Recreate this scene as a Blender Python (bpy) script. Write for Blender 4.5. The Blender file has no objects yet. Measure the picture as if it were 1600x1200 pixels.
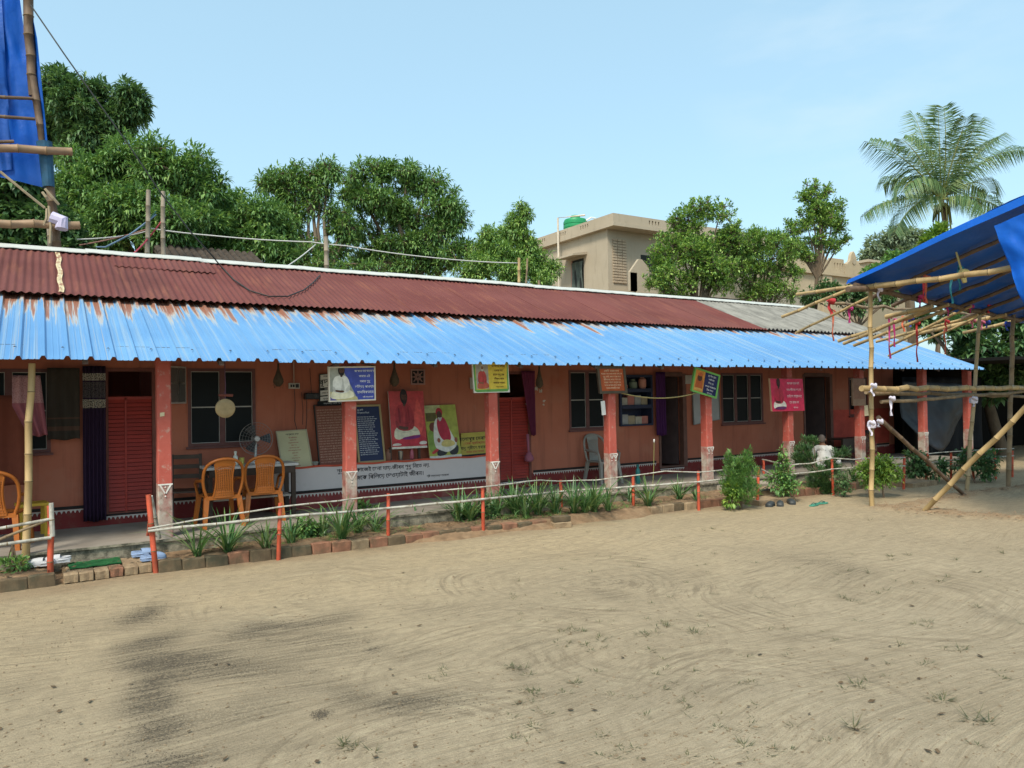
import bpy, bmesh, math, random
import numpy as np
from mathutils import Vector, Matrix, noise as mnoise
rnd = random.Random(7)
SC = bpy.context.scene
COL = SC.collection

# ------------------------------------------------------------------ camera
CAM_F, CAM_Z = 1179.3, 1.97
YAW, PIT, ROL = math.radians(31.93), math.radians(1.03), math.radians(-0.93)
FW = Vector((math.sin(YAW)*math.cos(PIT), math.cos(YAW)*math.cos(PIT), math.sin(PIT)))
_rt = Vector((math.cos(YAW), -math.sin(YAW), 0)); _up = _rt.cross(FW)
RT = _rt*math.cos(ROL) + _up*math.sin(ROL)
UP = -_rt*math.sin(ROL) + _up*math.cos(ROL)
EYE = Vector((0, 0, CAM_Z))
cam = bpy.data.cameras.new('camera'); camo = bpy.data.objects.new('camera', cam); COL.objects.link(camo)
M = Matrix((RT, UP, -FW)).transposed().to_4x4(); M.translation = EYE
camo.matrix_world = M
cam.sensor_width = 36; cam.lens = CAM_F/1600*36; cam.clip_end = 3000; cam.clip_start = 0.05
SC.camera = camo
# ------------------------------------------------------------------ light
SUN_EL, SUN_AZ = math.radians(52), math.radians(232)      # azimuth clockwise from +Y
world = bpy.data.worlds.new('World'); SC.world = world; world.use_nodes = True
nt = world.node_tree
sky = nt.nodes.new('ShaderNodeTexSky'); sky.sky_type = 'NISHITA'; sky.sun_disc = False
sky.sun_elevation = SUN_EL; sky.sun_rotation = SUN_AZ; sky.dust_density = 2.6; sky.air_density = 1.0; sky.ozone_density = 2.0
bg = nt.nodes['Background']; bg.inputs[1].default_value = 0.15
tint = nt.nodes.new('ShaderNodeMix'); tint.data_type = 'RGBA'; tint.blend_type = 'MULTIPLY'; tint.inputs['Factor'].default_value = 1
tint.inputs['B'].default_value = (1.02, 1.10, 1.0, 1)      # moist hazy air: a little greener than clear sky
nt.links.new(sky.outputs[0], tint.inputs['A'])
veil = nt.nodes.new('ShaderNodeMix'); veil.data_type = 'RGBA'; veil.inputs['B'].default_value = (2.0, 3.05, 3.55, 1)   # even humid haze, with one faint cloud
tcw = nt.nodes.new('ShaderNodeTexCoord'); dotn = nt.nodes.new('ShaderNodeVectorMath'); dotn.operation = 'DOT_PRODUCT'
dotn.inputs[1].default_value = tuple((FW+RT*(540/CAM_F)+UP*(525/CAM_F)).normalized())
mpw = nt.nodes.new('ShaderNodeMapping'); mpw.inputs['Scale'].default_value = (5, 5, 16); nzw = nt.nodes.new('ShaderNodeTexNoise'); nzw.inputs['Scale'].default_value = 1.3; nzw.inputs['Detail'].default_value = 5
mr = nt.nodes.new('ShaderNodeMapRange'); mr.inputs[1].default_value = .982; mr.inputs[2].default_value = 1.0
mul = nt.nodes.new('ShaderNodeMath'); mul.operation = 'MULTIPLY'; mul2 = nt.nodes.new('ShaderNodeMath'); mul2.operation = 'MULTIPLY_ADD'; mul2.inputs[1].default_value = .55; mul2.inputs[2].default_value = .48
crw = nt.nodes.new('ShaderNodeMapRange'); crw.inputs[1].default_value = .45; crw.inputs[2].default_value = .75
nt.links.new(tcw.outputs['Generated'], dotn.inputs[0]); nt.links.new(tcw.outputs['Generated'], mpw.inputs[0]); nt.links.new(mpw.outputs[0], nzw.inputs['Vector']); nt.links.new(nzw.outputs['Fac'], crw.inputs[0])
nt.links.new(dotn.outputs['Value'], mr.inputs[0]); nt.links.new(mr.outputs[0], mul.inputs[0]); nt.links.new(crw.outputs[0], mul.inputs[1])
cl = nt.nodes.new('ShaderNodeMix'); cl.data_type = 'RGBA'; cl.inputs['B'].default_value = (3.0, 3.5, 3.75, 1)
veil.inputs['Factor'].default_value = .55
nt.links.new(tint.outputs['Result'], veil.inputs['A']); nt.links.new(veil.outputs['Result'], cl.inputs['A'])
mul2.inputs[2].default_value = 0; mul2.inputs[1].default_value = .38; nt.links.new(mul.outputs[0], mul2.inputs[0]); nt.links.new(mul2.outputs[0], cl.inputs['Factor'])
nt.links.new(cl.outputs['Result'], bg.inputs[0])
sl = bpy.data.lights.new('sun', 'SUN'); sl.energy = 2.1; sl.angle = math.radians(13); sl.color = (1.0, 0.92, 0.78)
so = bpy.data.objects.new('sun', sl); COL.objects.link(so)
sd = Vector((math.sin(SUN_AZ)*math.cos(SUN_EL), math.cos(SUN_AZ)*math.cos(SUN_EL), math.sin(SUN_EL)))
so.rotation_euler = sd.to_track_quat('Z', 'Y').to_euler(); so.location = (0, 0, 30)
SC.view_settings.view_transform = 'Standard'; SC.view_settings.look = 'None'
SC.view_settings.exposure = 0.90; SC.view_settings.gamma = 1.0; SC.view_settings.use_curve_mapping = False
SC.cycles.max_bounces = 6; SC.cycles.transparent_max_bounces = 4

# ------------------------------------------------------------------ measuring the place from photo pixels (1600 x 1200) onto real planes
def ray(x, y): return FW + RT*((x-800)/CAM_F) + UP*((600-y)/CAM_F)
def at(x, y, X=None, Y=None, Z=None, D=None):
    d = ray(x, y)
    if X is not None: t = X/d.x
    elif Y is not None: t = Y/d.y
    elif Z is not None: t = (Z-CAM_Z)/d.z
    else: t = D
    return EYE + d*t
def depth(p): return (Vector(p)-EYE).dot(FW)

# ------------------------------------------------------------------ materials
MATS = {}
def lin(c):
    return tuple(((v/255)/12.92 if v/255 <= .04045 else ((v/255+.055)/1.055)**2.4) for v in c)
class NT:
    def __init__(s, name):
        s.m = bpy.data.materials.new(name); s.m.use_nodes = True; s.t = s.m.node_tree
        s.b = s.t.nodes['Principled BSDF']; s.out = s.t.nodes['Material Output']
    def n(s, typ, **kw):
        nd = s.t.nodes.new(typ)
        for k, v in kw.items(): setattr(nd, k, v)
        return nd
    def l(s, a, b): s.t.links.new(a, b)
    def coord(s, kind='Object'):
        if not hasattr(s, '_tc'): s._tc = s.n('ShaderNodeTexCoord')
        return s._tc.outputs[kind]
    def mapping(s, src, scale=(1, 1, 1), rot=(0, 0, 0), loc=(0, 0, 0)):
        mp = s.n('ShaderNodeMapping'); mp.inputs['Scale'].default_value = scale; mp.inputs['Rotation'].default_value = rot
        mp.inputs['Location'].default_value = loc
        s.l(src, mp.inputs['Vector']); return mp.outputs[0]
    def noise(s, vec, scale=5, detail=4, rough=.55, dist=0):
        nz = s.n('ShaderNodeTexNoise'); nz.inputs['Scale'].default_value = scale; nz.inputs['Detail'].default_value = detail
        nz.inputs['Roughness'].default_value = rough; nz.inputs['Distortion'].default_value = dist
        if vec is not None: s.l(vec, nz.inputs['Vector'])
        return nz.outputs['Fac']
    def ramp(s, fac, stops):
        r = s.n('ShaderNodeValToRGB'); e = r.color_ramp.elements
        while len(e) < len(stops): e.new(0.5)
        for i, (p, c) in enumerate(stops):
            e[i].position = p
            if isinstance(c, (int, float)): c = (c, c, c)
            e[i].color = (*c, 1)
        s.l(fac, r.inputs[0]); return r.outputs[0]
    def mix(s, fac, a, b, blend='MIX'):
        mx = s.n('ShaderNodeMix', data_type='RGBA', blend_type=blend)
        for sock, v in ((mx.inputs['Factor'], fac), (mx.inputs['A'], a), (mx.inputs['B'], b)):
            if isinstance(v, (int, float)): sock.default_value = v
            elif isinstance(v, tuple): sock.default_value = (*v, 1)
            else: s.l(v, sock)
        return mx.outputs['Result']
    def math(s, op, a, b=0.0, c=None, clamp=False):
        m = s.n('ShaderNodeMath', operation=op); m.use_clamp = clamp
        for i, v in enumerate((a, b) if c is None else (a, b, c)):
            if isinstance(v, (int, float)): m.inputs[i].default_value = v
            else: s.l(v, m.inputs[i])
        return m.outputs[0]
    def sep(s, vec):
        x = s.n('ShaderNodeSeparateXYZ'); s.l(vec, x.inputs[0]); return x.outputs
    def bump(s, h, strength=.3, dist=.01):
        b = s.n('ShaderNodeBump'); b.inputs['Strength'].default_value = strength; b.inputs['Distance'].default_value = dist
        s.l(h, b.inputs['Height']); s.l(b.outputs[0], s.b.inputs['Normal'])
    def color(s, c):
        if isinstance(c, tuple): s.b.inputs['Base Color'].default_value = (*c, 1)
        else: s.l(c, s.b.inputs['Base Color'])
    def set(s, **kw):
        for k, v in kw.items(): s.b.inputs[k].default_value = v
def mat(name, col, rough=.75, var=.18, scale=6, bump=.15, metal=0, spec=.35, dirt=None, dirt_amt=.5, dirt_scale=2.5, stretch=(1, 1, 1), trans=0, island=0):
    """plain surface with uneven tone, relief and optional dirt"""
    if name in MATS: return MATS[name]
    s = NT(name)
    oi = s.n('ShaderNodeObjectInfo')
    v = s.n('ShaderNodeVectorMath', operation='ADD'); s.l(s.coord(), v.inputs[0])
    cm = s.n('ShaderNodeCombineXYZ'); k = s.math('MULTIPLY', oi.outputs['Random'], 37.0); s.l(k, cm.inputs[0]); s.l(k, cm.inputs[1]); s.l(cm.outputs[0], v.inputs[1])
    vec = s.mapping(v.outputs[0], stretch)
    nz = s.noise(vec, scale, 5)
    a = tuple(c*(1-var) for c in col); b = tuple(min(1, c*(1+var)) for c in col)
    c = s.mix(s.ramp(nz, [(.3, 0.), (.7, 1.)]), a, b)
    if island:
        g = s.n('ShaderNodeNewGeometry')
        c = s.mix(s.math('MULTIPLY', g.outputs['Random Per Island'], island), c, tuple(x*.35 for x in col))
    if dirt:
        d = s.noise(vec, dirt_scale, 6, .65)
        c = s.mix(s.math('MULTIPLY', s.ramp(d, [(.45, 0.), (.68, 1.)]), dirt_amt), c, dirt)
    s.color(c); s.set(Roughness=rough, Metallic=metal); s.b.inputs['Specular IOR Level'].default_value = spec
    if bump: s.bump(s.noise(vec, scale*4, 6, .6), bump, .01)
    if trans:
        tb = s.n('ShaderNodeBsdfTranslucent'); s.l(c, tb.inputs[0]) if not isinstance(c, tuple) else None
        mx = s.n('ShaderNodeMixShader'); mx.inputs[0].default_value = trans
        s.l(s.b.outputs[0], mx.inputs[1]); s.l(tb.outputs[0], mx.inputs[2]); s.l(mx.outputs[0], s.out.inputs[0])
    MATS[name] = s.m; return s.m
def leafmat(name, cols, rough=.45, trans=.3, spec=.4):
    """foliage: every leaf its own tone"""
    if name in MATS: return MATS[name]
    s = NT(name); g = s.n('ShaderNodeNewGeometry'); n = len(cols)
    c = s.ramp(g.outputs['Random Per Island'], [(i/(n-1), (cols[i][0]*3.7, cols[i][1]*2.95, cols[i][2]*4.2)) for i in range(n)])
    big = s.noise(s.coord(), .9, 3)
    c = s.mix(s.ramp(big, [(.35, 0.), (.65, .45)]), c, s.mix(1.0, c, (.62, .72, .5), 'MULTIPLY'))
    s.color(c); s.set(Roughness=rough); s.b.inputs['Specular IOR Level'].default_value = spec
    tb = s.n('ShaderNodeBsdfTranslucent'); s.l(s.mix(1.0, c, (1.0, 1.0, .6), 'MULTIPLY'), tb.inputs[0])
    mx = s.n('ShaderNodeMixShader'); mx.inputs[0].default_value = trans
    s.l(s.b.outputs[0], mx.inputs[1]); s.l(tb.outputs[0], mx.inputs[2]); s.l(mx.outputs[0], s.out.inputs[0])
    MATS[name] = s.m; return s.m

# ------------------------------------------------------------------ mesh helpers
def root_of(o):
    while o.parent: o = o.parent
    return o
def tag(o, label=None, cat=None, group=None, kind=None):
    if label: o['label'] = label
    if cat: o['category'] = cat
    if group: o['group'] = group
    if kind: o['kind'] = kind
    return o
def thing(name, loc, label, cat, group=None, rz=0):
    o = bpy.data.objects.new(name, None); COL.objects.link(o); o.empty_display_size = .1
    o.location = loc; o.rotation_euler = (0, 0, rz)
    return tag(o, label, cat, group)
class MB:
    def __init__(s): s.v = []; s.f = []; s.mi = []; s.m = 0; s.nodes = False
    def add(s, vs, fs):
        k = len(s.v); s.v += [tuple(p) for p in vs]
        for f in fs: s.f.append([i+k for i in f]); s.mi.append(s.m)
        return s
    def box(s, x0, x1, y0, y1, z0, z1):
        return s.add([(x0,y0,z0),(x1,y0,z0),(x1,y1,z0),(x0,y1,z0),(x0,y0,z1),(x1,y0,z1),(x1,y1,z1),(x0,y1,z1)],
                     [(0,3,2,1),(4,5,6,7),(0,1,5,4),(1,2,6,5),(2,3,7,6),(3,0,4,7)])
    def hexa(s, bot, top):
        return s.add(list(bot)+list(top), [(0,3,2,1),(4,5,6,7),(0,1,5,4),(1,2,6,5),(2,3,7,6),(3,0,4,7)])
    def obox(s, c, ax, ay, az):
        c, ax, ay, az = map(Vector, (c, ax, ay, az))
        return s.hexa([c-ax-ay-az, c+ax-ay-az, c+ax+ay-az, c-ax+ay-az], [c-ax-ay+az, c+ax-ay+az, c+ax+ay+az, c-ax+ay+az])
    def tube(s, pts, r, n=8, cap=True, flat=1.0, up=None):
        pts = [Vector(p) for p in pts]; m = len(pts)
        rr = list(r) if hasattr(r, '__len__') else [r]*m
        k = len(s.v); prev = None
        for i, p in enumerate(pts):
            t = (pts[min(i+1, m-1)]-pts[max(i-1, 0)]).normalized()
            if prev is None:
                a = Vector(up) if up else (Vector((0, 0, 1)) if abs(t.z) < .9 else Vector((1, 0, 0)))
            else: a = prev
            u = (a - t*a.dot(t)).normalized(); w = t.cross(u); prev = u
            for j in range(n):
                an = 2*math.pi*j/n
                s.v.append(tuple(p + (u*math.cos(an) + w*math.sin(an)*flat)*rr[i]))
        for i in range(m-1):
            for j in range(n):
                a = k+i*n+j; b = k+i*n+(j+1) % n
                s.f.append([a, b, b+n, a+n]); s.mi.append(s.m)
        if cap:
            s.f.append([k+j for j in range(n)][::-1]); s.mi.append(s.m)
            s.f.append([k+(m-1)*n+j for j in range(n)]); s.mi.append(s.m)
        return s
    def lathe(s, prof, c=(0, 0, 0), n=16, cap=True, sx=1, sy=1):
        k = len(s.v); m = len(prof)
        for r, z in prof:
            for j in range(n):
                an = 2*math.pi*j/n; s.v.append((c[0]+r*math.cos(an)*sx, c[1]+r*math.sin(an)*sy, c[2]+z))
        for i in range(m-1):
            for j in range(n):
                a = k+i*n+j; b = k+i*n+(j+1) % n
                s.f.append([a, b, b+n, a+n]); s.mi.append(s.m)
        if cap:
            s.f.append([k+j for j in range(n)][::-1]); s.mi.append(s.m)
            s.f.append([k+(m-1)*n+j for j in range(n)]); s.mi.append(s.m)
        return s
    def grid(s, fn, nu, nv, thick=None, closed=False):
        """fn(i/nu, j/nv) -> point; optional thickness vector gives it a second skin and edges"""
        P = [[Vector(fn(i/nu, j/nv)) for j in range(nv+1)] for i in range(nu+1)]
        k = len(s.v); W = nv+1
        for row in P: s.v += [tuple(p) for p in row]
        q = []
        for i in range(nu):
            for j in range(nv): q.append([k+i*W+j, k+(i+1)*W+j, k+(i+1)*W+j+1, k+i*W+j+1])
        s.f += q; s.mi += [s.m]*len(q)
        if thick is not None:
            t = Vector(thick); o = len(s.v)-k
            s.v += [tuple(p+t) for row in P for p in row]
            s.f += [[a+o for a in f][::-1] for f in q]; s.mi += [s.m]*len(q)
            rim = [(i*W, (i+1)*W) for i in range(nu)] + [((i+1)*W+nv, i*W+nv) for i in range(nu)] + [(j+1, j) for j in range(nv)] + [(nu*W+j, nu*W+j+1) for j in range(nv)]
            for a, b in rim: s.f.append([k+b, k+a, k+a+o, k+b+o]); s.mi.append(s.m)
        return s
    def prism(s, poly, axis, t):
        """closed polygon (3d points) pushed along vector t"""
        t = Vector(t); n = len(poly); a = [Vector(p) for p in poly]
        k = len(s.v); s.v += [tuple(p) for p in a] + [tuple(p+t) for p in a]
        s.f.append([k+i for i in range(n)]); s.f.append([k+n+i for i in range(n)][::-1]); s.mi += [s.m, s.m]
        for i in range(n):
            j = (i+1) % n; s.f.append([k+j, k+i, k+n+i, k+n+j]); s.mi.append(s.m)
        return s
    def mesh(s, name, mats, smooth=False, origin=(0, 0, 0)):
        me = bpy.data.meshes.new(name)
        ox, oy, oz = origin
        me.from_pydata([(x-ox, y-oy, z-oz) for x, y, z in s.v], [], s.f)
        for m in (mats if isinstance(mats, (list, tuple)) else [mats]): me.materials.append(m)
        if any(s.mi): me.polygons.foreach_set('material_index', s.mi)
        if smooth: me.polygons.foreach_set('use_smooth', [True]*len(me.polygons))
        me.update(); return me
    def build(s, name, mats, parent=None, smooth=False, origin=None, local=False):
        """link as one object; vertices are in place coordinates unless local"""
        if s.nodes and not isinstance(mats, (list, tuple)): mats = [mats, m_node]
        if origin is None: origin = tuple(root_of(parent).location) if (parent and not local) else (0, 0, 0)
        me = s.mesh(name, mats, smooth, origin)
        o = bpy.data.objects.new(name, me); COL.objects.link(o)
        if parent: o.parent = parent
        elif not local: o.location = origin
        return o
def linkmesh(name, me, parent=None, loc=(0, 0, 0), rot=(0, 0, 0), sc=(1, 1, 1)):
    o = bpy.data.objects.new(name, me); COL.objects.link(o)
    if parent: o.parent = parent
    o.location = loc; o.rotation_euler = rot; o.scale = sc; return o
def autosmooth(o, ang=40):
    me = o.data; me.polygons.foreach_set('use_smooth', [True]*len(me.polygons))
    try: me.set_sharp_from_angle(angle=math.radians(ang))
    except Exception: pass
    return o
def copy_tree(o, parent=None):
    c = o.copy(); COL.objects.link(c)
    if parent: c.parent = parent
    for ch in list(o.children): copy_tree(ch, c)
    return c
def bamboo_pts(a, b, r, seg=.32, sag=0.0, wob=.012, taper=.85):
    a, b = Vector(a), Vector(b); L = (b-a).length; n = max(2, int(L/seg)); pts = []; rad = []
    for i in range(n+1):
        t = i/n; p = a.lerp(b, t) + Vector((0, 0, -sag*4*t*(1-t))) + Vector([rnd.uniform(-wob, wob)*(0 < i < n) for _ in range(3)])
        rr = r*(1-(1-taper)*t); d = (b-a).normalized()*.014
        if 0 < i < n:
            pts += [p-d, p-d*.4, p+d*.4, p+d]; rad += [rr, rr*1.13, rr*1.13, rr]
        else: pts.append(p); rad.append(rr)
    return pts, rad
def bamboo(mb, a, b, r, **kw):
    p, q = bamboo_pts(a, b, r, **kw); return noded(mb, p, q, 8)
def noded(mb, p, q, n):
    k = len(mb.f); mb.tube(p, q, n); mb.nodes = True
    for i in range(len(p)-1):
        if abs(q[i]-q[i+1]) < 1e-9 and (p[i]-p[i+1]).length < .02:
            for j in range(n): mb.mi[k+i*n+j] = 1
    return mb
def sagline(a, b, sag, n=12):
    a, b = Vector(a), Vector(b)
    return [a.lerp(b, i/n) + Vector((0, 0, -sag*4*(i/n)*(1-i/n))) for i in range(n+1)]

# ------------------------------------------------------------------ lettering (Bengali, put in visual order)
PRE = 'িেৈ'; HAS = '্'
def bn(s):
    s = s.replace('\u09cb', '\u09c7\u09be').replace('\u09cc', '\u09c7\u09d7')
    out = []
    for ch in s:
        if ch in PRE and out:
            i = len(out)-1
            while i >= 2 and out[i-1] == HAS: i -= 2
            if out[i] == '়': i -= 1
            out.insert(max(i, 0), ch)
        else: out.append(ch)
    return ''.join(out)
def text_polys(lines):
    """lines: (text, u, v, size, align) on a flat sheet in metres -> verts, faces"""
    V, F = [], []
    for txt, u, v, size, al in lines:
        cu = bpy.data.curves.new('lettering', 'FONT'); cu.body = bn(txt); cu.size = size; cu.align_x = al; cu.resolution_u = 1
        cu.offset = size*.012
        o = bpy.data.objects.new('lettering', cu); COL.objects.link(o)
        me = bpy.data.meshes.new_from_object(o.evaluated_get(bpy.context.evaluated_depsgraph_get()))
        k = len(V)
        V += [(p.co.x+u, p.co.y+v) for p in me.vertices]
        F += [[i+k for i in f.vertices] for f in me.polygons]
        bpy.data.objects.remove(o); bpy.data.curves.remove(cu); bpy.data.meshes.remove(me)
    return V, F

# ------------------------------------------------------------------ colours of things
m_bamboo = mat('bamboo', (.42,.29,.135), .55, .22, 5, .12, dirt=(.2,.13,.06), dirt_amt=.55, dirt_scale=3, stretch=(1,1,.35))
m_node = mat('bamboo_node', (.16,.11,.055), .8, .3, 20, .2)
m_bamboo_grey = mat('weathered_bamboo', (.24,.17,.10), .75, .25, 6, .2, dirt=(.1,.08,.06), dirt_amt=.6)
m_white_rail = mat('whitewashed_bamboo', (.43,.41,.36), .75, .2, 8, .25, dirt=(.17,.135,.085), dirt_amt=.85, dirt_scale=11)
m_fence_red = mat('fence_red_paint', (.52,.085,.04), .6, .2, 6, .2, dirt=(.22,.07,.04), dirt_amt=.6, dirt_scale=5)
m_brick = mat('fired_brick', (.235,.112,.068), .95, .28, 9, .7, dirt=(.11,.085,.05), dirt_amt=.9, dirt_scale=6)
m_brick_dark = mat('mossy_brick', (.12,.085,.05), .95, .3, 7, .5, dirt=(.05,.055,.035), dirt_amt=.8, dirt_scale=4)
m_brick_pale = mat('dusty_brick', (.30,.215,.13), .97, .22, 9, .7, dirt=(.16,.10,.06), dirt_amt=.7, dirt_scale=6)
m_white = mat('white_paint', (.75,.74,.71), .6, .06, 6, .05)
m_black = mat('black_plastic', (.02,.02,.022), .45, .1, 6, 0)
m_wood_dark = mat('dark_wood', (.045,.028,.02), .5, .25, 9, .15, stretch=(1,1,.2))
m_rope = mat('rope', (.45,.36,.2), .9, .2, 20, .3)
m_cable = mat('cable', (.02,.022,.02), .5, .1, 6, 0)
m_glass_dark = mat('dark_window', (.008,.010,.011), .45, .2, 3, 0, spec=.12)
m_dark_in = mat('dim_interior', (.05,.04,.035), .9, .1, 3, 0)
m_concrete = mat('concrete', (.33,.29,.23), .92, .15, 3, .35, dirt=(.15,.125,.09), dirt_amt=.6, dirt_scale=1.6)
m_soil = mat('garden_soil', (.20,.125,.07), 1, .3, 8, .8, dirt=(.32,.22,.13), dirt_amt=.6, dirt_scale=5)

# ------------------------------------------------------------------ ground
RDY = 14.75
HX0, HX1, HY0, WY, HY1, FZ = -3.2, 19.75, 10.3, 12.0, 16.6, .28
def sandmat():
    s = NT('swept_sand'); oc = s.coord()
    w1 = s.n('ShaderNodeTexNoise'); w1.inputs['Scale'].default_value = .30; w1.inputs['Detail'].default_value = 1.5; s.l(oc, w1.inputs['Vector'])
    sub = s.n('ShaderNodeVectorMath', operation='SUBTRACT'); s.l(w1.outputs['Color'], sub.inputs[0]); sub.inputs[1].default_value = (.5, .5, .5)
    sc = s.n('ShaderNodeVectorMath', operation='SCALE'); s.l(sub.outputs[0], sc.inputs[0]); sc.inputs['Scale'].default_value = 1.5
    ad = s.n('ShaderNodeVectorMath', operation='ADD'); s.l(oc, ad.inputs[0]); s.l(sc.outputs[0], ad.inputs[1])
    st = s.mapping(ad.outputs[0], (1.1, 17, 1), (0, 0, math.radians(28)))
    streak = s.noise(st, 1.6, 7, .62, .25)
    st2 = s.mapping(ad.outputs[0], (2.2, 46, 1), (0, 0, math.radians(22)))
    fine = s.noise(st2, 1.5, 5, .6, .1)
    blot = s.noise(oc, .55, 5, .6)
    grain = s.noise(oc, 130, 3, .7)
    grain2 = s.noise(oc, 60, 5, .75)
    base = s.mix(s.ramp(blot, [(.35, 0.), (.65, 1.)]), (.342,.272,.182), (.41,.332,.228))
    far_ = s.n('ShaderNodeMapRange'); s.l(s.sep(oc)[1], far_.inputs[0]); far_.inputs[1].default_value = 3.5; far_.inputs[2].default_value = 8.0
    base = s.mix(s.math('MULTIPLY', far_.outputs[0], s.ramp(blot, [(.25, .35), (.6, 1.)])), base, (.44,.338,.208))
    c = s.mix(s.ramp(streak, [(.38, .42), (.48, 0.)]), base, (.26,.20,.125))
    c = s.mix(s.ramp(fine, [(.37, .45), (.455, 0.)]), c, (.25,.195,.125))
    c = s.mix(s.ramp(streak, [(.56, 0.), (.74, .4)]), c, (.48,.40,.26))
    for (px, py, r0, r1) in ((905,905,.3,2.3),(1010,1010,.2,1.5),(470,930,.3,1.9),(1330,930,.3,2.6),(640,1180,.2,1.3),(1220,1120,.2,1.4),(760,1030,.3,1.5)):
        c0 = at(px, py, Z=0); df = s.n('ShaderNodeVectorMath', operation='SUBTRACT'); s.l(ad.outputs[0], df.inputs[0]); df.inputs[1].default_value = tuple(c0)
        ln = s.n('ShaderNodeVectorMath', operation='LENGTH'); s.l(df.outputs[0], ln.inputs[0]); nm = s.n('ShaderNodeVectorMath', operation='NORMALIZE'); s.l(df.outputs[0], nm.inputs[0]); sx = s.sep(nm.outputs[0])
        cb = s.n('ShaderNodeCombineXYZ'); s.l(s.math('MULTIPLY', ln.outputs['Value'], 15.0), cb.inputs[0]); s.l(s.math('MULTIPLY', sx[0], 1.6), cb.inputs[1]); s.l(s.math('MULTIPLY', sx[1], 1.6), cb.inputs[2])
        arc = s.noise(cb.outputs[0], 1.2, 5, .62); m1 = s.n('ShaderNodeMapRange'); m1.interpolation_type = 'SMOOTHSTEP'; s.l(ln.outputs['Value'], m1.inputs[0]); m1.inputs[1].default_value = r1; m1.inputs[2].default_value = r1*.55; m1.inputs[3].default_value = 0; m1.inputs[4].default_value = 1
        part = s.ramp(s.noise(s.mapping(oc, (1, 1, 1), loc=tuple(c0)), .9, 3), [(.42, 0.), (.6, 1.)])
        mk = s.math('MULTIPLY', m1.outputs[0], part)
        c = s.mix(s.math('MULTIPLY', mk, s.ramp(arc, [(.38, .62), (.49, 0.)])), c, (.19,.145,.095)); c = s.mix(s.math('MULTIPLY', mk, s.ramp(arc, [(.54, 0.), (.7, .55)])), c, (.49,.405,.27))
    at_ = s.n('ShaderNodeAttribute', attribute_name='grit')
    gm = s.math('MULTIPLY', at_.outputs['Fac'], s.ramp(grain2, [(.40, 1.), (.62, .25)]))
    gm = s.math('MULTIPLY', gm, s.ramp(streak, [(.35, 1.9), (.62, .8)]), clamp=True)
    c = s.mix(s.math('MULTIPLY', gm, .95, clamp=True), c, (.070,.057,.042))
    ea = s.n('ShaderNodeAttribute', attribute_name='earth')
    em = s.math('MULTIPLY', ea.outputs['Fac'], s.ramp(grain2, [(.3, 1.), (.62, .45)]))
    c = s.mix(em, c, (.235,.145,.08))
    c = s.mix(s.ramp(grain, [(.30, .6), (.50, 0.)]), c, (.14,.105,.07)); c = s.mix(s.ramp(grain, [(.55, 0.), (.75, .4)]), c, (.55,.47,.33))
    mott = s.noise(oc, 9, 6, .7); c = s.mix(s.ramp(mott, [(.38, .38), (.55, 0.)]), c, (.22,.175,.115))
    s.color(c); s.set(Roughness=.95); s.b.inputs['Specular IOR Level'].default_value = .15
    h = s.math('ADD', s.math('MULTIPLY', streak, .9), s.math('MULTIPLY', fine, .5))
    h = s.math('ADD', h, s.math('MULTIPLY', grain2, .45)); h = s.math('ADD', h, s.math('MULTIPLY', grain, .25))
    s.bump(h, .8, .03)
    return s.m
def spaced(lo, hi, d, far):
    a = list(np.arange(lo, hi+1e-6, d)); st = d; x = hi
    while x < far: st *= 1.5; x += st; a.append(x)
    st = d; x = lo
    while x > -far: st *= 1.5; x -= st; a.insert(0, x)
    return np.array(a)
def gz(x, y):
    n = mnoise.noise(Vector((x*.55, y*.55, 0)))*.022 + mnoise.noise(Vector((x*2.1, y*2.1, 3)))*.010 + mnoise.noise(Vector((x*6, y*6, 5)))*.004
    f = min(1, max(0, (9.2-y)/1.0))
    return n*f - .004
GP = []   # dark gritty patches: centre px, half sizes in px measured on the ground, strength
for (px, py, rx, ry, k) in [(225,960,34,14,1.0),(232,1005,40,16,1.0),(243,1038,48,16,1.0),(238,1070,36,16,1.0),(240,1100,40,20,1.1),(232,1145,36,24,.9),(270,1190,60,14,.8),
        (300,1030,60,16,.7),(330,1050,70,14,.55),(400,985,60,12,.55),(460,975,60,9,.7),(520,962,40,9,.45),(350,1110,70,22,.35),(430,1040,70,14,.3),(560,1090,50,20,.5),
        (420,1010,130,26,.45),(470,1075,120,30,.35),(560,1000,90,16,.4),(330,1140,90,26,.4),(640,1020,80,14,.3),(400,1180,120,16,.3),(820,1010,90,20,.25),(900,1090,120,30,.22),(1120,1080,120,24,.22),(1420,1110,120,24,.2),(90,1000,80,40,.18),(700,950,100,14,.3),(1000,905,110,16,.22),(680,1100,70,24,.6),(640,1095,40,12,.6),(800,1050,26,8,.6),(500,1118,10,6,.9),(510,1045,22,6,.5),(1290,880,70,26,.26),(1330,895,40,12,.2),(950,928,40,8,.35),
        (1250,990,60,10,.3),(1340,1050,60,10,.35),(1560,960,24,10,.3),(1150,945,50,9,.22),(20,1075,60,22,.3),(60,1120,50,26,.25),(280,970,50,10,.3),(610,1010,12,5,.7)]:
    c = at(px, py, Z=0); ex = (at(px+rx, py, Z=0)-c).length; ey = (at(px, py-ry, Z=0)-c).length
    GP.append((c.x, c.y, max(ex, .05), max(ey, .05), k))
_rx, _ry = Vector((RT.x, RT.y)).normalized(), Vector((FW.x, FW.y)).normalized()
RIDGE = [at(px, py, Z=0) for px, py in ((1372,792),(1440,800),(1500,806),(1600,812),(1700,820))], [at(px, py, Z=0) for px, py in ((1410,793),(1470,782),(1520,773),(1600,763),(1700,752))]
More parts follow.
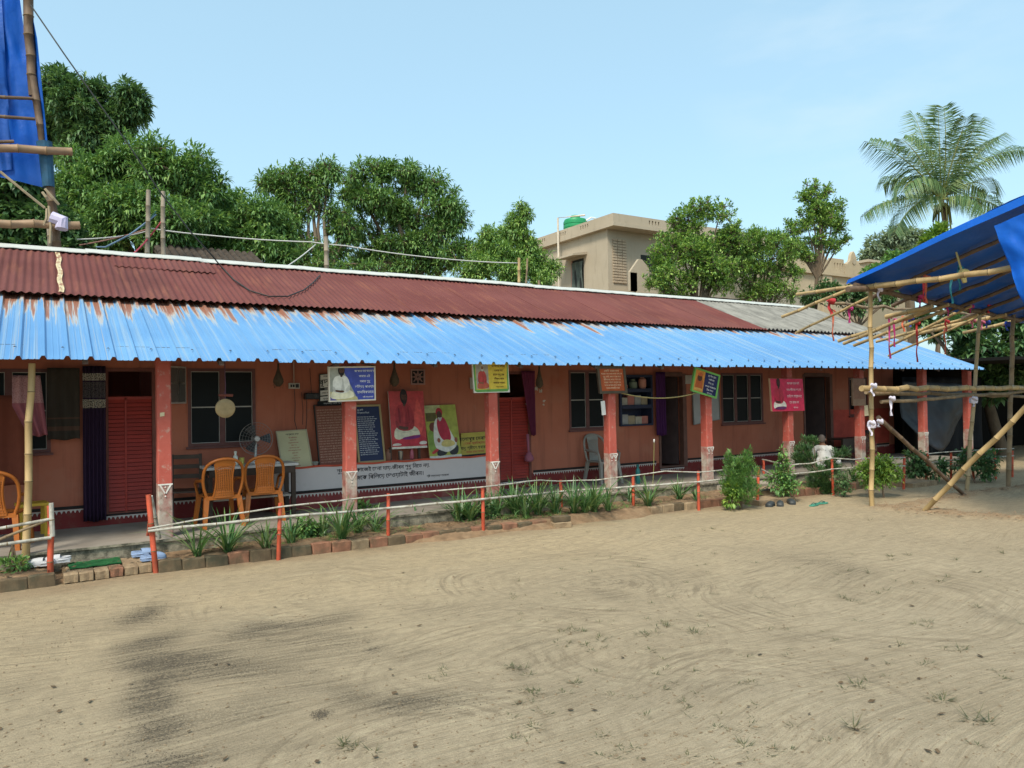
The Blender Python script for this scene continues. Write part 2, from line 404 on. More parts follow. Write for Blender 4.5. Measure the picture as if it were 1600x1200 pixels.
def dseg(x, y, pl):
    best = 9
    for a, b in zip(pl[:-1], pl[1:]):
        dx, dy = b.x-a.x, b.y-a.y; t = max(0, min(1, ((x-a.x)*dx+(y-a.y)*dy)/(dx*dx+dy*dy)))
        best = min(best, math.hypot(x-a.x-dx*t, y-a.y-dy*t))
    return best
gx = spaced(-4, 20, .09, 900); gy = spaced(1.2, 10.2, .06, 900)
V = []; GR = []; EA = []
for x in gx:
    for y in gy:
        near = -4.2 < x < 20.2 and 1 < y < 10.4
        z = -.004; g = 0; e = 0
        if near:
            z = gz(x, y)
            wx = x + mnoise.noise(Vector((x*1.3, y*1.3, 9)))*.25; wy = y + mnoise.noise(Vector((x*1.3, y*1.3, 19)))*.18
            for cx, cy, ex, ey, k in GP:
                dx, dy = wx-cx, wy-cy
                u = (dx*_rx.x+dy*_rx.y)/ex; v = (dx*_ry.x+dy*_ry.y)/ey
                q = u*u+v*v
                if q < 4: g += k*math.exp(-q*1.1)
            if x > 10.5:
                d = min(dseg(x, y, RIDGE[0]), dseg(x, y, RIDGE[1]))
                if d < .5:
                    b = math.exp(-(d/.2)**2); z += .085*b*(.75+.9*mnoise.noise(Vector((x*5, y*5, 1)))); e = max(e, min(1, b*1.1))
            if y > 8.0:
                e = max(e, .75*max(0, min(1, (y-(9.15+.35*mnoise.noise(Vector((x*1.7, y*2, 4)))-.03*max(0, x-6)))/.45)))
        V.append((x, y, z)); GR.append(min(1.25, g)); EA.append(e)
W_ = len(gy)
F = [(i*W_+j, (i+1)*W_+j, (i+1)*W_+j+1, i*W_+j+1) for i in range(len(gx)-1) for j in range(W_-1)]
me = bpy.data.meshes.new('sandy_ground'); me.from_pydata(V, [], F); me.materials.append(sandmat())
for nm, arr in (('grit', GR), ('earth', EA)):
    a_ = me.attributes.new(nm, 'FLOAT', 'POINT'); a_.data.foreach_set('value', arr)
me.polygons.foreach_set('use_smooth', [True]*len(F)); me.update()
ground = bpy.data.objects.new('ground', me); COL.objects.link(ground)
tag(ground, 'swept pale sandy courtyard with dark gritty streaks', kind='structure')

# ------------------------------------------------------------------ the long house
house = thing('long_house', (0, HY0, 0), 'long low salmon walled house with blue and maroon tin roof', 'house')
def wallmat():
    s = NT('house_wall_paint'); oc = s.coord('Object'); geo = s.n('ShaderNodeNewGeometry')
    z = s.sep(geo.outputs['Position'])[2]
    n1 = s.noise(oc, 1.3, 5); n2 = s.noise(oc, 7, 5, .65)
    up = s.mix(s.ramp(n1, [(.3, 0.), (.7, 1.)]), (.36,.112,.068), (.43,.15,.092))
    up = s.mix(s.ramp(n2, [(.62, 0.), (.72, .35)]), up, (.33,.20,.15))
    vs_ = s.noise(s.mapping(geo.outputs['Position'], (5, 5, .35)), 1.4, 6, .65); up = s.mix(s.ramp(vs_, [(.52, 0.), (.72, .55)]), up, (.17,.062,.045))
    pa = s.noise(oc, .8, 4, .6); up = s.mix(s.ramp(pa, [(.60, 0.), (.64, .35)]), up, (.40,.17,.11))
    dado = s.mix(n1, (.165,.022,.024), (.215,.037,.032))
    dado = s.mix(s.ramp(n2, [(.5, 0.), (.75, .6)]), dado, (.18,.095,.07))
    zz = s.math('ADD', z, s.math('MULTIPLY', n2, .012))
    c = s.mix(s.math('GREATER_THAN', zz, .535), dado, up)
    s.color(c); s.set(Roughness=.85); s.bump(s.noise(oc, 22, 5), .12, .01); s.b.inputs['Specular IOR Level'].default_value = .25
    return s.m
m_wall = wallmat()
OPEN = {'window_left': (-.85,.10,1.33,2.46), 'door_left': (.74,1.40,.43,2.48), 'window_a': (1.83,2.80,1.32,2.48), 'door_mid': (7.14,7.88,.42,2.46),
        'window_b': (8.79,9.70,1.31,2.49), 'niche': (10.05,10.95,1.34,2.40), 'doorway': (11.16,11.86,.42,2.43), 'window_c': (13.05,14.45,1.29,2.45),
        'door_right': (15.95,16.98,.30,2.43), 'window_d': (17.75,18.55,1.35,2.35)}
def wall_mesh():
    mb = MB(); xs = sorted({HX0, HX1} | {v for o in OPEN.values() for v in o[:2]}); zs = sorted({0, 3.235} | {v for o in OPEN.values() for v in o[2:]})
    T = .2
    def hole(xa, xb, za, zb):
        return any(o[0] <= xa+1e-6 and xb <= o[1]+1e-6 and o[2] <= za+1e-6 and zb <= o[3]+1e-6 for o in OPEN.values())
    for xa, xb in zip(xs[:-1], xs[1:]):
        for za, zb in zip(zs[:-1], zs[1:]):
            if not hole(xa, xb, za, zb):
                mb.add([(xa,WY,za),(xb,WY,za),(xb,WY,zb),(xa,WY,zb)], [(0,1,2,3)])
                mb.add([(xa,WY+T,za),(xb,WY+T,za),(xb,WY+T,zb),(xa,WY+T,zb)], [(3,2,1,0)])
    for k, (a, b, c, d) in OPEN.items():
        y0, y1 = WY, WY+T
        mb.add([(a,y0,c),(a,y1,c),(a,y1,d),(a,y0,d)], [(0,1,2,3)]); mb.add([(b,y0,c),(b,y1,c),(b,y1,d),(b,y0,d)], [(3,2,1,0)])
        mb.add([(a,y0,c),(b,y0,c),(b,y1,c),(a,y1,c)], [(0,1,2,3)]); mb.add([(a,y0,d),(b,y0,d),(b,y1,d),(a,y1,d)], [(3,2,1,0)])
    # ends and back
    for x in (HX0, HX1-.2):
        mb.prism([(x,WY+T+.002,0),(x,HY1,0),(x,HY1,3.2),(x,RDY,4.40),(x,WY+T+.002,3.27)], 0, (.2,0,0))
    mb.box(HX0+.2,HX1-.2,HY1-.2,HY1,0,3.4)
    mb.box(HX0+.2,HX1-.2,WY+.22,HY1-.21,FZ-.1,FZ+.02)
    for x in (1.62, 5.0, 8.3, 11.0, 12.6, 15.2): mb.box(x,x+.12,WY+.21,HY1-.21,FZ+.03,3.2)
    return mb
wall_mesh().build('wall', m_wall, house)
fl = MB(); fl.box(HX0, HX1+.1, HY0, WY-.003, -.1, FZ-.03)
def floormat():
    s = NT('veranda_cement'); oc = s.coord(); g = s.n('ShaderNodeNewGeometry'); nz = s.sep(g.outputs['Normal'])[2]
    n1 = s.noise(oc, 1.5, 6, .65); n2 = s.noise(oc, 6, 6, .7)
    top = s.mix(s.ramp(n1, [(.35, 0.), (.65, 1.)]), (.20,.17,.14), (.29,.255,.215))
    side = s.mix(s.ramp(n2, [(.4, 0.), (.62, 1.)]), (.07,.065,.045), (.34,.30,.22))
    s.color(s.mix(s.math('GREATER_THAN', nz, .5), side, top)); s.set(Roughness=.8); s.bump(n2, .25, .01); return s.m
fl.build('veranda_base', floormat(), house)
fl = MB(); fl.box(HX0-.02, HX1+.12, HY0-.025, WY-.003, FZ-.029, FZ); fl.build('veranda_floor', MATS.setdefault('vf', floormat()), house)
# painted border along the wall
def border(x0, x1, y, z, name='painted_border', st=.055, h=.045):
    mb = MB(); mb.m = 0; mb.box(x0, x1, y-.004, y-.001, z+.02, z+.062); mb.m = 1; mb.box(x0, x1, y-.005, y-.001, z, z+.014)
    x = x0+.01
    while x+st*.7 < x1:
        hh = h*rnd.uniform(.75, 1.1)
        mb.add([(x,y-.005,z-.0005),(x+st*.3,y-.005,z-hh),(x+st*.6,y-.005,z-.0005)], [(0,1,2)]); x += st*rnd.uniform(.9, 1.1)
    mb.build(name, [mat('border_black', (.02,.016,.015), .8, .2, 6, 0), mat('border_white', (.55,.50,.46), .8, .2, 9, 0)], house)
for a, b in ((-3.1,.50),(1.42,2.95),(6.86,7.10),(7.92,11.05),(11.95,15.9),(17.05,19.5)): border(a, b, WY, .52)
for a, b in ((.74,1.40),(7.14,7.88),(11.16,11.86)): border(a, b, WY, .385)
# writing bench under the signs
bench = MB(); bench.box(2.97, 6.84, 11.70, WY-.002, FZ, .93)
def benchmat():
    s = NT('bench_paint'); g = s.n('ShaderNodeNewGeometry'); z = s.sep(g.outputs['Position'])[2]; n = s.noise(s.coord(), 5, 5, .6)
    wht = s.mix(n, (.52,.46,.46), (.62,.56,.55)); wht = s.mix(s.ramp(n, [(.6, 0.), (.75, .4)]), wht, (.38,.33,.28))
    red = s.mix(n, (.18,.024,.026), (.25,.042,.036)); red = s.mix(s.ramp(n, [(.5, 0.), (.7, .5)]), red, (.26,.15,.11))
    s.color(s.mix(s.math('GREATER_THAN', z, .535), red, wht)); s.set(Roughness=.8); s.bump(n, .1, .01); return s.m
bw = bench.build('bench_wall', benchmat(), house)
bt = MB(); bt.grid(lambda u, v: (2.95+3.91*u, 11.685+.31*v, .955-.035*v+.006*math.sin(u*41)), 60, 1, (0, 0, -.03)); bt.build('bench_top', mat('bench_red', (.46,.07,.035), .7, .2, 8, .1), bw)
mb = MB(); mb.m = 0; mb.box(2.97, 6.84, 11.695, 11.699, .535, .575); mb.m = 1; mb.box(2.97, 6.84, 11.695, 11.699, .512, .527)
x = 2.98
while x < 6.8:
    mb.add([(x,11.6945,.5125),(x+.02,11.6945,.512-.05*rnd.uniform(.8,1.1)),(x+.036,11.6945,.5125)], [(0,1,2)]); x += .056
mb.build('painted_border', [mat('border_black', (.02,.016,.015)), mat('border_white', (.55,.50,.46))], bw)
for ln in (('শুধু মন্দ কাজেই চেনা যায়-জীবন শুধু নিতে নয়.', 3.98, .815, .088, 'LEFT'), ('নিজেকে বিলিয়ে দেওয়াটাই জীবন।', 4.16, .685, .098, 'LEFT'), ('শ্রী সত্যানন্দ মহারাজ', 5.55, .64, .045, 'LEFT')):
    V, F = text_polys([ln]); mb = MB(); mb.add([(a, 11.6965, b) for a, b in V], F); mb.build('lettering', mat('ink_black', (.015,.014,.02), .8, .1, 6, 0), bw)

# posts
POST_X = [1.32, 3.76, 6.16, 8.585, 11.0, 13.42, 15.92, 18.5, 20.6]
def postmat():
    s = NT('post_paint'); oc = s.coord(); g = s.n('ShaderNodeNewGeometry'); z = s.sep(g.outputs['Position'])[2]
    n1 = s.noise(oc, 4, 6, .65); n2 = s.noise(oc, 14, 6, .7)
    red = s.mix(s.ramp(n1, [(.3, 0.), (.7, 1.)]), (.38,.068,.046), (.47,.105,.075))
    red = s.mix(s.ramp(n2, [(.56, 0.), (.68, .6)]), red, (.42,.31,.25)); red = s.mix(s.ramp(n1, [(.55, 0.), (.75, .45)]), red, (.22,.05,.04))
    low = s.mix(s.ramp(n1, [(.38, 0.), (.6, 1.)]), (.30,.10,.08), (.42,.36,.30)); low = s.mix(s.ramp(n2, [(.55, 0.), (.66, .8)]), low, (.17,.13,.10))
    k = s.math('ADD', z, s.math('MULTIPLY', s.math('SUBTRACT', n1, .5), .5))
    c = s.mix(s.math('GREATER_THAN', z, .955), low, s.mix(s.ramp(k, [(.0, .7), (.62, .65), (.9, 0.)]), red, low))
    s.color(c); s.set(Roughness=.75); s.bump(n2, .25, .01); return s.m
m_post = postmat(); m_motif = mat('motif_white', (.68,.65,.60), .8, .15, 9, 0, dirt=(.4,.25,.2), dirt_amt=.6, dirt_scale=8)
for i, px in enumerate(POST_X):
    w = .085; lean = (-.012, .006, -.03, -.008, -.012, -.015, 0, 0, 0)[i]; mb = MB()
    if i == 8: yb = 10.45
    rings = []
    for k in range(15):
        z = FZ-.02+2.32*k/14; tt = (z-FZ)/2.3; ww = w*(1.03 if tt < .31 else .985)+rnd.uniform(-.0025,.0025); cx = px+lean*tt; b_ = .014; k0 = len(mb.v)
        for sx, sy in ((-1,-1),(1,-1),(1,1),(-1,1)):
            c_ = ((cx+sx*ww, 10.5+sy*(ww-b_)), (cx+sx*(ww-b_), 10.5+sy*ww))
            for q in (c_ if sx*sy < 0 else c_): mb.v.append((q[0], q[1], z))
        # order the eight corners round the shaft
        v8 = mb.v[k0:]; v8.sort(key=lambda q: math.atan2(q[1]-10.5, q[0]-cx)); mb.v[k0:] = v8; rings.append(k0)
    for a_, b_ in zip(rings[:-1], rings[1:]):
        for q in range(8): mb.f.append([a_+q, a_+(q+1) % 8, b_+(q+1) % 8, b_+q]); mb.mi.append(0)
    po = mb.build('post', m_post, house)
    mo = MB(); y = 10.5-w*1.03-.006; z0 = .955; cx = px+lean*.3
    mo.box(cx-w, cx+w, y, y+.003, z0-.018, z0)
    for s_ in ((-.5, .5) if i > 2 else (0,)):
        a = .042 if i > 2 else .06; c0 = cx+s_*w; hh = .10 if i > 2 else .13
        for (p, q) in (((c0-a, z0-.018), (c0, z0-hh)), ((c0+a, z0-.018), (c0, z0-hh))):
            mo.add([(p[0]-.012,y,p[1]),(p[0]+.012,y,p[1]),(q[0]+.008,y,q[1]),(q[0]-.008,y,q[1])], [(0,1,2,3)])
        mo.lathe([(.001,-.012),(.012,0),(.001,.012)], (c0, y+.002, z0-hh-.03), 6)
        mo.lathe([(.001,-.010),(.010,0),(.001,.010)], (c0, y+.002, z0-.045), 6)
    mo.build('painted_motif', m_motif, po)
    if i < 8:
        for sx in (-1, 1):
            pass

# roof ------------------------------------------------------------
SL = .40; EY, EZ = 9.98, 2.485
def roofz(y): return EZ + SL*(y-EY)
def bluemat():
    s = NT('blue_tin'); oc = s.coord(); g = s.n('ShaderNodeNewGeometry'); P = g.outputs['Position']; xyz = s.sep(P); oi = s.n('ShaderNodeObjectInfo')
    st = s.noise(s.mapping(P, (8.5, .30, 0)), 1.6, 5, .6); st2 = s.noise(s.mapping(P, (36, .12, 0)), 1.5, 3, .6); st3 = s.noise(s.mapping(P, (15, .16, 0), loc=(3.3, 7.1, 0)), 1.5, 3, .6); big = s.noise(s.mapping(P, (.55, .8, 0)), 1, 3)
    down = s.math('MULTIPLY_ADD', xyz[1], -.43, 5.33)       # 0 near the top edge, 1 at the eave
    blue = s.mix(s.ramp(big, [(.35, 0.), (.65, 1.)]), (.105,.255,.475), (.145,.32,.545))
    blue = s.mix(s.math('MULTIPLY', oi.outputs['Random'], .5), blue, (.085,.23,.46))
    pale = s.ramp(st3, [(.52, 0.), (.64, .5)])
    blue = s.mix(pale, blue, (.27,.37,.44))
    lm = s.math('MULTIPLY_ADD', xyz[0], -.055, .62, clamp=True)
    tan = s.ramp(s.math('SUBTRACT', st2, s.math('MULTIPLY', down, .05)), [(.56, 0.), (.62, .85)])
    blue = s.mix(s.math('MULTIPLY', tan, s.math('ADD', lm, .15)), blue, (.42,.36,.24))
    k = s.math('SUBTRACT', st, s.math('MULTIPLY', down, s.math('MULTIPLY_ADD', lm, -.30, .62)))
    k = s.math('ADD', k, s.math('MULTIPLY', lm, .12))
    halo = s.ramp(k, [(.45, 0.), (.52, .75)]); c = s.mix(halo, blue, (.52,.46,.34))
    c = s.mix(s.ramp(k, [(.50, 0.), (.56, .9)]), c, (.25,.085,.045))
    s.color(c); s.set(Roughness=.42); s.b.inputs['Specular IOR Level'].default_value = .4; return s.m
def redmat():
    s = NT('maroon_tin'); g = s.n('ShaderNodeNewGeometry'); P = g.outputs['Position']; oi = s.n('ShaderNodeObjectInfo')
    st = s.noise(s.mapping(P, (6, .6, 0)), 1.4, 5, .6); big = s.noise(P, .7, 4); n2 = s.noise(s.mapping(P, (9, 3.5, 0)), 1.5, 5, .65)
    c = s.mix(s.ramp(big, [(.3, 0.), (.7, 1.)]), (.105,.036,.032), (.160,.060,.053))
    c = s.mix(s.math('MULTIPLY', oi.outputs['Random'], .4), c, (.14,.036,.032))
    c = s.mix(s.ramp(st, [(.52, 0.), (.70, .6)]), c, (.22,.085,.055))
    c = s.mix(s.ramp(n2, [(.735, 0.), (.77, .9)]), c, (.52,.24,.12))
    s.color(c); s.set(Roughness=.8); s.b.inputs['Specular IOR Level'].default_value = .15; return s.m
m_blue, m_red = bluemat(), redmat()
m_greyroof = mat('asbestos_sheet', (.235,.225,.20), .95, .18, 4, .5, dirt=(.08,.078,.068), dirt_amt=.7, dirt_scale=2.2, stretch=(1,.5,1))
m_ridge = mat('ridge_white', (.47,.48,.45), .7, .06, 5, .1, dirt=(.4,.38,.33), dirt_amt=.5)
def corr_profile(kind, w):
    pts = []
    if kind == 'trap':
        n = 4; p = w/n
        for i in range(n):
            x = i*p
            pts += [(x+.0, 0), (x+.045, 0), (x+.05, .004), (x+.058, .004), (x+.063, 0), (x+.105, 0), (x+.11, .004), (x+.118, .004), (x+.123, 0), (x+p-.078, 0), (x+p-.056, .040), (x+p-.024, .040), (x+p-.004, 0)]
        pts.append((w+.03, 0))
    else:
        p, a, k = (.098, .012, 6) if kind == 'red' else (.146, .024, 8)
        n = int(w/p*k+.5)
        for i in range(n+2): x = i*p/k; pts.append((x, a*math.sin(2*math.pi*x/p)))
    return pts
def sheet(name, kind, x0, w, y0, y1, zf, lift, mate, ny=3, skew=0, t=.003):
    pr = corr_profile(kind, w); mb = MB(); n = len(pr)-1
    tilt = rnd.uniform(-.004, .004); j0 = rnd.uniform(-.012, .012)
    def fn(u, v):
        x, h = pr[int(round(u*n))]; y = y0+j0*(1-v)+(y1-y0)*v
        dent = .004*mnoise.noise(Vector(((x0+x)*1.7, y*1.3, lift*50)))
        return (x0+x+skew*(y-y0), y, zf(y)+h+lift+tilt*(x/w-.5)+dent)
    mb.grid(fn, n, ny, (0, 0, -t))
    o = mb.build(name, mate, house, smooth=False); return autosmooth(o, 35)
x = -3.0; i = 0
while x < 19.6:
    sheet('blue_roof_sheet', 'trap', x, .94, EY, 12.62, roofz, .004*(i % 2), m_blue, skew=.0); x += .94; i += 1
RY, RZ = 12.30, 3.515
def redz(y): return RZ + .42*(y-RY)
x = -3.0; i = 0
while x < 14.85:
    sheet('maroon_roof_sheet', 'red', x, .784, RY, RDY, redz, .005*(i % 2)+.012, m_red, ny=4); x += .784; i += 1
for k, xx in enumerate((1.02, 1.80)): sheet('maroon_roof_sheet', 'red', xx, .784, 13.95, RDY, redz, .034+.004*k, m_red, ny=2)
x = 15.02; i = 0
while x < 19.4:
    sheet('grey_roof_sheet', 'grey', x, 1.02, RY+.08, RDY, lambda y: redz(y)+.01, .006*(i % 2), m_greyroof, ny=4, t=.006); x += 1.02; i += 1
x = -3.0                                                       # back slope
for k in range(8):
    sheet('back_roof_sheet', 'grey', x, 2.9, RDY+.02, 17.0, lambda y: redz(RDY)-.42*(y-RDY), .003*(k % 2), m_greyroof, ny=2, t=.006); x += 2.87
# rust strip where a sheet edge has lost its paint
mb = MB(); mb.grid(lambda u, v: (.205+.065*u+.012*math.sin(v*17), RY+.02+(14.55-RY)*v, redz(RY+.02+(14.55-RY)*v)+.036+.004*math.sin(u*6)), 4, 14, (0, 0, -.002))
s = NT('bare_strip'); nn = s.noise(s.mapping(s.coord(), (8, 3, 3)), 3, 5, .6); s.color(s.ramp(nn, [(.35, (.24,.08,.045)), (.5, (.50,.40,.24)), (.62, (.56,.48,.31))])); s.set(Roughness=.7)
mb.build('rusted_edge_strip', s.m, house)
# ridge caps
x = -3.0
while x < 19.7:
    L = 1.82; j = rnd.uniform(-.012, .012); x1 = min(x+L, 19.75)
    def rc(u, v, x=x, x1=x1, j=j):
        a = (v-.5)*2; xx = x+(x1+.04-x)*u
        y = RDY+a*.15; z = redz(RDY)+.085-abs(a)*.15*.42-.02*(1-math.cos(a*1.2))+j+.014*mnoise.noise(Vector((xx*1.1, 3, 0)))-(.010*abs(math.sin(xx*33))*(abs(a) > .95) )
        return (xx, y, z)
    mb = MB(); mb.grid(rc, 14, 6, (0, 0, -.012)); autosmooth(mb.build('ridge_cap', m_ridge, house), 50); x += L
# timbers under the eave
m_timber = mat('eave_timber', (.09,.055,.04), .85, .2, 8, .2)
for a in range(6):
    xa = -3+a*3.8; mb = MB(); mb.box(xa, min(xa+3.79, 19.9), 10.46, 10.54, 2.6, roofz(10.5)-.012); mb.build('eave_beam', m_timber, house)
for a in range(16):
    xa = -2.6+a*1.5; mb = MB(); mb.hexa([(xa,10.03,roofz(10.03)-.07),(xa+.06,10.03,roofz(10.03)-.07),(xa+.06,11.98,roofz(11.98)-.09),(xa,11.98,roofz(11.98)-.09)],
        [(xa,10.03,roofz(10.03)-.012),(xa+.06,10.03,roofz(10.03)-.012),(xa+.06,11.98,roofz(11.98)-.014),(xa,11.98,roofz(11.98)-.014)]); mb.build('rafter', m_timber, house)
sc_mb = MB(); sc_mb.lathe([(.016,0),(.016,.004),(.007,.006),(.006,.012)], (0,0,0), 8); sc_me = sc_mb.mesh('roof_screw', mat('screw_dark', (.06,.05,.05), .5, .1, 5, 0))
for k in range(46):
    xx = -1.4+k*.47+.2; linkmesh('roof_screw', sc_me, house, Vector((xx, 10.28+rnd.uniform(-.02,.02), 0))-Vector((0,HY0,0))+Vector((0,0,roofz(10.28)+.036)))

# doors, windows ---------------------------------------------------
m_doorred = mat('door_red', (.33,.034,.022), .55, .2, 5, .1, dirt=(.12,.02,.02), dirt_amt=.4)
m_frame = mat('door_frame', (.17,.055,.04), .7, .2, 7, .1)
def red_door(a, b, c, d, top):
    mb = MB(); y = WY-.012
    mb.box(a, a+.05, y, WY+.08, c, d); mb.box(b-.05, b, y, WY+.08, c, d); mb.box(a+.05, b-.05, y, WY+.08, d-.05, d); mb.box(a+.05, b-.05, y, WY+.08, c, c+.02)
    dr = mb.build('door', m_frame, house)
    mb = MB(); mb.m = 0
    mid = (a+b)/2-.06
    for xa, xb in ((a+.055, mid-.012), (mid+.012, b-.055)):
        n = 28; p = (top-c-.05)/n
        for k in range(n):
            z = c+.03+k*p; sl = MB(); sl.hexa([(xa,y+.012,z),(xb,y+.012,z),(xb,y+.035,z+.004),(xa,y+.035,z+.004)], [(xa,y+.03,z+p*.86),(xb,y+.03,z+p*.86),(xb,y+.045,z+p*.86),(xa,y+.045,z+p*.86)])
            sl.build('slat', m_doorred, dr)
    st = MB(); st.box(mid-.012, mid+.012, y+.004, y+.05, c+.02, top); st.box(a+.05, b-.05, y+.004, y+.05, top-.03, top+.012); st.build('stile', m_doorred, dr)
    bk = MB(); bk.box(a+.05, b-.05, y+.047, y+.06, c+.02, top); bk.build('door_backing', mat('door_backing', (.08,.01,.01)), dr)
red_door(*OPEN['door_left'], 2.06); red_door(*OPEN['door_mid'], 1.96)
m_winframe = mat('window_frame', (.13,.05,.045), .6, .2, 6, .1); m_alum = mat('window_bead', (.36,.34,.31), .5, .1, 6, 0)
def window(a, b, c, d, cols, rows):
    y0, y1 = WY-.01, WY+.09; mb = MB(); f = .045
    mb.box(a, a+f, y0, y1, c, d); mb.box(b-f, b, y0, y1, c, d); mb.box(a+f, b-f, y0, y1, c, c+f); mb.box(a+f, b-f, y0, y1, d-f, d)
    for k in range(1, cols): xx = a+(b-a)*k/cols; mb.box(xx-.04, xx+.04, y0+.002, y1-.002, c+f, d-f)
    w = mb.build('window', m_winframe, house)
    cw = (b-a)/cols
    for k in range(cols):
        xa = a+cw*k+(f if k == 0 else .04); xb = a+cw*(k+1)-(f if k == cols-1 else .04); rh = (d-c-2*f)/rows
        for r in range(rows):
            za, zb = c+f+rh*r, c+f+rh*(r+1); p = MB(); p.box(xa+.006, xb-.006, y0+.03, y0+.036, za+.006, zb-.006); p.build('pane', m_glass_dark, w)
            q = MB(); e = .009
            q.box(xa, xb, y0+.018, y0+.03, zb-e, zb); q.box(xa, xb, y0+.018, y0+.03, za, za+e); q.box(xa, xa+e, y0+.018, y0+.03, za+e, zb-e); q.box(xb-e, xb, y0+.018, y0+.03, za+e, zb-e)
            q.build('glazing_bead', m_alum, w)
    s_ = MB(); s_.box(a-.03, b+.03, WY-.05, WY-.012, c-.035, c-.004); s_.build('sill', m_winframe, w)
window(*OPEN['window_left'], 2, 2); window(*OPEN['window_a'], 2, 2); window(*OPEN['window_b'], 2, 2); window(*OPEN['window_c'], 3, 2); window(*OPEN['window_d'], 2, 2)
# open glass shutter of the second window, folded back beside the post
sh = MB(); a0, a1 = Vector((1.50, 11.62, 0)), Vector((1.80, 11.93, 0))
def shp(t, z, off=0): p = a0.lerp(a1, t); return (p.x-.7*off, p.y+.7*off, z)
def bar(mb, t0, t1, z0, z1, th=.02):
    mb.hexa([shp(t0,z0),shp(t1,z0),shp(t1,z0,th),shp(t0,z0,th)], [shp(t0,z1),shp(t1,z1),shp(t1,z1,th),shp(t0,z1,th)])
for t in (0, .56, .94): bar(sh, t, t+.06, 1.96, 2.5)
for z in (1.96, 2.24, 2.47): bar(sh, .06, .56, z, z+.03); bar(sh, .62, .94, z, z+.03)
so_ = sh.build('open_window_shutter', mat('shutter_frame', (.42,.36,.32), .5, .1, 6, 0), house)
pn = MB(); bar(pn, .03, .97, 1.98, 2.48, .006); pn.build('pane', mat('shutter_pane', (.10,.095,.09), .12, .15, 3, 0, spec=.6), so_)
# dark doorways
def doorway(a, b, c, d, leaf):
    mb = MB(); y = WY-.02; f = .09
    mb.box(a-f*.3, a+f*.3, y, WY+.1, c, d); mb.box(b-f*.2, b+f, y, WY+.1, c, d); mb.box(a+f*.3, b-f*.2, y, WY+.1, d-.06, d+.03); mb.box(a+f*.3, b-f*.2, y, WY+.16, c, c+.03)
    w = mb.build('door', mat('brown_door_frame', (.13,.06,.045), .65, .2, 7, .1), house)
    l = MB(); l.hexa([(b-.06,WY+.12,c+.04),(b-.03,WY+.12,c+.04),(b-.33,WY+.72,c+.04),(b-.36,WY+.72,c+.04)], [(b-.06,WY+.12,d-.07),(b-.03,WY+.12,d-.07),(b-.33,WY+.72,d-.07),(b-.36,WY+.72,d-.07)])
    l.build('door_leaf', mat('dark_door_leaf', leaf, .6, .2, 5, .1), w)
doorway(*OPEN['doorway'], (.05,.03,.03)); doorway(*OPEN['door_right'], (.06,.02,.018))
# ventilator block high on the wall
vx, vz, vs = 5.545, 2.355, .135
mb = MB(); y = WY-.022
for (xa, xb, za, zb) in ((vx-vs, vx+vs, vz+vs-.025, vz+vs), (vx-vs, vx+vs, vz-vs, vz-vs+.025), (vx-vs, vx-vs+.025, vz-vs+.025, vz+vs-.025), (vx+vs-.025, vx+vs, vz-vs+.025, vz+vs-.025)): mb.box(xa, xb, y, WY-.002, za, zb)
for k in range(8):
    an = k*math.pi/4; p = Vector((math.cos(an), 0, math.sin(an))); q = Vector((-math.sin(an), 0, math.cos(an)))
    mb.obox(Vector((vx, y+.008, vz))+p*.066, p*.05, (0, .007, 0), q*.0085)
ring = [Vector((vx+.055*math.cos(t*math.pi/8), y+.008, vz+.055*math.sin(t*math.pi/8))) for t in range(17)]; mb.tube(ring, .009, 6, False)
vt = mb.build('ventilator', mat('ventilator_paint', (.34,.19,.17), .8, .1, 6, 0), house)
mb = MB(); mb.box(vx-vs+.01, vx+vs-.01, WY-.006, WY-.003, vz-vs+.01, vz+vs-.01); mb.build('ventilator_hole', mat('hole_dark', (.015,.012,.012)), vt)
# places where the paint has flaked off beside the magenta curtain
pf = MB()
for (px, py, rr) in ((829,596,.05),(838,607,.07),(834,616,.045),(845,611,.05),(826,626,.035),(850,626,.04),(849,632,.035),(840,600,.04),(828,604,.03),(822,631,.03)):
    c0 = at(px, py, Y=WY); n = 11; pts = []
    for i in range(n):
        an = -2*math.pi*i/n; q = rr*rnd.uniform(.35, 1.15); pts.append((c0.x+math.cos(an)*q, WY-.0025, c0.z+math.sin(an)*q*.8))
    pf.prism(pts[::-1], 1, (0,.002,0))
pf.build('flaked_paint', mat('bare_plaster', (.42,.36,.30), .9, .3, 14, .2), house)['kind'] = 'stuff'
# brighter red lower panel by the right doorway
mb = MB(); mb.box(17.05, 19.5, WY-.006, WY-.002, .60, 1.52); mb.build('red_lower_panel', mat('panel_red', (.42,.065,.045), .8, .2, 4, .05), house)

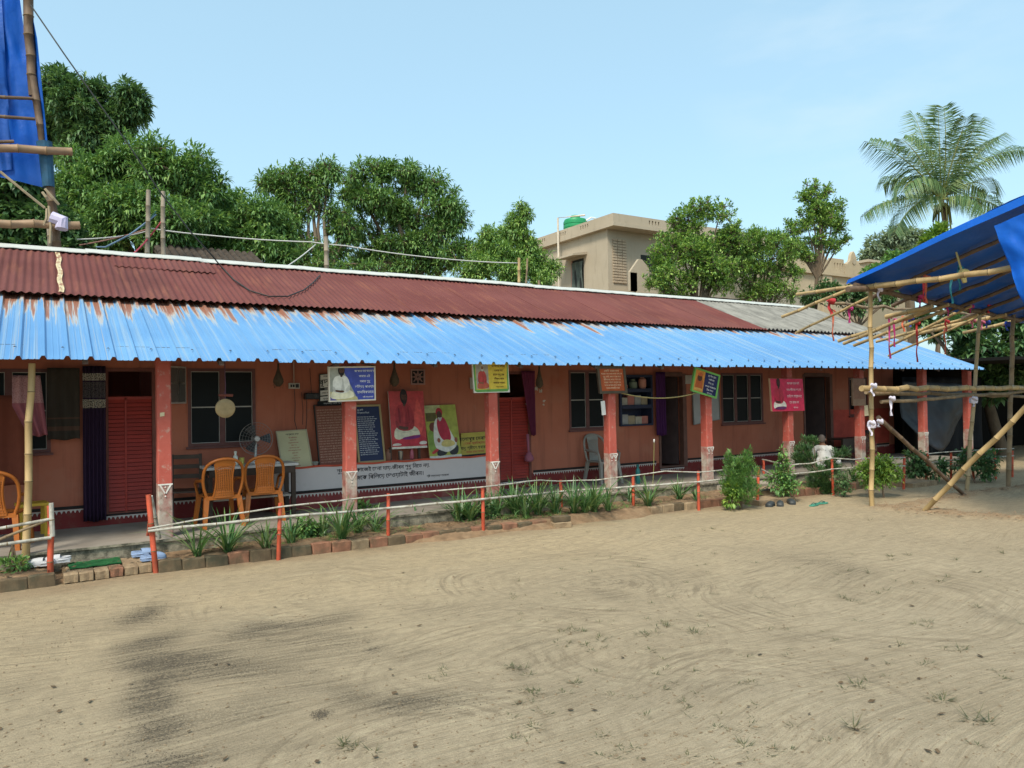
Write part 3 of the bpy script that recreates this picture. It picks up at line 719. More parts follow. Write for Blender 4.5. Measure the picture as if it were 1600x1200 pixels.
# ------------------------------------------------------------------ signs and boards
def flat(name, c, rough=.5): return mat(name, c, rough, .22, 13, 0, spec=.3, dirt=tuple(v*.75+.03 for v in c), dirt_amt=.35, dirt_scale=4)
_pc = {}
def pcol(c):
    k = tuple(round(x, 3) for x in c)
    if k not in _pc: _pc[k] = flat('print_%d' % len(_pc), k)
    return _pc[k]
def board(name, label, cat, tl, tr, br, bl, thick, core, frame=None, fw=.02, prints=(), texts=(), group=None):
    """prints: (colour, polygon in 0..1); texts: (colour, [(text,u,v,size as share of the height,align)])"""
    tl, tr, br, bl = map(Vector, (tl, tr, br, bl))
    t = thing(name, bl, label, cat, group)
    U = (br-bl+tr-tl)/2; Vv = (tl-bl+tr-br)/2; N = U.cross(Vv).normalized(); w, h = U.length, Vv.length; u, v = U/w, Vv/h
    Pt = lambda a, b, e=0: bl + U*a + Vv*b + N*e
    mb = MB(); mb.hexa([Pt(0,0,-thick), Pt(1,0,-thick), Pt(1,0,0), Pt(0,0,0)], [Pt(0,1,-thick), Pt(1,1,-thick), Pt(1,1,0), Pt(0,1,0)])
    mb.build('panel', core, t)
    if frame:
        a, b = fw/w, fw/h; e = .012; f = MB()
        for (u0, u1, v0, v1) in ((-.002, 1.002, 1-b, 1.002), (-.002, 1.002, -.002, b), (-.002, a, b, 1-b), (1-a, 1.002, b, 1-b)):
            f.hexa([Pt(u0,v0,-thick-.004), Pt(u1,v0,-thick-.004), Pt(u1,v0,e), Pt(u0,v0,e)], [Pt(u0,v1,-thick-.004), Pt(u1,v1,-thick-.004), Pt(u1,v1,e), Pt(u0,v1,e)])
        f.build('frame', frame, t)
    if prints:
        mb = MB(); cols = []
        for i, (c, poly) in enumerate(prints):
            m = pcol(c)
            if m not in cols: cols.append(m)
            mb.m = cols.index(m); mb.add([Pt(a, b, .0012+.0004*i) for a, b in poly], [list(range(len(poly)))])
        mb.build('print', cols, t)
    if texts:
        small = sum(len(l) for c, l in texts) > 9
        for c, lines in texts:
            m = pcol(c); e = .0016+.0004*(len(prints)+1)
            for grp_ in ([lines] if small else [[l] for l in lines]):
                V, F = text_polys([(s, a*w, b*h, z*h, al) for s, a, b, z, al in grp_])
                mb = MB(); mb.add([bl + u*a + v*b + N*e for a, b in V], F); o = mb.build('lettering', m, t)
                if len(grp_) > 1: o['kind'] = 'stuff'
    return t
def ell(cx, cy, rx, ry, n=18, a0=0, a1=360): return [(cx+rx*math.cos(math.radians(a0+(a1-a0)*i/n)), cy+ry*math.sin(math.radians(a0+(a1-a0)*i/n))) for i in range(n if a1-a0 == 360 else n+1)]
def smooth(poly, it=2):
    for _ in range(it):
        q = []
        for a, b in zip(poly, poly[1:]+poly[:1]): q += [(a[0]*.75+b[0]*.25, a[1]*.75+b[1]*.25), (a[0]*.25+b[0]*.75, a[1]*.25+b[1]*.75)]
        poly = q
    return poly
SKIN, DSKIN = (.20,.095,.055), (.09,.04,.028)
full = [(.0,.0),(1,.0),(1,1),(0,1)]
def q4(pts, Y0, Y1): return [at(*pts[0], Y=Y0), at(*pts[1], Y=Y0), at(*pts[2], Y=Y1), at(*pts[3], Y=Y1)]
m_paper = mat('board_white', (.68,.66,.62), .7, .06, 5, 0)
# 1 blue sign with white robed seated figure
def seated(cx, cy, k, robe, skin, hair, lap, beard=None, shade=None):
    sh = shade or tuple(c*.72 for c in robe)
    S = lambda pts: smooth([(cx+x*k[0], cy+y*k[1]) for x, y in pts])
    E_ = lambda x, y, rx, ry: ell(cx+x*k[0], cy+y*k[1], rx*k[0], ry*k[1])
    L = [(lap, S([(-.52,-.02),(-.45,.22),(-.1,.26),(.3,.27),(.56,.16),(.60,.0),(.2,-.06),(-.3,-.06)])),
         (robe, S([(-.36,.14),(-.42,.46),(-.34,.70),(-.12,.76),(.12,.76),(.30,.68),(.40,.42),(.34,.14)])),
         (sh, S([(-.05,.16),(.02,.45),(.05,.70),(.12,.45),(.14,.16)])), (sh, S([(-.40,.40),(-.30,.34),(-.2,.2),(-.3,.16),(-.42,.28)])),
         (sh, S([(.36,.44),(.28,.36),(.14,.24),(.24,.18),(.38,.26)])),
         (skin, S([(-.30,.20),(-.05,.16),(.12,.17),(.1,.24),(-.1,.24),(-.28,.27)])), (skin, S([(-.06,.70),(.06,.70),(.06,.84),(-.06,.84)])),
         (hair, E_(0, .93, .155, .17)), (skin, E_(.015, .91, .115, .135))]
    if beard: L += [(beard, S([(-.11,.88),(-.09,.78),(.02,.73),(.12,.79),(.125,.88),(.05,.84),(-.03,.84)])), (hair, E_(.015, 1.02, .12, .055))]
    L += [(hair, E_(-.03, .93, .02, .008)), (hair, E_(.06, .93, .02, .008)), (tuple(c*.6 for c in skin), E_(.018, .895, .012, .03)), (tuple(c*.5 for c in skin), E_(.02, .855, .035, .010))]
    return L
W_, K_ = (.72,.71,.66), (.012,.011,.012)
sg = q4([(514,573),(586,572),(588,625),(514,628)], 10.28, 10.36)
blue1 = board('hanging_sign', 'blue and white hanging sign showing a white robed seated man', 'sign', *sg, .03, m_paper, mat('sign_frame_pale', (.62,.56,.47), .6, .1, 6, 0), .018,
    [((.05,.075,.36), full), ((.33,.34,.30), [(.02,.02),(.62,.02),(.28,.97),(.02,.97)]), ((.50,.44,.22), [(.02,.02),(.62,.02),(.60,.12),(.3,.2),(.02,.3)]), ((.12,.1,.3), [(.02,.02),(.18,.02),(.10,.12),(.02,.14)])]
     + seated(.27, .12, (.46,.83), W_, DSKIN, K_, (.74,.70,.52), K_),
    [((.66,.67,.70), [('জগতে যোগাযোগ', .76, .84, .085, 'CENTER'), ('পাবার এই', .76, .69, .085, 'CENTER'), ('সবার শুধু', .77, .54, .085, 'CENTER'), ('দাঁড়িয়ে পাওয়ার', .77, .38, .095, 'CENTER'), ('মানবিকতাহে।', .79, .22, .10, 'CENTER'), ('শ্রী সত্যানন্দ', .83, .09, .055, 'CENTER')])])
mb = MB(); hk = at(539, 562, Y=10.3); mb.tube([sg[0], hk, sg[1]], .008, 6); mb.build('hanging_wire', m_cable, blue1)
sg = q4([(738,564),(794,565),(797,612),(741,614)], 10.26, 10.38)
gb = [(.08,-.02),(.94,-.02),(1.02,.08),(1.0,1.0),(0,1.0),(0,.08)]
board('hanging_sign', 'yellow hanging sign with green rim and a red robed figure', 'sign', *sg, .03, m_paper, None, 0,
    [((.12,.33,.09), [(.02,.06),(.08,.02),(.93,.03),(.98,.10),(.98,.99),(.02,.99)]), ((.62,.47,.06), [(.07,.10),(.93,.12),(.95,.97),(.07,.97)]), ((.35,.33,.29), [(.08,.13),(.42,.13),(.42,.95),(.08,.95)])]
     + seated(.25, .17, (.30,.70), (.45,.06,.06), SKIN, (.45,.44,.42), (.42,.10,.06), (.5,.49,.47)),
    [((.10,.05,.02), [('জগতের কারে', .70, .83, .085, 'CENTER'), ('সবার হয়', .70, .69, .085, 'CENTER'), ('মানে শুধু কে', .70, .555, .085, 'CENTER'), ('ভীষণ তবে', .71, .42, .085, 'CENTER'), ('সবারে পাবে।', .71, .29, .085, 'CENTER'), ('সত্য মহারাজ', .72, .17, .05, 'CENTER')])])
sg = q4([(933,571),(976,572),(981,613),(937,615)], 10.2, 10.37)
brs = ['একটি পরের কথা', 'মনের সব কথা বলা যায় না', 'শুধু সেই জানে যার মনে', 'জীবনের পথে চলে সে', 'সবার আগে মানুষ হও', 'তবে জগতে সুখ পাবে', 'মানব সেবাই ধরম']
board('hanging_sign', 'orange brown hanging sign filled with lines of pale writing', 'sign', *sg, .03, mat('sign_back_dark', (.05,.04,.035)), mat('sign_frame_dark', (.085,.07,.055), .5, .2, 6, 0), .05,
    [((.40,.085,.03), full)], [((.66,.50,.36), [(t, .5, .80-.105*i, .082 if i else .09, 'CENTER') for i, t in enumerate(brs)])])
sg = q4([(1086,572),(1125,586),(1119,622),(1080,611)], 10.24, 10.36)
board('hanging_sign', 'tilted dark blue hanging sign with green rim and orange portrait', 'sign', *sg, .03, mat('sign_green', (.16,.42,.10), .6, .1, 5, 0), mat('sign_green'  , (.16,.42,.10)), .035,
    [((.012,.018,.09), full), ((.60,.25,.05), [(.06,.06),(.43,.06),(.43,.95),(.06,.95)]), ((.42,.10,.03), smooth([(.10,.12),(.40,.12),(.38,.5),(.30,.86),(.18,.86),(.12,.5)])), (DSKIN, ell(.25,.64,.09,.15)), ((.50,.12,.04), ell(.25,.78,.10,.08)), ((.62,.35,.10), smooth([(.08,.12),(.42,.12),(.40,.22),(.10,.22)]))],
    [((.68,.69,.72), [('শুধু নিয়ে সুখে', .70, .80, .085, 'CENTER'), ('সবাই যায়', .70, .655, .085, 'CENTER'), ('দিয়ে সুখ', .70, .51, .085, 'CENTER'), ('পাওয়া মহাজনের', .70, .36, .09, 'CENTER'), ('ঠিক সময়ে', .70, .22, .09, 'CENTER'), ('শ্রী মহারাজ', .70, .10, .06, 'CENTER')])])
sg = q4([(1203,592),(1254,592),(1257,642),(1207,643)], 10.27, 10.36)
board('hanging_sign', 'crimson pink hanging sign with a red robed seated figure', 'sign', *sg, .045, mat('sign_side_tan', (.50,.32,.20), .7, .1, 5, 0), None, 0,
    [((.52,.022,.075), full)] + seated(.23, .12, (.36,.82), (.40,.02,.05), (.05,.02,.02), (.03,.012,.012), (.66,.62,.55), (.02,.01,.01)) + [((.12,.02,.10), smooth([(.06,.06),(.44,.06),(.42,.16),(.12,.14)]))],
    [((.72,.52,.54), [('জগতে যার নাই', .68, .83, .09, 'CENTER'), ('তার কীসের ভয় রে', .69, .635, .09, 'CENTER'), ('সেই যে মানুষ হয়', .70, .43, .10, 'CENTER'), ('সে হারে না', .68, .24, .10, 'CENTER'), ('শ্রী সত্য', .72, .09, .055, 'CENTER')])])
sg = q4([(1331,590),(1352,592),(1352,632),(1333,634)], 10.2, 10.36)
board('hanging_sign', 'small brown sign seen at an angle behind the bamboo post', 'sign', *sg, .04, mat('sign_side_wood', (.20,.13,.09), .7, .2, 5, 0), None, 0, [((.16,.08,.055), [(.05,.25),(.95,.25),(.95,.98),(.05,.98)])])

# boards standing on the bench
lines = ['শ্রী প্রতিষ্ঠান', 'সকালে পাঠ', 'মানুষের সেবা করা', 'জীবে দয়া', 'সকলের সনে থাকা', 'মহামানবের কথা শোনা', 'প্রতি মাসে', 'সাধনা', 'সত্য পথে চলা', 'সবার তরে', 'সাধু সেবা', 'পরের কাজে']
sg = q4([(430,673),(479,671),(488,730),(441,735)], 11.93, 11.80)
board('notice_board', 'small cream notice board with red and black list propped on the bench', 'notice board', *sg, .02, mat('cream_board', (.50,.46,.28), .6, .06, 5, 0), mat('cream_rim', (.40,.35,.24), .6, .1, 5, 0), .015, (),
    [((.03,.03,.025), [('আশ্রমের কথা', .5, .88, .055, 'CENTER')]), ((.34,.06,.05), [(t, .5, .80-.066*i, .036, 'CENTER') for i, t in enumerate(lines)])])
words = 'জীবন মানুষ সত্য পথে চলা সকলের মনে দয়া রাখা সেবা করা মহান ধরম কথা শোনা গুরু বাণী পাঠ করে সুখ পায় জগতে সবাই আপন পর নাই মানব সেবা পরম কাজ'.split()
def para(n, k): return [' '.join(rnd.choice(words) for _ in range(k)) for _ in range(n)]
sg = q4([(487,633),(541,631),(547,726),(499,730)], 11.95, 11.80)
board('notice_board', 'tall brown notice board with close lines of writing beside the post', 'notice board', *sg, .025, mat('brown_board', (.20,.065,.04), .6, .1, 4, 0), mat('board_frame_dark', (.03,.025,.02), .5, .2, 5, 0), .014, (),
    [((.42,.26,.19), [(t, .06, .90-.042*i, .030, 'LEFT') for i, t in enumerate(para(21, 7))])])
sg = q4([(553,634),(594,632),(604,722),(560,724)], 11.95, 11.80)
board('notice_board', 'tall navy blue notice board with tan frame and white writing', 'notice board', *sg, .025, mat('navy_board', (.010,.018,.07), .5, .1, 4, 0), mat('board_frame_tan', (.36,.27,.13), .6, .1, 5, 0), .03, (),
    [((.55,.57,.62), [('গুরু বাণী', .12, .90, .034, 'LEFT'), ('আশ্রমের নিয়ম', .12, .85, .034, 'LEFT')] + [(t, .10, .78-.036*i, .026, 'LEFT') for i, t in enumerate(para(19, 6))])])
sg = q4([(499,585),(520,583),(520,626),(499,628)], 11.97, 11.95)
board('wall_notice', 'white printed notice with black headings fixed high on the wall', 'notice', *sg, .012, m_paper, mat('notice_frame', (.05,.045,.04)), .012,
    [(K_, [(.06,.40),(.94,.40),(.94,.50),(.06,.50)]), (K_, [(.06,.18),(.94,.18),(.94,.22),(.06,.22)])], [((.02,.02,.025), [('বৃদ্ধ', .5, .60, .30, 'CENTER'), ('আবাস', .5, .88, .08, 'CENTER'), ('সেবা সদন', .5, .28, .08, 'CENTER'), ('আশ্রম', .5, .06, .08, 'CENTER')]), ((.6,.6,.58), [('সেবা', .5, .42, .06, 'CENTER')])])
sg = q4([(496,627),(556,625),(556,631),(496,634)], 11.94, 11.90)
board('wall_notice', 'long black nameplate with white writing above the brown board', 'notice', *sg, .02, m_black, None, 0, (), [((.6,.6,.6), [('সত্যানন্দ সেবা আশ্রম কমিটি', .5, .3, .45, 'CENTER')])])
sg = q4([(606,612),(661,611),(667,700),(613,702)], 11.82, 11.74)
RR = (.40,.045,.05)
big = board('portrait_poster', 'large red portrait poster of a seated man in red robe', 'poster', *sg, .03, mat('poster_side', (.60,.55,.50), .7, .1, 5, 0), None, 0,
    [((.47,.055,.06), full), ((.60,.085,.075), smooth([(.6,.3),(.85,.2),(.98,.5),(.8,.95),(.7,.6)])), ((.66,.63,.56), [(0,0),(1,0),(1,.035),(0,.035)])] + seated(.42, .20, (.68,.76), (.36,.035,.045), DSKIN, (.02,.014,.014), (.62,.60,.46), (.03,.02,.02))
    + [((.44,.03,.05), smooth([(.08,.05),(.98,.05),(.98,.20),(.7,.24),(.3,.18),(.08,.12)])), ((.17,.02,.16), smooth([(.3,.15),(.8,.17),(.85,.24),(.6,.21),(.32,.20)])), ((.22,.02,.03), smooth([(.22,.72),(.28,.70),(.30,.45),(.24,.42)])), ((.24,.022,.03), smooth([(.50,.74),(.54,.72),(.56,.5),(.50,.44)])), ((.42,.05,.055), smooth([(.34,.72),(.40,.72),(.42,.5),(.36,.46)])), ((.22,.02,.03), smooth([(.25,.46),(.45,.42),(.62,.47),(.45,.44)])), ((.50,.47,.36), smooth([(.2,.30),(.4,.26),(.6,.30),(.4,.29)])), ((.48,.45,.35), smooth([(.5,.34),(.7,.28),(.8,.33),(.65,.32)])), ((.62,.55,.5), smooth([(.0,.05),(.3,.06),(.2,.10),(.02,.09)])), ((.66,.6,.56), smooth([(.76,.06),(.99,.06),(.99,.12),(.8,.12)]))])
mb = MB(); bz = at(640, 702, Y=11.76)
for px in (610, 655):
    b_ = at(px, 701, Y=11.78); mb.box(b_.x-.02, b_.x+.02, 11.77, 11.81, .957, b_.z+.02)
mb.build('prop_leg', m_wood_dark, big)
sg = q4([(663,634),(711,632),(723,714),(672,718)], 11.94, 11.76)
board('portrait_poster', 'yellow green portrait poster of a seated man with red shawl', 'poster', *sg, .025, mat('poster_side_orange', (.5,.25,.14), .7, .1, 5, 0), None, 0,
    [((.36,.38,.07), full), ((.45,.46,.22), [(0,.86),(.5,.86),(.5,1),(0,1)]), ((.12,.10,.03), [(.03,.70),(.35,.70),(.35,.86),(.03,.86)]), ((.16,.045,.03), smooth([(.10,.50),(.36,.50),(.36,.68),(.10,.68)])), ((.20,.30,.06), smooth([(.02,.1),(.3,.1),(.25,.5),(.02,.55)])), ((.62,.61,.54), [(0,0),(1,0),(1,.055),(0,.055)]),
     ((.03,.028,.03), smooth([(.2,.04),(.55,.06),(.6,.2),(.3,.22)])), ((.03,.028,.03), smooth([(.6,.06),(.9,.05),(.95,.25),(.7,.22)])),
     ((.64,.62,.56), smooth([(.16,.22),(.25,.72),(.45,.78),(.60,.70),(.84,.36),(.92,.22),(.6,.10),(.4,.14)])), ((.42,.025,.05), smooth([(.38,.78),(.32,.6),(.42,.34),(.72,.30),(.74,.48),(.62,.74),(.52,.78)])), ((.56,.45,.16), smooth([(.36,.24),(.58,.20),(.86,.24),(.80,.32),(.5,.36)])),
     ((.28,.09,.05), ell(.34,.34,.05,.045)), ((.28,.09,.05), ell(.88,.33,.05,.05)), ((.40,.03,.04), ell(.45,.86,.105,.09)), (DSKIN, ell(.445,.80,.085,.09)), ((.45,.44,.42), smooth([(.39,.78),(.42,.69),(.48,.70),(.53,.78),(.46,.755)])), ((.5,.05,.05), smooth([(.06,.12),(.25,.20),(.32,.16),(.12,.08)]))])
sg = q4([(720,677),(764,674),(764,712),(720,716)], 11.95, 11.78)
board('name_board', 'low yellow name board with black and red writing on the bench', 'notice board', *sg, .025, mat('yellow_board', (.45,.36,.07), .6, .08, 5, 0), None, 0, [(K_, [(0,0),(1,0),(1,.12),(0,.12)])],
    [((.02,.02,.02), [('আলোপুর সেবাশ্রম', .5, .68, .20, 'CENTER'), ('সাধু শ্রীমৎ মহারাজ', .5, .33, .16, 'CENTER')]), ((.42,.06,.04), [('( সেবা প্রতিষ্ঠান )', .5, .52, .13, 'CENTER'), ('সবার তরে আমরা', .5, .18, .11, 'CENTER')])])
sg = q4([(1082,618),(1123,606),(1125,660),(1084,664)], 11.97, 11.93)
board('white_board', 'pale grey writing board on the wall behind the tilted sign', 'board', *sg, .02, mat('grey_board', (.34,.34,.34), .4, .08, 4, 0), mat('grey_board_rim', (.20,.20,.19), .5, .1, 5, 0), .012)
sg = q4([(1071,587),(1083,586),(1083,600),(1071,600)], 11.97, 11.97)
board('wall_paper', 'small blank grey paper fixed beside the brown door frame', 'paper', *sg, .004, mat('old_paper', (.38,.34,.30), .8, .1, 6, 0))
sg = q4([(734,590),(741,590),(742,608),(735,608)], 11.97, 11.97)
board('wall_paper', 'narrow pale paper on the wall left of the yellow sign', 'paper', *sg, .004, mat('old_paper', (.38,.34,.30), .8, .1, 6, 0))
def note_tag(label, pts, Y, col):
    sg = [at(*p, Y=Y) for p in pts]; return board('note_card', label, 'card', *sg, .012, col)
note_tag('white card hanging from the left of the fourth post', [(938,627),(945,626),(946,648),(941,649)], 10.48, m_white)
note_tag('cream card tucked behind the post under the small brown sign', [(1350,634),(1356,633),(1358,650),(1351,650)], 10.46, mat('cream_card', (.58,.48,.30), .8, .05, 5, 0))
note_tag('tiny cream tag stuck high on the leftmost full post', [(250,645),(257,644),(257,650),(250,651)], 10.408, mat('cream_card', (.58,.48,.30)))

# ------------------------------------------------------------------ hung cloth
def drape(name, label, cat, x0, x1, z0, z1, y, col, folds=5, amp=.03, taper=None, group=None, mats=None, nz=18, swing=0):
    t = MB()
    def fn(u, v):
        zz = z1+(z0-z1)*v; k = taper(v) if taper else (0, 1); a = x0+(x1-x0)*k[0]; b = x0+(x1-x0)*k[1]
        return (a+(b-a)*u+swing*v, y+amp*math.sin(u*folds*2*math.pi+math.sin(v*3)*.5)*(.5+.5*v)+.01*mnoise.noise(Vector((u*6, v*5, x0))), zz+.01*math.sin(u*9)*(v > .99))
    t.grid(fn, folds*8, nz, (0, .004, 0))
    o = t.build(name, col, None, True, origin=((x0+x1)/2, y, z0)); tag(o, label, cat, group); return o
def cloth(name, c, c2=None, bands=None, spec=.2, rough=.85):
    s = NT(name); g = s.n('ShaderNodeNewGeometry'); z = s.sep(g.outputs['Position'])[2]; n = s.noise(s.coord(), 9, 4)
    col = s.mix(n, tuple(x*.8 for x in c), tuple(min(1, x*1.2) for x in c))
    if bands:
        for za, zb, bc in bands:
            m_ = s.math('MULTIPLY', s.math('GREATER_THAN', z, za), s.math('LESS_THAN', z, zb))
            if c2:
                chk = s.ramp(s.noise(s.mapping(g.outputs['Position'], (90, 0, 60)), 1, 2), [(.42, 0.), (.5, 1.)]); col = s.mix(m_, col, s.mix(chk, c2, bc))
            else: col = s.mix(m_, col, bc)
    s.color(col); s.set(Roughness=rough); s.b.inputs['Specular IOR Level'].default_value = spec; return s.m
drape('curtain', 'dark purple full length curtain with cream patterned top by the left door', 'curtain', .475, .755, .36, 2.50, 11.90, cloth('purple_cloth', (.030,.014,.036), (.03,.02,.03), [(2.30,2.40,(.42,.38,.32)), (1.92,2.04,(.40,.35,.28)), (2.06,2.28,(.10,.085,.09))]), 6, .028)
drape('hung_cloth', 'dark olive cloth hanging on the wall left of the purple curtain', 'cloth', .06, .44, 1.50, 2.47, 11.86, cloth('olive_cloth', (.045,.036,.028), None, [(1.62,1.68,(.09,.05,.035)), (1.78,1.80,(.09,.05,.035))]), 3, .02)
drape('hung_cloth', 'reddish brown sheet hanging at the far left edge', 'cloth', -1.3, -.155, .98, 2.10, 11.2, cloth('rust_cloth', (.13,.035,.020)), 5, .03)
drape('hung_cloth', 'pink checked towel hanging behind the bamboo prop', 'cloth', -.30, .00, 1.60, 2.33, 10.75, cloth('pink_towel', (.20,.06,.07), (.22,.09,.09), [(2.0,2.36,(.30,.16,.155))]), 3, .03, taper=lambda v: (0+.55*max(0, v-.5)*2, .95+.25*v))
drape('curtain', 'magenta door curtain gathered and tied into a bundle', 'curtain', 7.62, 7.93, 1.25, 2.47, 11.90, cloth('magenta_cloth', (.15,.028,.065)), 7, .022, taper=lambda v: (.0+.70*v, 1.0-.04*v))
mb = MB(); c = at(826, 697, Y=11.84); mb.tube([(c.x, 11.87, 1.28), (c.x+.005, 11.86, 1.02), (c.x+.005, 11.85, .92)], [.03, .022, .02], 8)
pr = [(.02,.16),(.05,.12),(.085,.05),(.09,.0),(.06,-.03),(.01,-.04)]; mb.lathe(pr, (c.x+.01, 11.85, .80), 14)
o = mb.build('curtain_bundle', cloth('pink_bundle', (.30,.10,.14)), None, True, origin=(c.x, 11.85, .8)); tag(o, 'pink knotted cloth bundle at the foot of the magenta curtain', 'cloth')
drape('curtain', 'violet curtain at the left jamb of the open doorway', 'curtain', 10.98, 11.24, 1.12, 2.46, 11.88, cloth('violet_cloth', (.065,.016,.08)), 4, .03)
tb = MB(); cs = [at(1409,596,Y=11.0), at(1516,600,Y=11.0), at(1512,648,Y=11.0), at(1466,706,Y=10.9), at(1412,655,Y=11.0)]
def tarpfn(u, v):
    a = cs[0].lerp(cs[1], u); b = cs[4].lerp(cs[2], u)
    b.z -= (cs[4].z-cs[3].z)*(1-abs(2*u-1)**1.7)
    p = a.lerp(b, v); p.y += .14*math.sin(u*5+v*3)*v+.05*mnoise.noise(Vector((u*5, v*4, 2)))+.02*mnoise.noise(Vector((u*14, v*12, 2))); return p
tb.grid(tarpfn, 36, 24, (0, .004, 0)); o = tb.build('hung_tarpaulin', mat('grey_tarpaulin', (.022,.028,.038), .5, .25, 3, .05), None, True, origin=tuple(cs[3])); tag(o, 'sagging dark grey blue tarpaulin closing the veranda end', 'tarpaulin')
drape('shade_sheet', 'added black sheet standing for deep shade behind the grey tarpaulin', 'tarpaulin', 19.5, 23.6, .2, 2.35, 11.6, mat('shade_black', (.008,.009,.012), .7, .2, 3, 0, spec=.15), 6, .06)  # added near-black sheet, stands for the deep shade past the veranda end

# ------------------------------------------------------------------ hanging things
for label, px, py0, py1, w in (('brown teardrop bird nest left of the switchboard', 435, 568, 603, .075), ('brown bird nest above the red portrait poster', 616.5, 566, 603, .075), ('small dark bird nest beside the magenta curtain', 843, 570, 606, .065)):
    a = at(px, py0, Y=11.0); b = at(px, py1, Y=11.0); h = a.z-b.z; mb = MB()
    pr = [(.012,h), (.018,h*.75), (w*.55,h*.52), (w*.95,h*.30), (w,h*.16), (w*.72,.02), (w*.3,-.01)]
    mb.lathe(pr, (0,0,0), 14)
    for k in range(60):
        an = rnd.uniform(0, 6.28); z = rnd.uniform(-.02, h*.6); r = w*(1.0 if z < h*.3 else .7); p = Vector((math.cos(an)*r, math.sin(an)*r, z)); q = p+Vector((rnd.uniform(-.02,.02), rnd.uniform(-.02,.02), rnd.uniform(-.06,-.01)))
        mb.tube([p*.95, q], .0018, 3)
    t = thing('bird_nest', (b.x, 11.0, b.z), label, 'nest', 'nests hung under the eave'); mb.build('nest_body', mat('nest_straw', (.075,.05,.03), .95, .3, 14, .5), t, True, local=True)
    hs = MB(); hs.tube([(0,0,h*.95),(0,0,roofz(11.0)-b.z-.02)], .004, 5); hs.build('hanger', m_cable, t, local=True)
g = at(352, 638, Y=10.62); t = thing('gong', tuple(g), 'round brass gong hanging from the eave with its mallet', 'gong')
mb = MB(); k = 28; R_ = .128
mb.lathe([(.001,-.012),(R_*.55,-.014),(R_*.92,-.010),(R_,-.004),(R_,.014),(R_*.9,.016),(.001,.016)], (0,0,0), 32)
mb.v = [(x, z, y) for x, y, z in mb.v]; mb.f = [f[::-1] for f in mb.f]
autosmooth(mb.build('gong_disc', mat('aged_brass', (.34,.245,.125), .5, .25, 9, .2, metal=.25, dirt=(.2,.13,.07), dirt_amt=.5), t, local=True))
mb = MB(); mb.tube([(-.085,0,.178),(.10,.01,.172)], [.017,.02], 8); mb.build('mallet', mat('mallet_wood', (.17,.05,.035)), t, local=True)
mb = MB(); mb.tube([(0,0,.12),(.005,0,.30),(.0,0,.48),(0,0,.64)], .006, 6); mb.tube([(-.02,.005,.17),(.0,.02,.24),(.02,.005,.17)], .006, 5); mb.build('cord', mat('gong_cord', (.10,.05,.08), .9), t, local=True)
# switchboard and its conduit
p = at(459, 603, Y=11.99); t = thing('switchboard', (p.x, 11.985, p.z), 'small white and black electric switchboard under a conduit', 'switchboard')
mb = MB(); mb.box(-.085,.085,-.03,.012,-.045,.045); mb.build('casing', mat('switch_casing', (.42,.38,.33), .5, .1, 5, 0), t, local=True)
for dx in (-.05, -.012): mb = MB(); mb.box(dx-.013, dx+.013, -.038, -.031, -.02, .02); mb.build('switch', m_black, t, local=True)
mb = MB(); mb.box(.018,.07,-.036,-.031,-.028,.028); mb.build('socket', m_black, t, local=True)
mb = MB(); mb.tube([(0,-.006,.046),(0,-.006,.66)], .011, 8); mb.build('conduit', mat('conduit_pink', (.40,.25,.2), .6), t, local=True)
mb = MB(); mb.tube([(0,-.02,-.05),(.015,-.015,-.3),(.0,-.02,-.55),(.06,-.03,-.8)], .005, 5); mb.tube([(.12,-.004,-.1),(.14,-.004,-.4),(.13,-.01,-.62)], .004, 5); mb.build('cable', m_cable, t, local=True)
p = at(487, 619, Y=11.9); t = thing('loudspeaker', (p.x, 11.9, p.z), 'small black box and lamp on the wall beside the white notice', 'speaker')
mb = MB(); mb.box(-.11,.11,-.06,.09,-.05,.05); b_ = mb.build('cabinet', m_black, t, local=True); b_.modifiers.new('bevel', 'BEVEL').width = .012
mb = MB(); mb.lathe([(.03,0),(.026,-.006),(.01,-.008)], (0,0,0), 12); mb.v = [(x+.04, z-.062, y) for x, y, z in mb.v]; mb.build('cone', mat('speaker_cone', (.06,.06,.06)), t, local=True)
mb = MB(); mb.tube([(-.06,.07,-.05),(-.055,.09,-.35),(-.09,.085,-.7)], .005, 5); mb.tube([(.02,.07,.05),(.0,.085,.45)], .004, 5); mb.build('cable', m_cable, t, local=True)
# yellow rope swung between two posts
mb = MB(); a, b = Vector((8.66,10.42,2.05)), Vector((10.93,10.42,2.06)); mb.tube(sagline(a, b, .14, 18), .011, 6); o = mb.build('rope', mat('yellow_rope', (.42,.33,.14), .8, .2, 30, .2), None, True, origin=tuple(a)); tag(o, 'yellow rope slung between two veranda posts', 'rope')

# ------------------------------------------------------------------ wall niche with things on its shelves
a, b, c, d = OPEN['niche']; t = thing('wall_cabinet', (a, WY-.05, c), 'dark blue open wall cabinet with three shelves', 'cabinet')
m_cab = mat('cabinet_navy', (.018,.024,.055), .6, .2, 5, .1)
mb = MB(); y0, y1 = WY-.05, WY+.3; mb.box(a+.002,a+.05,y0,y1,c+.002,d-.002); mb.box(b-.05,b-.002,y0,y1,c+.002,d-.002); mb.box(a+.05,b-.05,y0,y1,d-.05,d-.002); mb.box(a+.05,b-.05,y1-.02,y1,c+.03,d-.05); mb.build('carcass', m_cab, t)
for k, z in enumerate((c+.002, c+.36, c+.70)): mb = MB(); mb.box(a+.051,b-.051,y0-.006,y1-.021,z,z+.075 if k else z+.035); mb.build('shelf', m_cab, t)
m_dull = [mat('box_grey', (.30,.29,.28), .7, .15, 8, 0), mat('box_tan', (.34,.27,.18), .7, .15, 8, 0), mat('box_cream', (.38,.34,.28), .7, .15, 8, 0), mat('box_pinkish', (.42,.16,.13), .7, .15, 8, 0)]
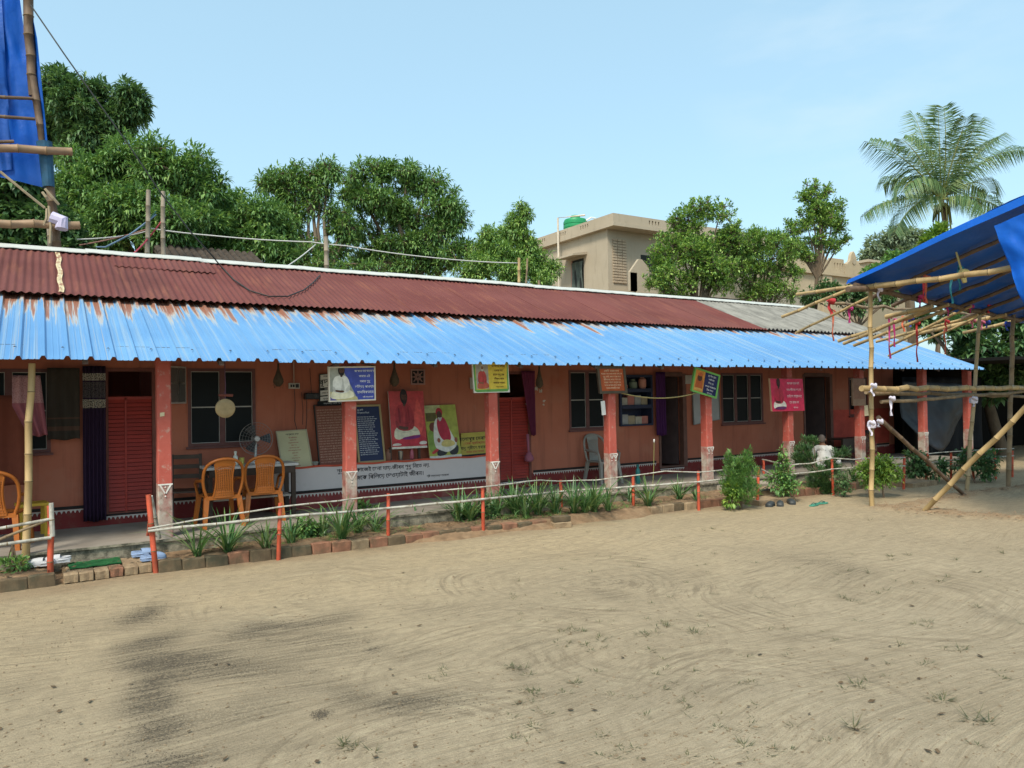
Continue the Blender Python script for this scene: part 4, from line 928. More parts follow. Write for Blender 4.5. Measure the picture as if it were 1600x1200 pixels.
LAB = [['grey carton at the left of the bottom shelf','slate carton second on the bottom shelf','pale carton third on the bottom shelf','tan carton at the right of the bottom shelf'],['tan packet at the left of the middle shelf','cream packet second on the middle shelf','low grey packet third on the middle shelf','dull red packet at the right of the middle shelf'],['squat pinkish tin at the left of the top shelf','green grey jar standing midway on the top shelf','tall salmon jar at the right of the top shelf']]
for k, zz in enumerate((c+.037, c+.437, c+.777)):
    n = len(LAB[k]); ww = (b-a-.14)/n
    for j in range(n):
        x0 = a+.07+ww*j+.008; h = (.21,.19,.24)[k]*rnd.uniform(.7,1.05); col = m_dull[(k*2+j) % 4]; mb = MB()
        if k == 2:
            r = ww*.34; hh = (.10,.19,.27)[j]; mb.lathe([(r*.8,0),(r,hh*.15),(r,hh*.7),(r*.5,hh*.85),(r*.55,hh*.88),(r*.55,hh),(r*.2,hh+.005)], (0,0,0), 14); o = autosmooth(mb.build('jar', (m_dull[3], mat('jar_green', (.16,.20,.15), .5), mat('jar_salmon', (.5,.22,.17), .5))[j], None, local=True)); o.location = (x0+ww*.45, WY+.06, zz+.001)
            tag(o, LAB[k][j], 'jar', 'things on the wall shelves')
        else:
            mb.box(0, ww-.016, 0, .16, 0, h); mb.box(.012, ww-.028, -.004, -.0005, h*.25, h*.7); o = mb.build('carton', col, None, local=True); o.location = (x0, WY+.0+rnd.uniform(0,.05), zz+.001); tag(o, LAB[k][j], 'carton', 'things on the wall shelves')

# ------------------------------------------------------------------ furniture on the veranda
def chair_mesh(m, local_grid=True, arms=True):
    """moulded plastic chair, front +Y; returns list of (part name, MB)"""
    P = []; sw, sd, sh, bh = .225, .22, .43, .93
    s = MB(); s.grid(lambda u, v: (-sw+2*sw*u, -sd+2*sd*v, sh-.018*math.sin(math.pi*u)*math.sin(math.pi*v)+.012*(v > .95)*0), 10, 10, (0, 0, -.022)); s.box(-sw,sw,sd,sd+.012,sh-.05,sh-.002); s.box(-sw,sw,-sd-.012,-sd,sh-.05,sh-.002); P.append(('seat', s))
    for x in (-1, 1):
        for y in (-1, 1):
            l = MB(); a = Vector((x*(sw-.015), y*(sd-.02), sh-.02)); b = Vector((x*(sw+.03), y*(sd+.045), 0)); w0, w1 = .033, .024
            l.hexa([b+Vector((-w1,-w1,0)), b+Vector((w1,-w1,0)), b+Vector((w1,w1,0)), b+Vector((-w1,w1,0))], [a+Vector((-w0,-w0*.8,0)), a+Vector((w0,-w0*.8,0)), a+Vector((w0,w0*.8,0)), a+Vector((-w0,w0*.8,0))]); P.append(('leg', l))
    def bp(x, z): return Vector((x, -sd-.03-(z-sh)*.20-.05*(x/sw)**2*-1, z))
    f = MB(); pts = []
    for i in range(25):
        an = math.pi*i/24; x = -math.cos(an)*(sw+.035); z = sh+.20+(bh-sh-.20)*math.sin(an)**.55
        pts.append(bp(x, z))
    pts = [bp(-sw+.02, sh-.02)]+[bp(-sw-.02, sh+.1)]+pts+[bp(sw+.02, sh+.1), bp(sw-.02, sh-.02)]
    f.tube(pts, .021, 8); P.append(('back_frame', f))
    c = MB(); nx, nz = 9, 14
    for i in range(nx+1):
        u = i/nx; pp = []
        for k in range(9):
            v = k/8; hw = .105+.028*(2*v-1)**2; z = sh-.01+(bh-sh-.01)*v; pp.append(bp(-hw+2*hw*u, z-.04*v*(2*u-1)**2))
        c.tube(pp, .0085 if 0 < i < nx else .013, 5)
    for k in range(nz+1):
        v = k/nz; hw = .105+.028*(2*v-1)**2; z = sh-.01+(bh-sh-.03)*v; wd = .009 if 2 < k < nz-1 else .02
        c.tube([bp(-hw+2*hw*j/4, z-.04*v*(2*j/4-1)**2) for j in range(5)], wd, 5, flat=.35, up=(0,0,1))
    c.grid(lambda u, v: bp(-.13+.26*u, bh-.10+.09*v)+Vector((0,.004,0)), 6, 2, (0,-.012,0)); P.append(('back_panel', c))
    if arms:
        for x in (-1, 1):
            a = MB(); q = [bp(x*(sw+.03), sh+.22), Vector((x*(sw+.045), -.08, sh+.20)), Vector((x*(sw+.045), .10, sh+.19)), Vector((x*(sw+.035), sd-.01, sh+.15)), Vector((x*(sw-.0), sd-.01, sh-.02))]
            a.tube(q, [.02,.022,.024,.022,.024], 8, flat=.8); P.append(('armrest', a))
    return P
def make_chair(label, colmat, loc, rz, group):
    t = thing('plastic_chair', loc, label, 'chair', group, rz)
    for n, mb in chair_mesh(colmat): autosmooth(mb.build(n, colmat, t, local=True), 50)
    return t
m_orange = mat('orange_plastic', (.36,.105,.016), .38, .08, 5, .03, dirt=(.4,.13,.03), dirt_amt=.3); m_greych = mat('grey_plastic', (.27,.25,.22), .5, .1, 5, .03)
GRP = 'plastic armchairs on the veranda'
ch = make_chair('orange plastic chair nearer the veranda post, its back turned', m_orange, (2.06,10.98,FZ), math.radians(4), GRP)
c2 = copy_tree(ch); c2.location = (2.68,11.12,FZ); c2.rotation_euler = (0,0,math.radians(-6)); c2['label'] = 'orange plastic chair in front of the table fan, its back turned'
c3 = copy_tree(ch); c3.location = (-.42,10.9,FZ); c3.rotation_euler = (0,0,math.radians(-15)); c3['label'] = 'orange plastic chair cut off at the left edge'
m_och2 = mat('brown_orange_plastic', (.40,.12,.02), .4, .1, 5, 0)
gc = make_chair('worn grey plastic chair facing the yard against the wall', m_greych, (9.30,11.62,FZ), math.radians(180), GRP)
# dark wooden chair
t = thing('wooden_chair', (1.72,11.60,FZ), 'dark wooden straight chair in shadow beside the post', 'chair', rz=math.radians(165))
for x in (-.19, .19):
    mb = MB(); mb.box(x-.02,x+.02,-.21,-.17,0,.95); mb.build('leg', m_wood_dark, t, local=True)
    mb = MB(); mb.box(x-.02,x+.02,.17,.21,0,.43); mb.build('leg', m_wood_dark, t, local=True)
mb = MB(); mb.box(-.22,.22,-.22,.22,.431,.455); mb.build('seat', m_wood_dark, t, local=True)
for z in (.60,.74,.88): mb = MB(); mb.box(-.169,.169,-.20,-.18,z,z+.06); mb.build('back_rail', m_wood_dark, t, local=True)
# table
t = thing('table', (2.55,11.42,FZ), 'narrow dark table with a pale top behind two orange chairs', 'table')
mb = MB(); mb.box(-.62,.66,-.28,.24,.745,.78); mb.build('table_top', mat('table_white', (.52,.50,.47), .5, .15, 6, 0, dirt=(.3,.27,.24)), t, local=True)
mb = MB(); mb.box(-.58,.62,-.262,-.24,.64,.744); mb.box(-.58,.62,.18,.2,.64,.744); mb.build('apron', m_wood_dark, t, local=True)
for x in (-.56, .60):
    for y in (-.21, .16): mb = MB(); mb.box(x-.03,x+.03,y-.028,y+.028,0,.639); mb.build('leg', m_wood_dark, t, local=True)
mb = MB(); mb.box(-.52,.56,-.23,.18,.30,.325); mb.build('shelf', mat('table_shelf', (.35,.33,.30), .6), t, local=True)
zt = FZ+.781
def lathe_thing(name, label, cat, loc, prof, m, n=14, group=None, extra=None):
    mb = MB(); mb.lathe(prof, (0,0,0), n); o = autosmooth(mb.build(name, m, None, local=True)); o.location = loc; return tag(o, label, cat, group)
lathe_thing('bottle', 'small white spray bottle standing on the pale table', 'bottle', (2.36,11.34,zt), [(.034,0),(.036,.01),(.036,.12),(.014,.15),(.014,.17),(.02,.172),(.02,.2),(.004,.205)], mat('bottle_white', (.6,.58,.5), .4))
lathe_thing('cup', 'yellow and white cup beside the spray bottle on the table', 'cup', (2.46,11.40,zt), [(.03,0),(.038,.10),(.036,.10),(.028,.006)], mat('cup_yellow', (.5,.42,.10), .4), extra=1)
mb = MB(); mb.box(-.15,.15,-.1,.1,0,.012); mb.box(-.12,.13,-.09,.08,.0125,.02); o = mb.build('papers', mat('paper', (.5,.48,.46), .8, .05, 5, 0), None, local=True); o.location = (2.85,11.36,zt); tag(o, 'loose papers lying on the pale table', 'papers')
mb = MB(); mb.box(-.11,.11,-.07,.07,0,.03); mb.box(-.1,.1,-.06,.075,.0305,.07); o = mb.build('books', mat('book_dark', (.03,.04,.06), .7), None, local=True); o.location = (2.17,11.42,zt); tag(o, 'short stack of dark books on the table', 'books')
# table fan
t = thing('table_fan', (2.70,11.56,zt), 'dark table fan with round wire guard on the table', 'fan')
f0 = Vector((0, 0, .36)); m_fan = mat('fan_grey', (.20,.20,.20), .5, .1, 5, 0)
mb = MB(); mb.lathe([(.10,0),(.10,.02),(.03,.045),(.02,.06),(.02,.30)], (0,0.03,0), 16); autosmooth(mb.build('stand', mat('fan_stand', (.55,.54,.52), .5), t, local=True))
mb = MB(); mb.lathe([(.001,-.02),(.035,-.015),(.04,.0),(.05,.1),(.02,.13)], (0,0,0), 14); mb.v = [(x, z+.0, y+f0.z) for x, y, z in mb.v]; autosmooth(mb.build('motor', m_fan, t, local=True))
for k in range(3):
    an = k*2.094; mb = MB()
    mb.grid(lambda u, v: (math.cos(an+.75*(v-.5))*(.04+.17*u), -.035+.03*(v-.5), f0.z+math.sin(an+.75*(v-.5))*(.04+.17*u)), 6, 4, (0,.003,0)); mb.build('blade', mat('fan_blade', (.035,.035,.04), .4), t, local=True)
mb = MB()
for r in (.24,.20,.16,.12,.08,.05):
    mb.tube([(r*math.cos(2*math.pi*i/28), -.075+.05*(r/.24)**2, f0.z+r*math.sin(2*math.pi*i/28)) for i in range(29)], .004 if r > .23 else .0018, 5, False)
for k in range(24):
    an = k*math.pi/12; mb.tube([(.03*math.cos(an), -.075, f0.z+.03*math.sin(an)), (.15*math.cos(an), -.06, f0.z+.15*math.sin(an)), (.24*math.cos(an), -.025, f0.z+.24*math.sin(an))], .0016, 4)
mb.build('guard', mat('fan_wire', (.22,.21,.20), .4, metal=.3), t, local=True)
mb = MB(); mb.lathe([(.04,0),(.035,-.008),(.001,-.010)], (0,0,0), 14); mb.v = [(x, z-.08, y+f0.z) for x, y, z in mb.v]; mb.build('badge', mat('fan_badge', (.48,.45,.42), .5), t, local=True)
# small things
lathe_thing('water_bottle', 'teal water bottle standing near the veranda edge', 'bottle', tuple(at(997, 756, Z=FZ)), [(.04,0),(.045,.01),(.045,.25),(.02,.31),(.02,.33),(.028,.331),(.028,.37),(.004,.375)], mat('bottle_teal', (.012,.11,.11), .3))
lathe_thing('water_bottle', 'pink bottle on the bench under the red poster', 'bottle', (at(643.5,716,Y=11.8).x, 11.8, .955), [(.03,0),(.036,.02),(.034,.12),(.014,.16),(.014,.20),(.004,.205)], mat('bottle_pink', (.40,.10,.14), .35))
lathe_thing('jar', 'squat brown jar on the bench left of the pink bottle', 'jar', (at(607,718,Y=11.82).x, 11.82, .955), [(.05,0),(.055,.02),(.055,.12),(.04,.15),(.045,.16),(.045,.18),(.01,.185)], mat('jar_brown', (.20,.09,.06), .5))
lathe_thing('tumbler', 'steel tumbler on the bench beneath the red poster', 'tumbler', (at(626,718,Y=11.84).x, 11.84, .955), [(.035,0),(.045,.14),(.043,.14),(.033,.005)], mat('steel', (.3,.3,.28), .3, .1, 5, 0, metal=.8))
lathe_thing('small_bowl', 'pale bowl on the bench between cream and brown boards', 'bowl', (at(493,730,Y=11.8).x, 11.8, .955), [(.03,0),(.055,.05),(.052,.05),(.027,.006)], mat('bowl_green', (.35,.38,.33), .5))
# yellow stool, stick
t = thing('stool', tuple(at(50,838,Z=FZ)), 'yellow painted stool frame left of the bamboo fence end', 'stool', rz=.15); m_y = mat('stool_yellow', (.52,.33,.03), .55, .15, 6, 0)
for x in (-.14, .14):
    for y in (-.13, .13): mb = MB(); mb.box(x-.022,x+.022,y-.022,y+.022,0,.40); mb.build('leg', m_y, t, local=True)
mb = MB(); mb.box(-.17,.17,-.16,.16,.401,.435); mb.build('seat', m_y, t, local=True)
mb = MB(); a = at(72,826,Z=FZ); mb.tube([a, at(70.5,756,Y=a.y+.25)], [.007,.006], 6); o = mb.build('walking_stick', m_wood_dark, None, origin=tuple(a)); tag(o, 'thin dark stick leaning on the wall by the yellow stool', 'stick')
# bamboo prop at the left
t = thing('bamboo_prop', tuple(at(39,893,Z=.08)), 'tall bamboo pole propping the eave at the left', 'pole')
mb = MB(); a = at(39, 897, Z=.06); b = at(50, 568, Y=10.35); bamboo(mb, a, b, .042, wob=.016); autosmooth(mb.build('pole', m_bamboo, t), 60)

# ------------------------------------------------------------------ people
def skinned(name, joints, edges, mate, parent=None, root=0, lv=2, local=True):
    me = bpy.data.meshes.new(name); me.from_pydata([j[0] for j in joints], edges, []); me.materials.append(mate)
    o = bpy.data.objects.new(name, me); COL.objects.link(o)
    if parent: o.parent = parent
    sk = o.modifiers.new('skin', 'SKIN'); sk.use_smooth_shade = True; sk.branch_smoothing = .3
    if not me.skin_vertices: me.skin_vertices.new()
    for i, (p, r) in enumerate(joints):
        d = me.skin_vertices[0].data[i]; d.radius = r if isinstance(r, tuple) else (r, r); d.use_root = (i == root)
    su = o.modifiers.new('sub', 'SUBSURF'); su.levels = lv; su.render_levels = lv
    return o
def hand(J, E, wrist, d, up):
    """five separate bent fingers on a palm"""
    d, up = Vector(d).normalized(), Vector(up).normalized(); s = d.cross(up).normalized(); w = Vector(J[wrist][0])
    J.append((tuple(w+d*.05), (.034,.018))); pm = len(J)-1; E.append((wrist, pm))
    for i, (o, L) in enumerate(((-.03,.075),(-.01,.088),(.01,.082),(.03,.062))):
        b = w+d*.075+s*o; J.append((tuple(b), .010)); a0 = len(J)-1; E.append((pm, a0))
        m_ = b+d*L*.55-up*.006; J.append((tuple(m_), .009)); E.append((a0, a0+1)); J.append((tuple(m_+d*L*.4-up*.022), .0075)); E.append((a0+1, a0+2))
    b = w+d*.03-s*.038; J.append((tuple(b), .012)); a0 = len(J)-1; E.append((pm, a0)); J.append((tuple(b+d*.035-s*.022-up*.008), .010)); E.append((a0, a0+1))
def head(J, E, neck, c, fwd):
    c, fwd = Vector(c), Vector(fwd).normalized()
    J.append((tuple(c+Vector((0,0,-.035))+fwd*.012), (.068,.074))); a = len(J)-1; E.append((neck, a))
    J.append((tuple(c+Vector((0,0,.035))), (.076,.088))); E.append((a, a+1)); J.append((tuple(c+Vector((0,0,.088))-fwd*.006), (.05,.058))); E.append((a+1, a+2))
def face(t, c, fwd, skin, hair, cap):
    c, fwd = Vector(c), Vector(fwd).normalized(); side = fwd.cross(Vector((0,0,1)))
    mb = MB()
    mb.tube([c+fwd*.085+Vector((0,0,.02)), c+fwd*.105+Vector((0,0,-.015)), c+fwd*.085+Vector((0,0,-.03))], [.008,.014,.008], 6)
    for s in (-1, 1): mb.tube([c+side*s*.076+Vector((0,0,.03)), c+side*s*.088+Vector((0,0,.005))-fwd*.008, c+side*s*.074+Vector((0,0,-.03))], [.010,.018,.008], 6)
    autosmooth(mb.build('nose_and_ears', skin, t, local=True))
    mb = MB()
    for s in (-1, 1): mb.lathe([(.001,-.008),(.010,-.003),(.010,.003),(.001,.008)], tuple(c+fwd*.082+side*s*.032+Vector((0,0,.018))), 8)
    mb.build('eyes', m_black, t, local=True)
    mb = MB(); mb.tube([c+fwd*.083-side*.025+Vector((0,0,-.055)), c+fwd*.09+Vector((0,0,-.055)), c+fwd*.083+side*.025+Vector((0,0,-.055))], .006, 6); mb.build('mouth', mat('lip', (.20,.06,.05)), t, local=True)
    mb = MB(); n = 20
    def hp(u, v):
        an = 2*math.pi*u; ph = math.pi*.5*v
        lo, hi = cap; z = lo+(hi-lo)*v
        r = math.sqrt(max(0, 1-((z-.03)/.088)**2))
        front = math.cos(an); kz = z+(.055*max(0, front)**1.5)*(1-v)
        r = math.sqrt(max(.0, 1-((kz-.02)/.105)**2)); bumpn = 1.05+.03*mnoise.noise(Vector((an*2, v*4, 1)))
        return c+fwd*(math.cos(an)*.083*r*bumpn)+side*(math.sin(an)*.075*r*bumpn)+Vector((0,0,kz))
    mb.grid(hp, n, 8); mb.build('hair', hair, t, True, local=True)
m_skin = mat('skin_brown', (.20,.095,.055), .55, .08, 8, .03, spec=.4); m_shirt = mat('white_cotton', (.52,.51,.49), .85, .06, 9, .15)
# old man in white, sitting on the veranda, back three quarters to us
t = thing('person', (14.95,10.72,FZ), 'person in a white shirt sitting on the veranda with back turned', 'person')
hd = Vector((-.03,.06,.625)); fw_ = Vector((.75,.6,0))
J = [((0,0,.09),(.15,.12)), ((.0,.02,.24),(.135,.10)), ((.01,.045,.38),(.145,.092)), ((0,.055,.455),(.10,.07)), ((-.02,.06,.53),.047)]
E = [(0,1),(1,2),(2,3),(3,4)]
for s in (-1, 1):
    k = len(J); sd_ = Vector((.62,-.78,0))*s
    J += [(tuple(Vector((0,.052,.447))+sd_*.10), .055), (tuple(Vector((0,.05,.425))+sd_*.175), .052), (tuple(Vector((.05,.08,.22))+sd_*.235), .042), (tuple(Vector((.22,.22,.14))+sd_*.16), .032), (tuple(Vector((.28,.27,.13))+sd_*.11), .025)]
    E += [(3,k),(k,k+1),(k+1,k+2),(k+2,k+3),(k+3,k+4)]; hand(J, E, k+4, Vector((.5,.5,-.05))-sd_*.3, (0,0,1))
    k = len(J); J += [(tuple(Vector((.02,.02,.09))+sd_*.11), .085), (tuple(Vector((.22,.16,.13))+sd_*.30), .062), (tuple(Vector((.32,.28,.06))+sd_*.02), .045), (tuple(Vector((.40,.33,.05))-sd_*.10), .035)]
    E += [(0,k),(k,k+1),(k+1,k+2),(k+2,k+3)]
head(J, E, 4, hd, fw_)
skinned('body', J, E, m_skin, t)
g = .016
J2 = [((0,0,.06),(.20,.165)), ((.0,.02,.22),(.20,.145)), ((.01,.04,.36),(.205,.135)), ((0,.055,.452),(.135,.095)), ((-.012,.058,.512),(.066,.062))]; E2 = [(0,1),(1,2),(2,3),(3,4)]
for s in (-1, 1):
    sd_ = Vector((.62,-.78,0))*s; k = len(J2)
    J2 += [(tuple(Vector((0,.052,.45))+sd_*.10), .074), (tuple(Vector((0,.05,.425))+sd_*.175), .070), (tuple(Vector((.025,.065,.32))+sd_*.215), .062), (tuple(Vector((.05,.08,.225))+sd_*.235), .056), (tuple(Vector((.12,.14,.185))+sd_*.21), .048)]; E2 += [(3,k),(k,k+1),(k+1,k+2),(k+2,k+3),(k+3,k+4)]
skinned('shirt', J2, E2, m_shirt, t)
J3 = [((0,.0,.06),(.18,.15))]; E3 = []
for s in (-1, 1):
    sd_ = Vector((.62,-.78,0))*s; k = len(J3)
    J3 += [(tuple(Vector((.03,.03,.09))+sd_*.12), .105), (tuple(Vector((.22,.16,.13))+sd_*.30), .082), (tuple(Vector((.31,.27,.07))+sd_*.06), .066)]; E3 += [(0,k),(k,k+1),(k+1,k+2)]
skinned('dhoti', J3, E3, m_shirt, t)
face(t, hd, fw_, m_skin, mat('grey_hair', (.125,.10,.088), .9, .25, 20, .3), (-.045,.121))
# woman behind the post
t = thing('person', (17.30,11.25,FZ), 'person in a dark red patterned sari sitting behind the sixth post', 'person')
hd = Vector((0,-.02,.665+.0)); fw_ = Vector((-.75,-.6,0)); m_sk2 = mat('skin_dark', (.115,.052,.032), .55, .08, 8, .03)
J = [((0,0,.10),(.15,.12)), ((0,0,.26),(.125,.095)), ((0,0,.43),(.14,.085)), ((0,0,.52),(.065,.055)), ((0,-.01,.585),.042)]; E = [(0,1),(1,2),(2,3),(3,4)]
for s in (-1, 1):
    sd_ = Vector((-.62,.78,0))*s; k = len(J)
    J += [(tuple(Vector((0,0,.46))+sd_*.165), .048), (tuple(Vector((-.06,-.05,.26))+sd_*.21), .036), (tuple(Vector((-.22,-.16,.20))+sd_*.12), .028), (tuple(Vector((-.27,-.20,.19))+sd_*.09), .022)]; E += [(2,k),(k,k+1),(k+1,k+2),(k+2,k+3)]
    hand(J, E, k+3, Vector((-.5,-.4,-.1))-sd_*.2, (0,0,1))
    k = len(J); J += [(tuple(Vector((-.02,-.02,.09))+sd_*.10), .08), (tuple(Vector((-.24,-.18,.12))+sd_*.25), .06), (tuple(Vector((-.32,-.26,.06))), .042)]; E += [(0,k),(k,k+1),(k+1,k+2)]
head(J, E, 4, hd, fw_); skinned('body', J, E, m_sk2, t)
s = NT('sari_print'); n1 = s.noise(s.coord(), 24, 2); s.color(s.ramp(n1, [(.42,(.16,.02,.02)),(.5,(.06,.02,.02)),(.6,(.20,.11,.05))])); s.set(Roughness=.8)
J2 = [((0,0,.08),(.19,.16)), ((0,0,.26),(.145,.115)), ((0,0,.43),(.158,.10)), ((0,0,.49),(.09,.075))]; E2 = [(0,1),(1,2),(2,3)]
for q in (-1, 1):
    sd_ = Vector((-.62,.78,0))*q; k = len(J2); J2 += [(tuple(Vector((0,0,.46))+sd_*.165), .062), (tuple(Vector((-.03,-.03,.33))+sd_*.19), .055)]; E2 += [(2,k),(k,k+1)]
    k = len(J2); J2 += [(tuple(Vector((-.02,-.02,.10))+sd_*.10), .105), (tuple(Vector((-.24,-.18,.12))+sd_*.25), .08), (tuple(Vector((-.31,-.25,.07))), .065)]; E2 += [(0,k),(k,k+1),(k+1,k+2)]
skinned('sari', J2, E2, s.m, t); face(t, hd, fw_, m_sk2, mat('black_hair', (.012,.010,.010), .6, .1, 20, .2), (-.06,.075))
# dark low table beside her
t = thing('low_table', (16.95,11.55,FZ), 'dark wooden low table in shadow beside the sixth post', 'table'); 
mb = MB(); mb.box(-.45,.85,-.22,.22,.52,.555); mb.build('table_top', m_wood_dark, t, local=True)
mb = MB(); mb.box(-.43,.83,-.20,-.185,.2,.519); mb.build('front_board', m_wood_dark, t, local=True)
for x in (-.42, .82):
    for y in (-.19, .19): mb = MB(); mb.box(x-.02,x+.02,y+(-.03 if y > 0 else .006),y+(0 if y > 0 else .03),0,.519); mb.build('leg', m_wood_dark, t, local=True)

# ------------------------------------------------------------------ bamboo fences along the planter
def fence(label, posts, rails, strays=()):
    """posts: (px bottom, py bottom, px top, py top, colour); rails: list of (radius, material, [(post index or px..., px, py)])"""
    base = at(posts[0][0], posts[0][1], Z=0); t = thing('bamboo_fence', tuple(base), label, 'fence', 'low bamboo fences along the planter'); PB = []
    for (bx, by, tx, ty, m, r) in posts:
        a = at(bx, by, Z=-.02); b = at(tx, ty, Y=a.y+rnd.uniform(-.02,.02)); PB.append((a, b)); mb = MB(); bamboo(mb, a-(b-a)*.06, b, r, seg=.28, wob=.006, taper=.95)
        autosmooth(mb.build('post', m, t), 60)
    for r, m, pts in rails:
        P = []
        for (i, px, py) in pts:
            if i >= 0 and i == int(i): y = PB[int(i)][0].y-.035
            else:
                i0 = int(math.floor(i)) if i >= 0 else 0; f = i-i0; i1 = min(i0+1, len(PB)-1)
                # depth along the straight line between neighbouring posts, met by this sight line
                A, B = PB[i0][0], PB[i1][0]; d = ray(px, py); n = Vector((B.y-A.y, -(B.x-A.x), 0)); tt = n.dot(A-EYE)/n.dot(d); P.append(EYE+d*tt+Vector((0,-.035,0))); continue
            P.append(at(px, py, Y=y))
        Q = []; R_ = []
        for a, b in zip(P[:-1], P[1:]):
            pp, qq = bamboo_pts(a, b, r, seg=.33, wob=.006, taper=1); 
            if Q: pp, qq = pp[1:], qq[1:]
            Q += pp; R_ += qq
        mb = MB(); noded(mb, Q, R_, 7); autosmooth(mb.build('rail', m, t), 60)
        tie = MB()
    for a, b in PB[1:]:
        pass
    return t
FR, WR = m_fence_red, m_white_rail
fence('short whitewashed bamboo fence cut off at the left edge', [(-60,935,-58,800,FR,.03),(80,915,78,790,FR,.032)],
      [(.017, WR, [(0,-62,836),(1,80,811)]), (.016, m_bamboo_grey, [(0,-60,868),(1,76,812)]), (.019, WR, [(0,-62,858),(1,80,840)])])
mb = MB(); a = at(82,838,Y=9.6); b = at(80,786,Y=9.6); bamboo(mb, a, b, .026, seg=.2, wob=0); o = mb.build('whitewashed_stake', WR, None, origin=tuple(a)); tag(o, 'short whitewashed stake tied on the left fence end', 'stake')
fence('long bamboo fence from the brick step to the big shrub', [(244,897,232,773,FR,.032),(435,877,438,786,FR,.027),(607,851,607,771,FR,.027),(755,836,754,760,FR,.027),(878,806,876,750,FR,.026),(990,802,989,743,FR,.026),(1092,799,1091,736,FR,.026)],
      [(.0105, WR, [(0,231,826),(.5,340,806),(1,438,792),(2,606,774),(3,754,761),(3.5,842,750),(4,876,752),(4.5,930,750),(5,990,743),(5.5,1036,736),(6,1092,738),(6,1142,733)]),
       (.0175, WR, [(0,231,830),(1,438,808),(2,606,794),(3,754,780),(4,877,768),(5,990,760),(6,1092,753),(6,1143,748)])])
t = thing('crossed_stakes', tuple(at(240,868,Z=0)), 'red and whitewashed stakes crossed at the fence start', 'stakes')
mb = MB(); bamboo(mb, at(229,862,Z=0), at(236,798,Y=10.15), .027, seg=.3, wob=0); mb.build('red_stake', FR, t)
mb = MB(); a = at(247,840,Y=10.2); bamboo(mb, at(249,841,Y=10.25), at(236,775,Y=10.05), .024, seg=.25, wob=0); mb.build('white_stake', WR, t)
fence('bamboo fence beside the person in white behind bushes', [(1183,790,1185,730,FR,.026),(1228,783,1231,728,FR,.03),(1302,775,1300,718,FR,.026),(1359,772,1357,714,FR,.025),(1412,766,1413,713,FR,.026)],
      [(.0125, WR, [(1,1231,727),(1.4,1264,724),(2,1300,716),(2.5,1330,718),(3,1357,716),(4,1414,715)]), (.0125, WR, [(1,1233,742),(1.5,1262,738),(2,1300,733),(3,1357,729),(4,1414,728)])])
t = fence('short bamboo fence side turning in at the steps', [(1228,783,1231,729,FR,.012),(1193,762,1193,718,FR,.027)], [(.014, WR, [(1,1191,718),(0,1231,727)]), (.014, WR, [(1,1190,733),(0.5,1205,742),(0,1226,760)])])
fence('far bamboo fence under the blue pavilion', [(1447,755,1450,708,FR,.028),(1486,752,1486,706,FR,.026),(1522,753,1517,718,FR,.026),(1556,750,1554,702,FR,.026),(1582,746,1582,704,FR,.026)],
      [(.013, WR, [(0,1450,709),(1,1486,706),(2,1518,704),(3,1554,702),(4,1584,701)]), (.014, WR, [(0,1450,724),(1,1486,719),(2,1518,718),(3,1554,714),(4,1584,712)])])

# ------------------------------------------------------------------ planter: soil, brick edging, steps
FY = lambda x: 9.72-.028*(x-1) if x > 1 else 9.72                      # front line of the bricks
mb = MB()
def soilfn(u, v):
    x = -3.4+17.9*u; sp = max(0, min(1, (x-3.6)/.6))*max(0, min(1, (9.0-x)/.7))*max(0, .62+.55*mnoise.noise(Vector((x*1.3, 7, 0))))
    y0 = FY(x)+.05-.34*sp; y = y0+(10.29-y0)*v
    h = (.125 if not .1 < x < 1.12 else .03)+(.03 if not .1 < x < 1.12 else .008)*mnoise.noise(Vector((x*2.5, y*3, 0)))+.018*mnoise.noise(Vector((x*9, y*9, 2)))
    ramp = min(1, max(0, (y-(FY(x)+.05-.34*sp))/(.34*sp+.02)))
    return (x, y, h*(ramp if sp > .05 else (1 if v > .01 else 0))-.005*(v < .01)-.03*sp*ramp)
mb.grid(soilfn, 260, 16); o = mb.build('planting_bed', m_soil, None, True); tag(o, kind='structure')
bt = bmesh.new(); bmesh.ops.create_cube(bt, size=1)
for v in bt.verts: v.co = Vector((v.co.x*.245, v.co.y*.11, v.co.z*.16))
bmesh.ops.subdivide_edges(bt, edges=[e for e in bt.edges if abs((e.verts[0].co-e.verts[1].co).x) > .1], cuts=2)
bmesh.ops.bevel(bt, geom=[e for e in bt.edges if e.calc_face_angle(0) > .5], offset=.012, segments=1, affect='EDGES')
BR = []
for k in range(3):
    me = bpy.data.meshes.new('brick'); b2 = bt.copy()
    for v in b2.verts: v.co += Vector((rnd.uniform(-.006,.006), rnd.uniform(-.006,.006), rnd.uniform(-.006,.006)))
    b2.to_mesh(me); b2.free(); me.materials.append([m_brick, m_brick_dark, m_brick_pale][k]); BR.append(me)
ed = thing('brick_edging', (-3.2, FY(-3.2), 0), 'row of worn bricks edging the planting bed', 'edging')
def brick(par, k, loc, rz=0, sc=(1,1,1), tilt=0): return linkmesh('brick', BR[k], par, Vector(loc)-root_of(par).location, (tilt, rnd.uniform(-.03,.03), rz), sc)
x = -3.2
while x < 14.6:
    if not (-.06 < x < 1.05 or 10.55 < x+.12 < 11.6):
        buried = 3.9 < x < 8.6
        k = (1 if rnd.random() < .75 else 0) if x < 3.1 else (2 if 9.0 > x > 7.5 else rnd.choice((0,0,1,2,0)))
        if not (buried and rnd.random() < (.12 if x < 5.6 else .55)):
            brick(ed, k, (x+.12, FY(x)+rnd.uniform(-.02,.02), .048+rnd.uniform(-.014,.010)-(.022 if buried else 0)), rnd.uniform(-.05,.05), (1.02, 1, 1.02), rnd.uniform(-.06,.06))
    x += .256
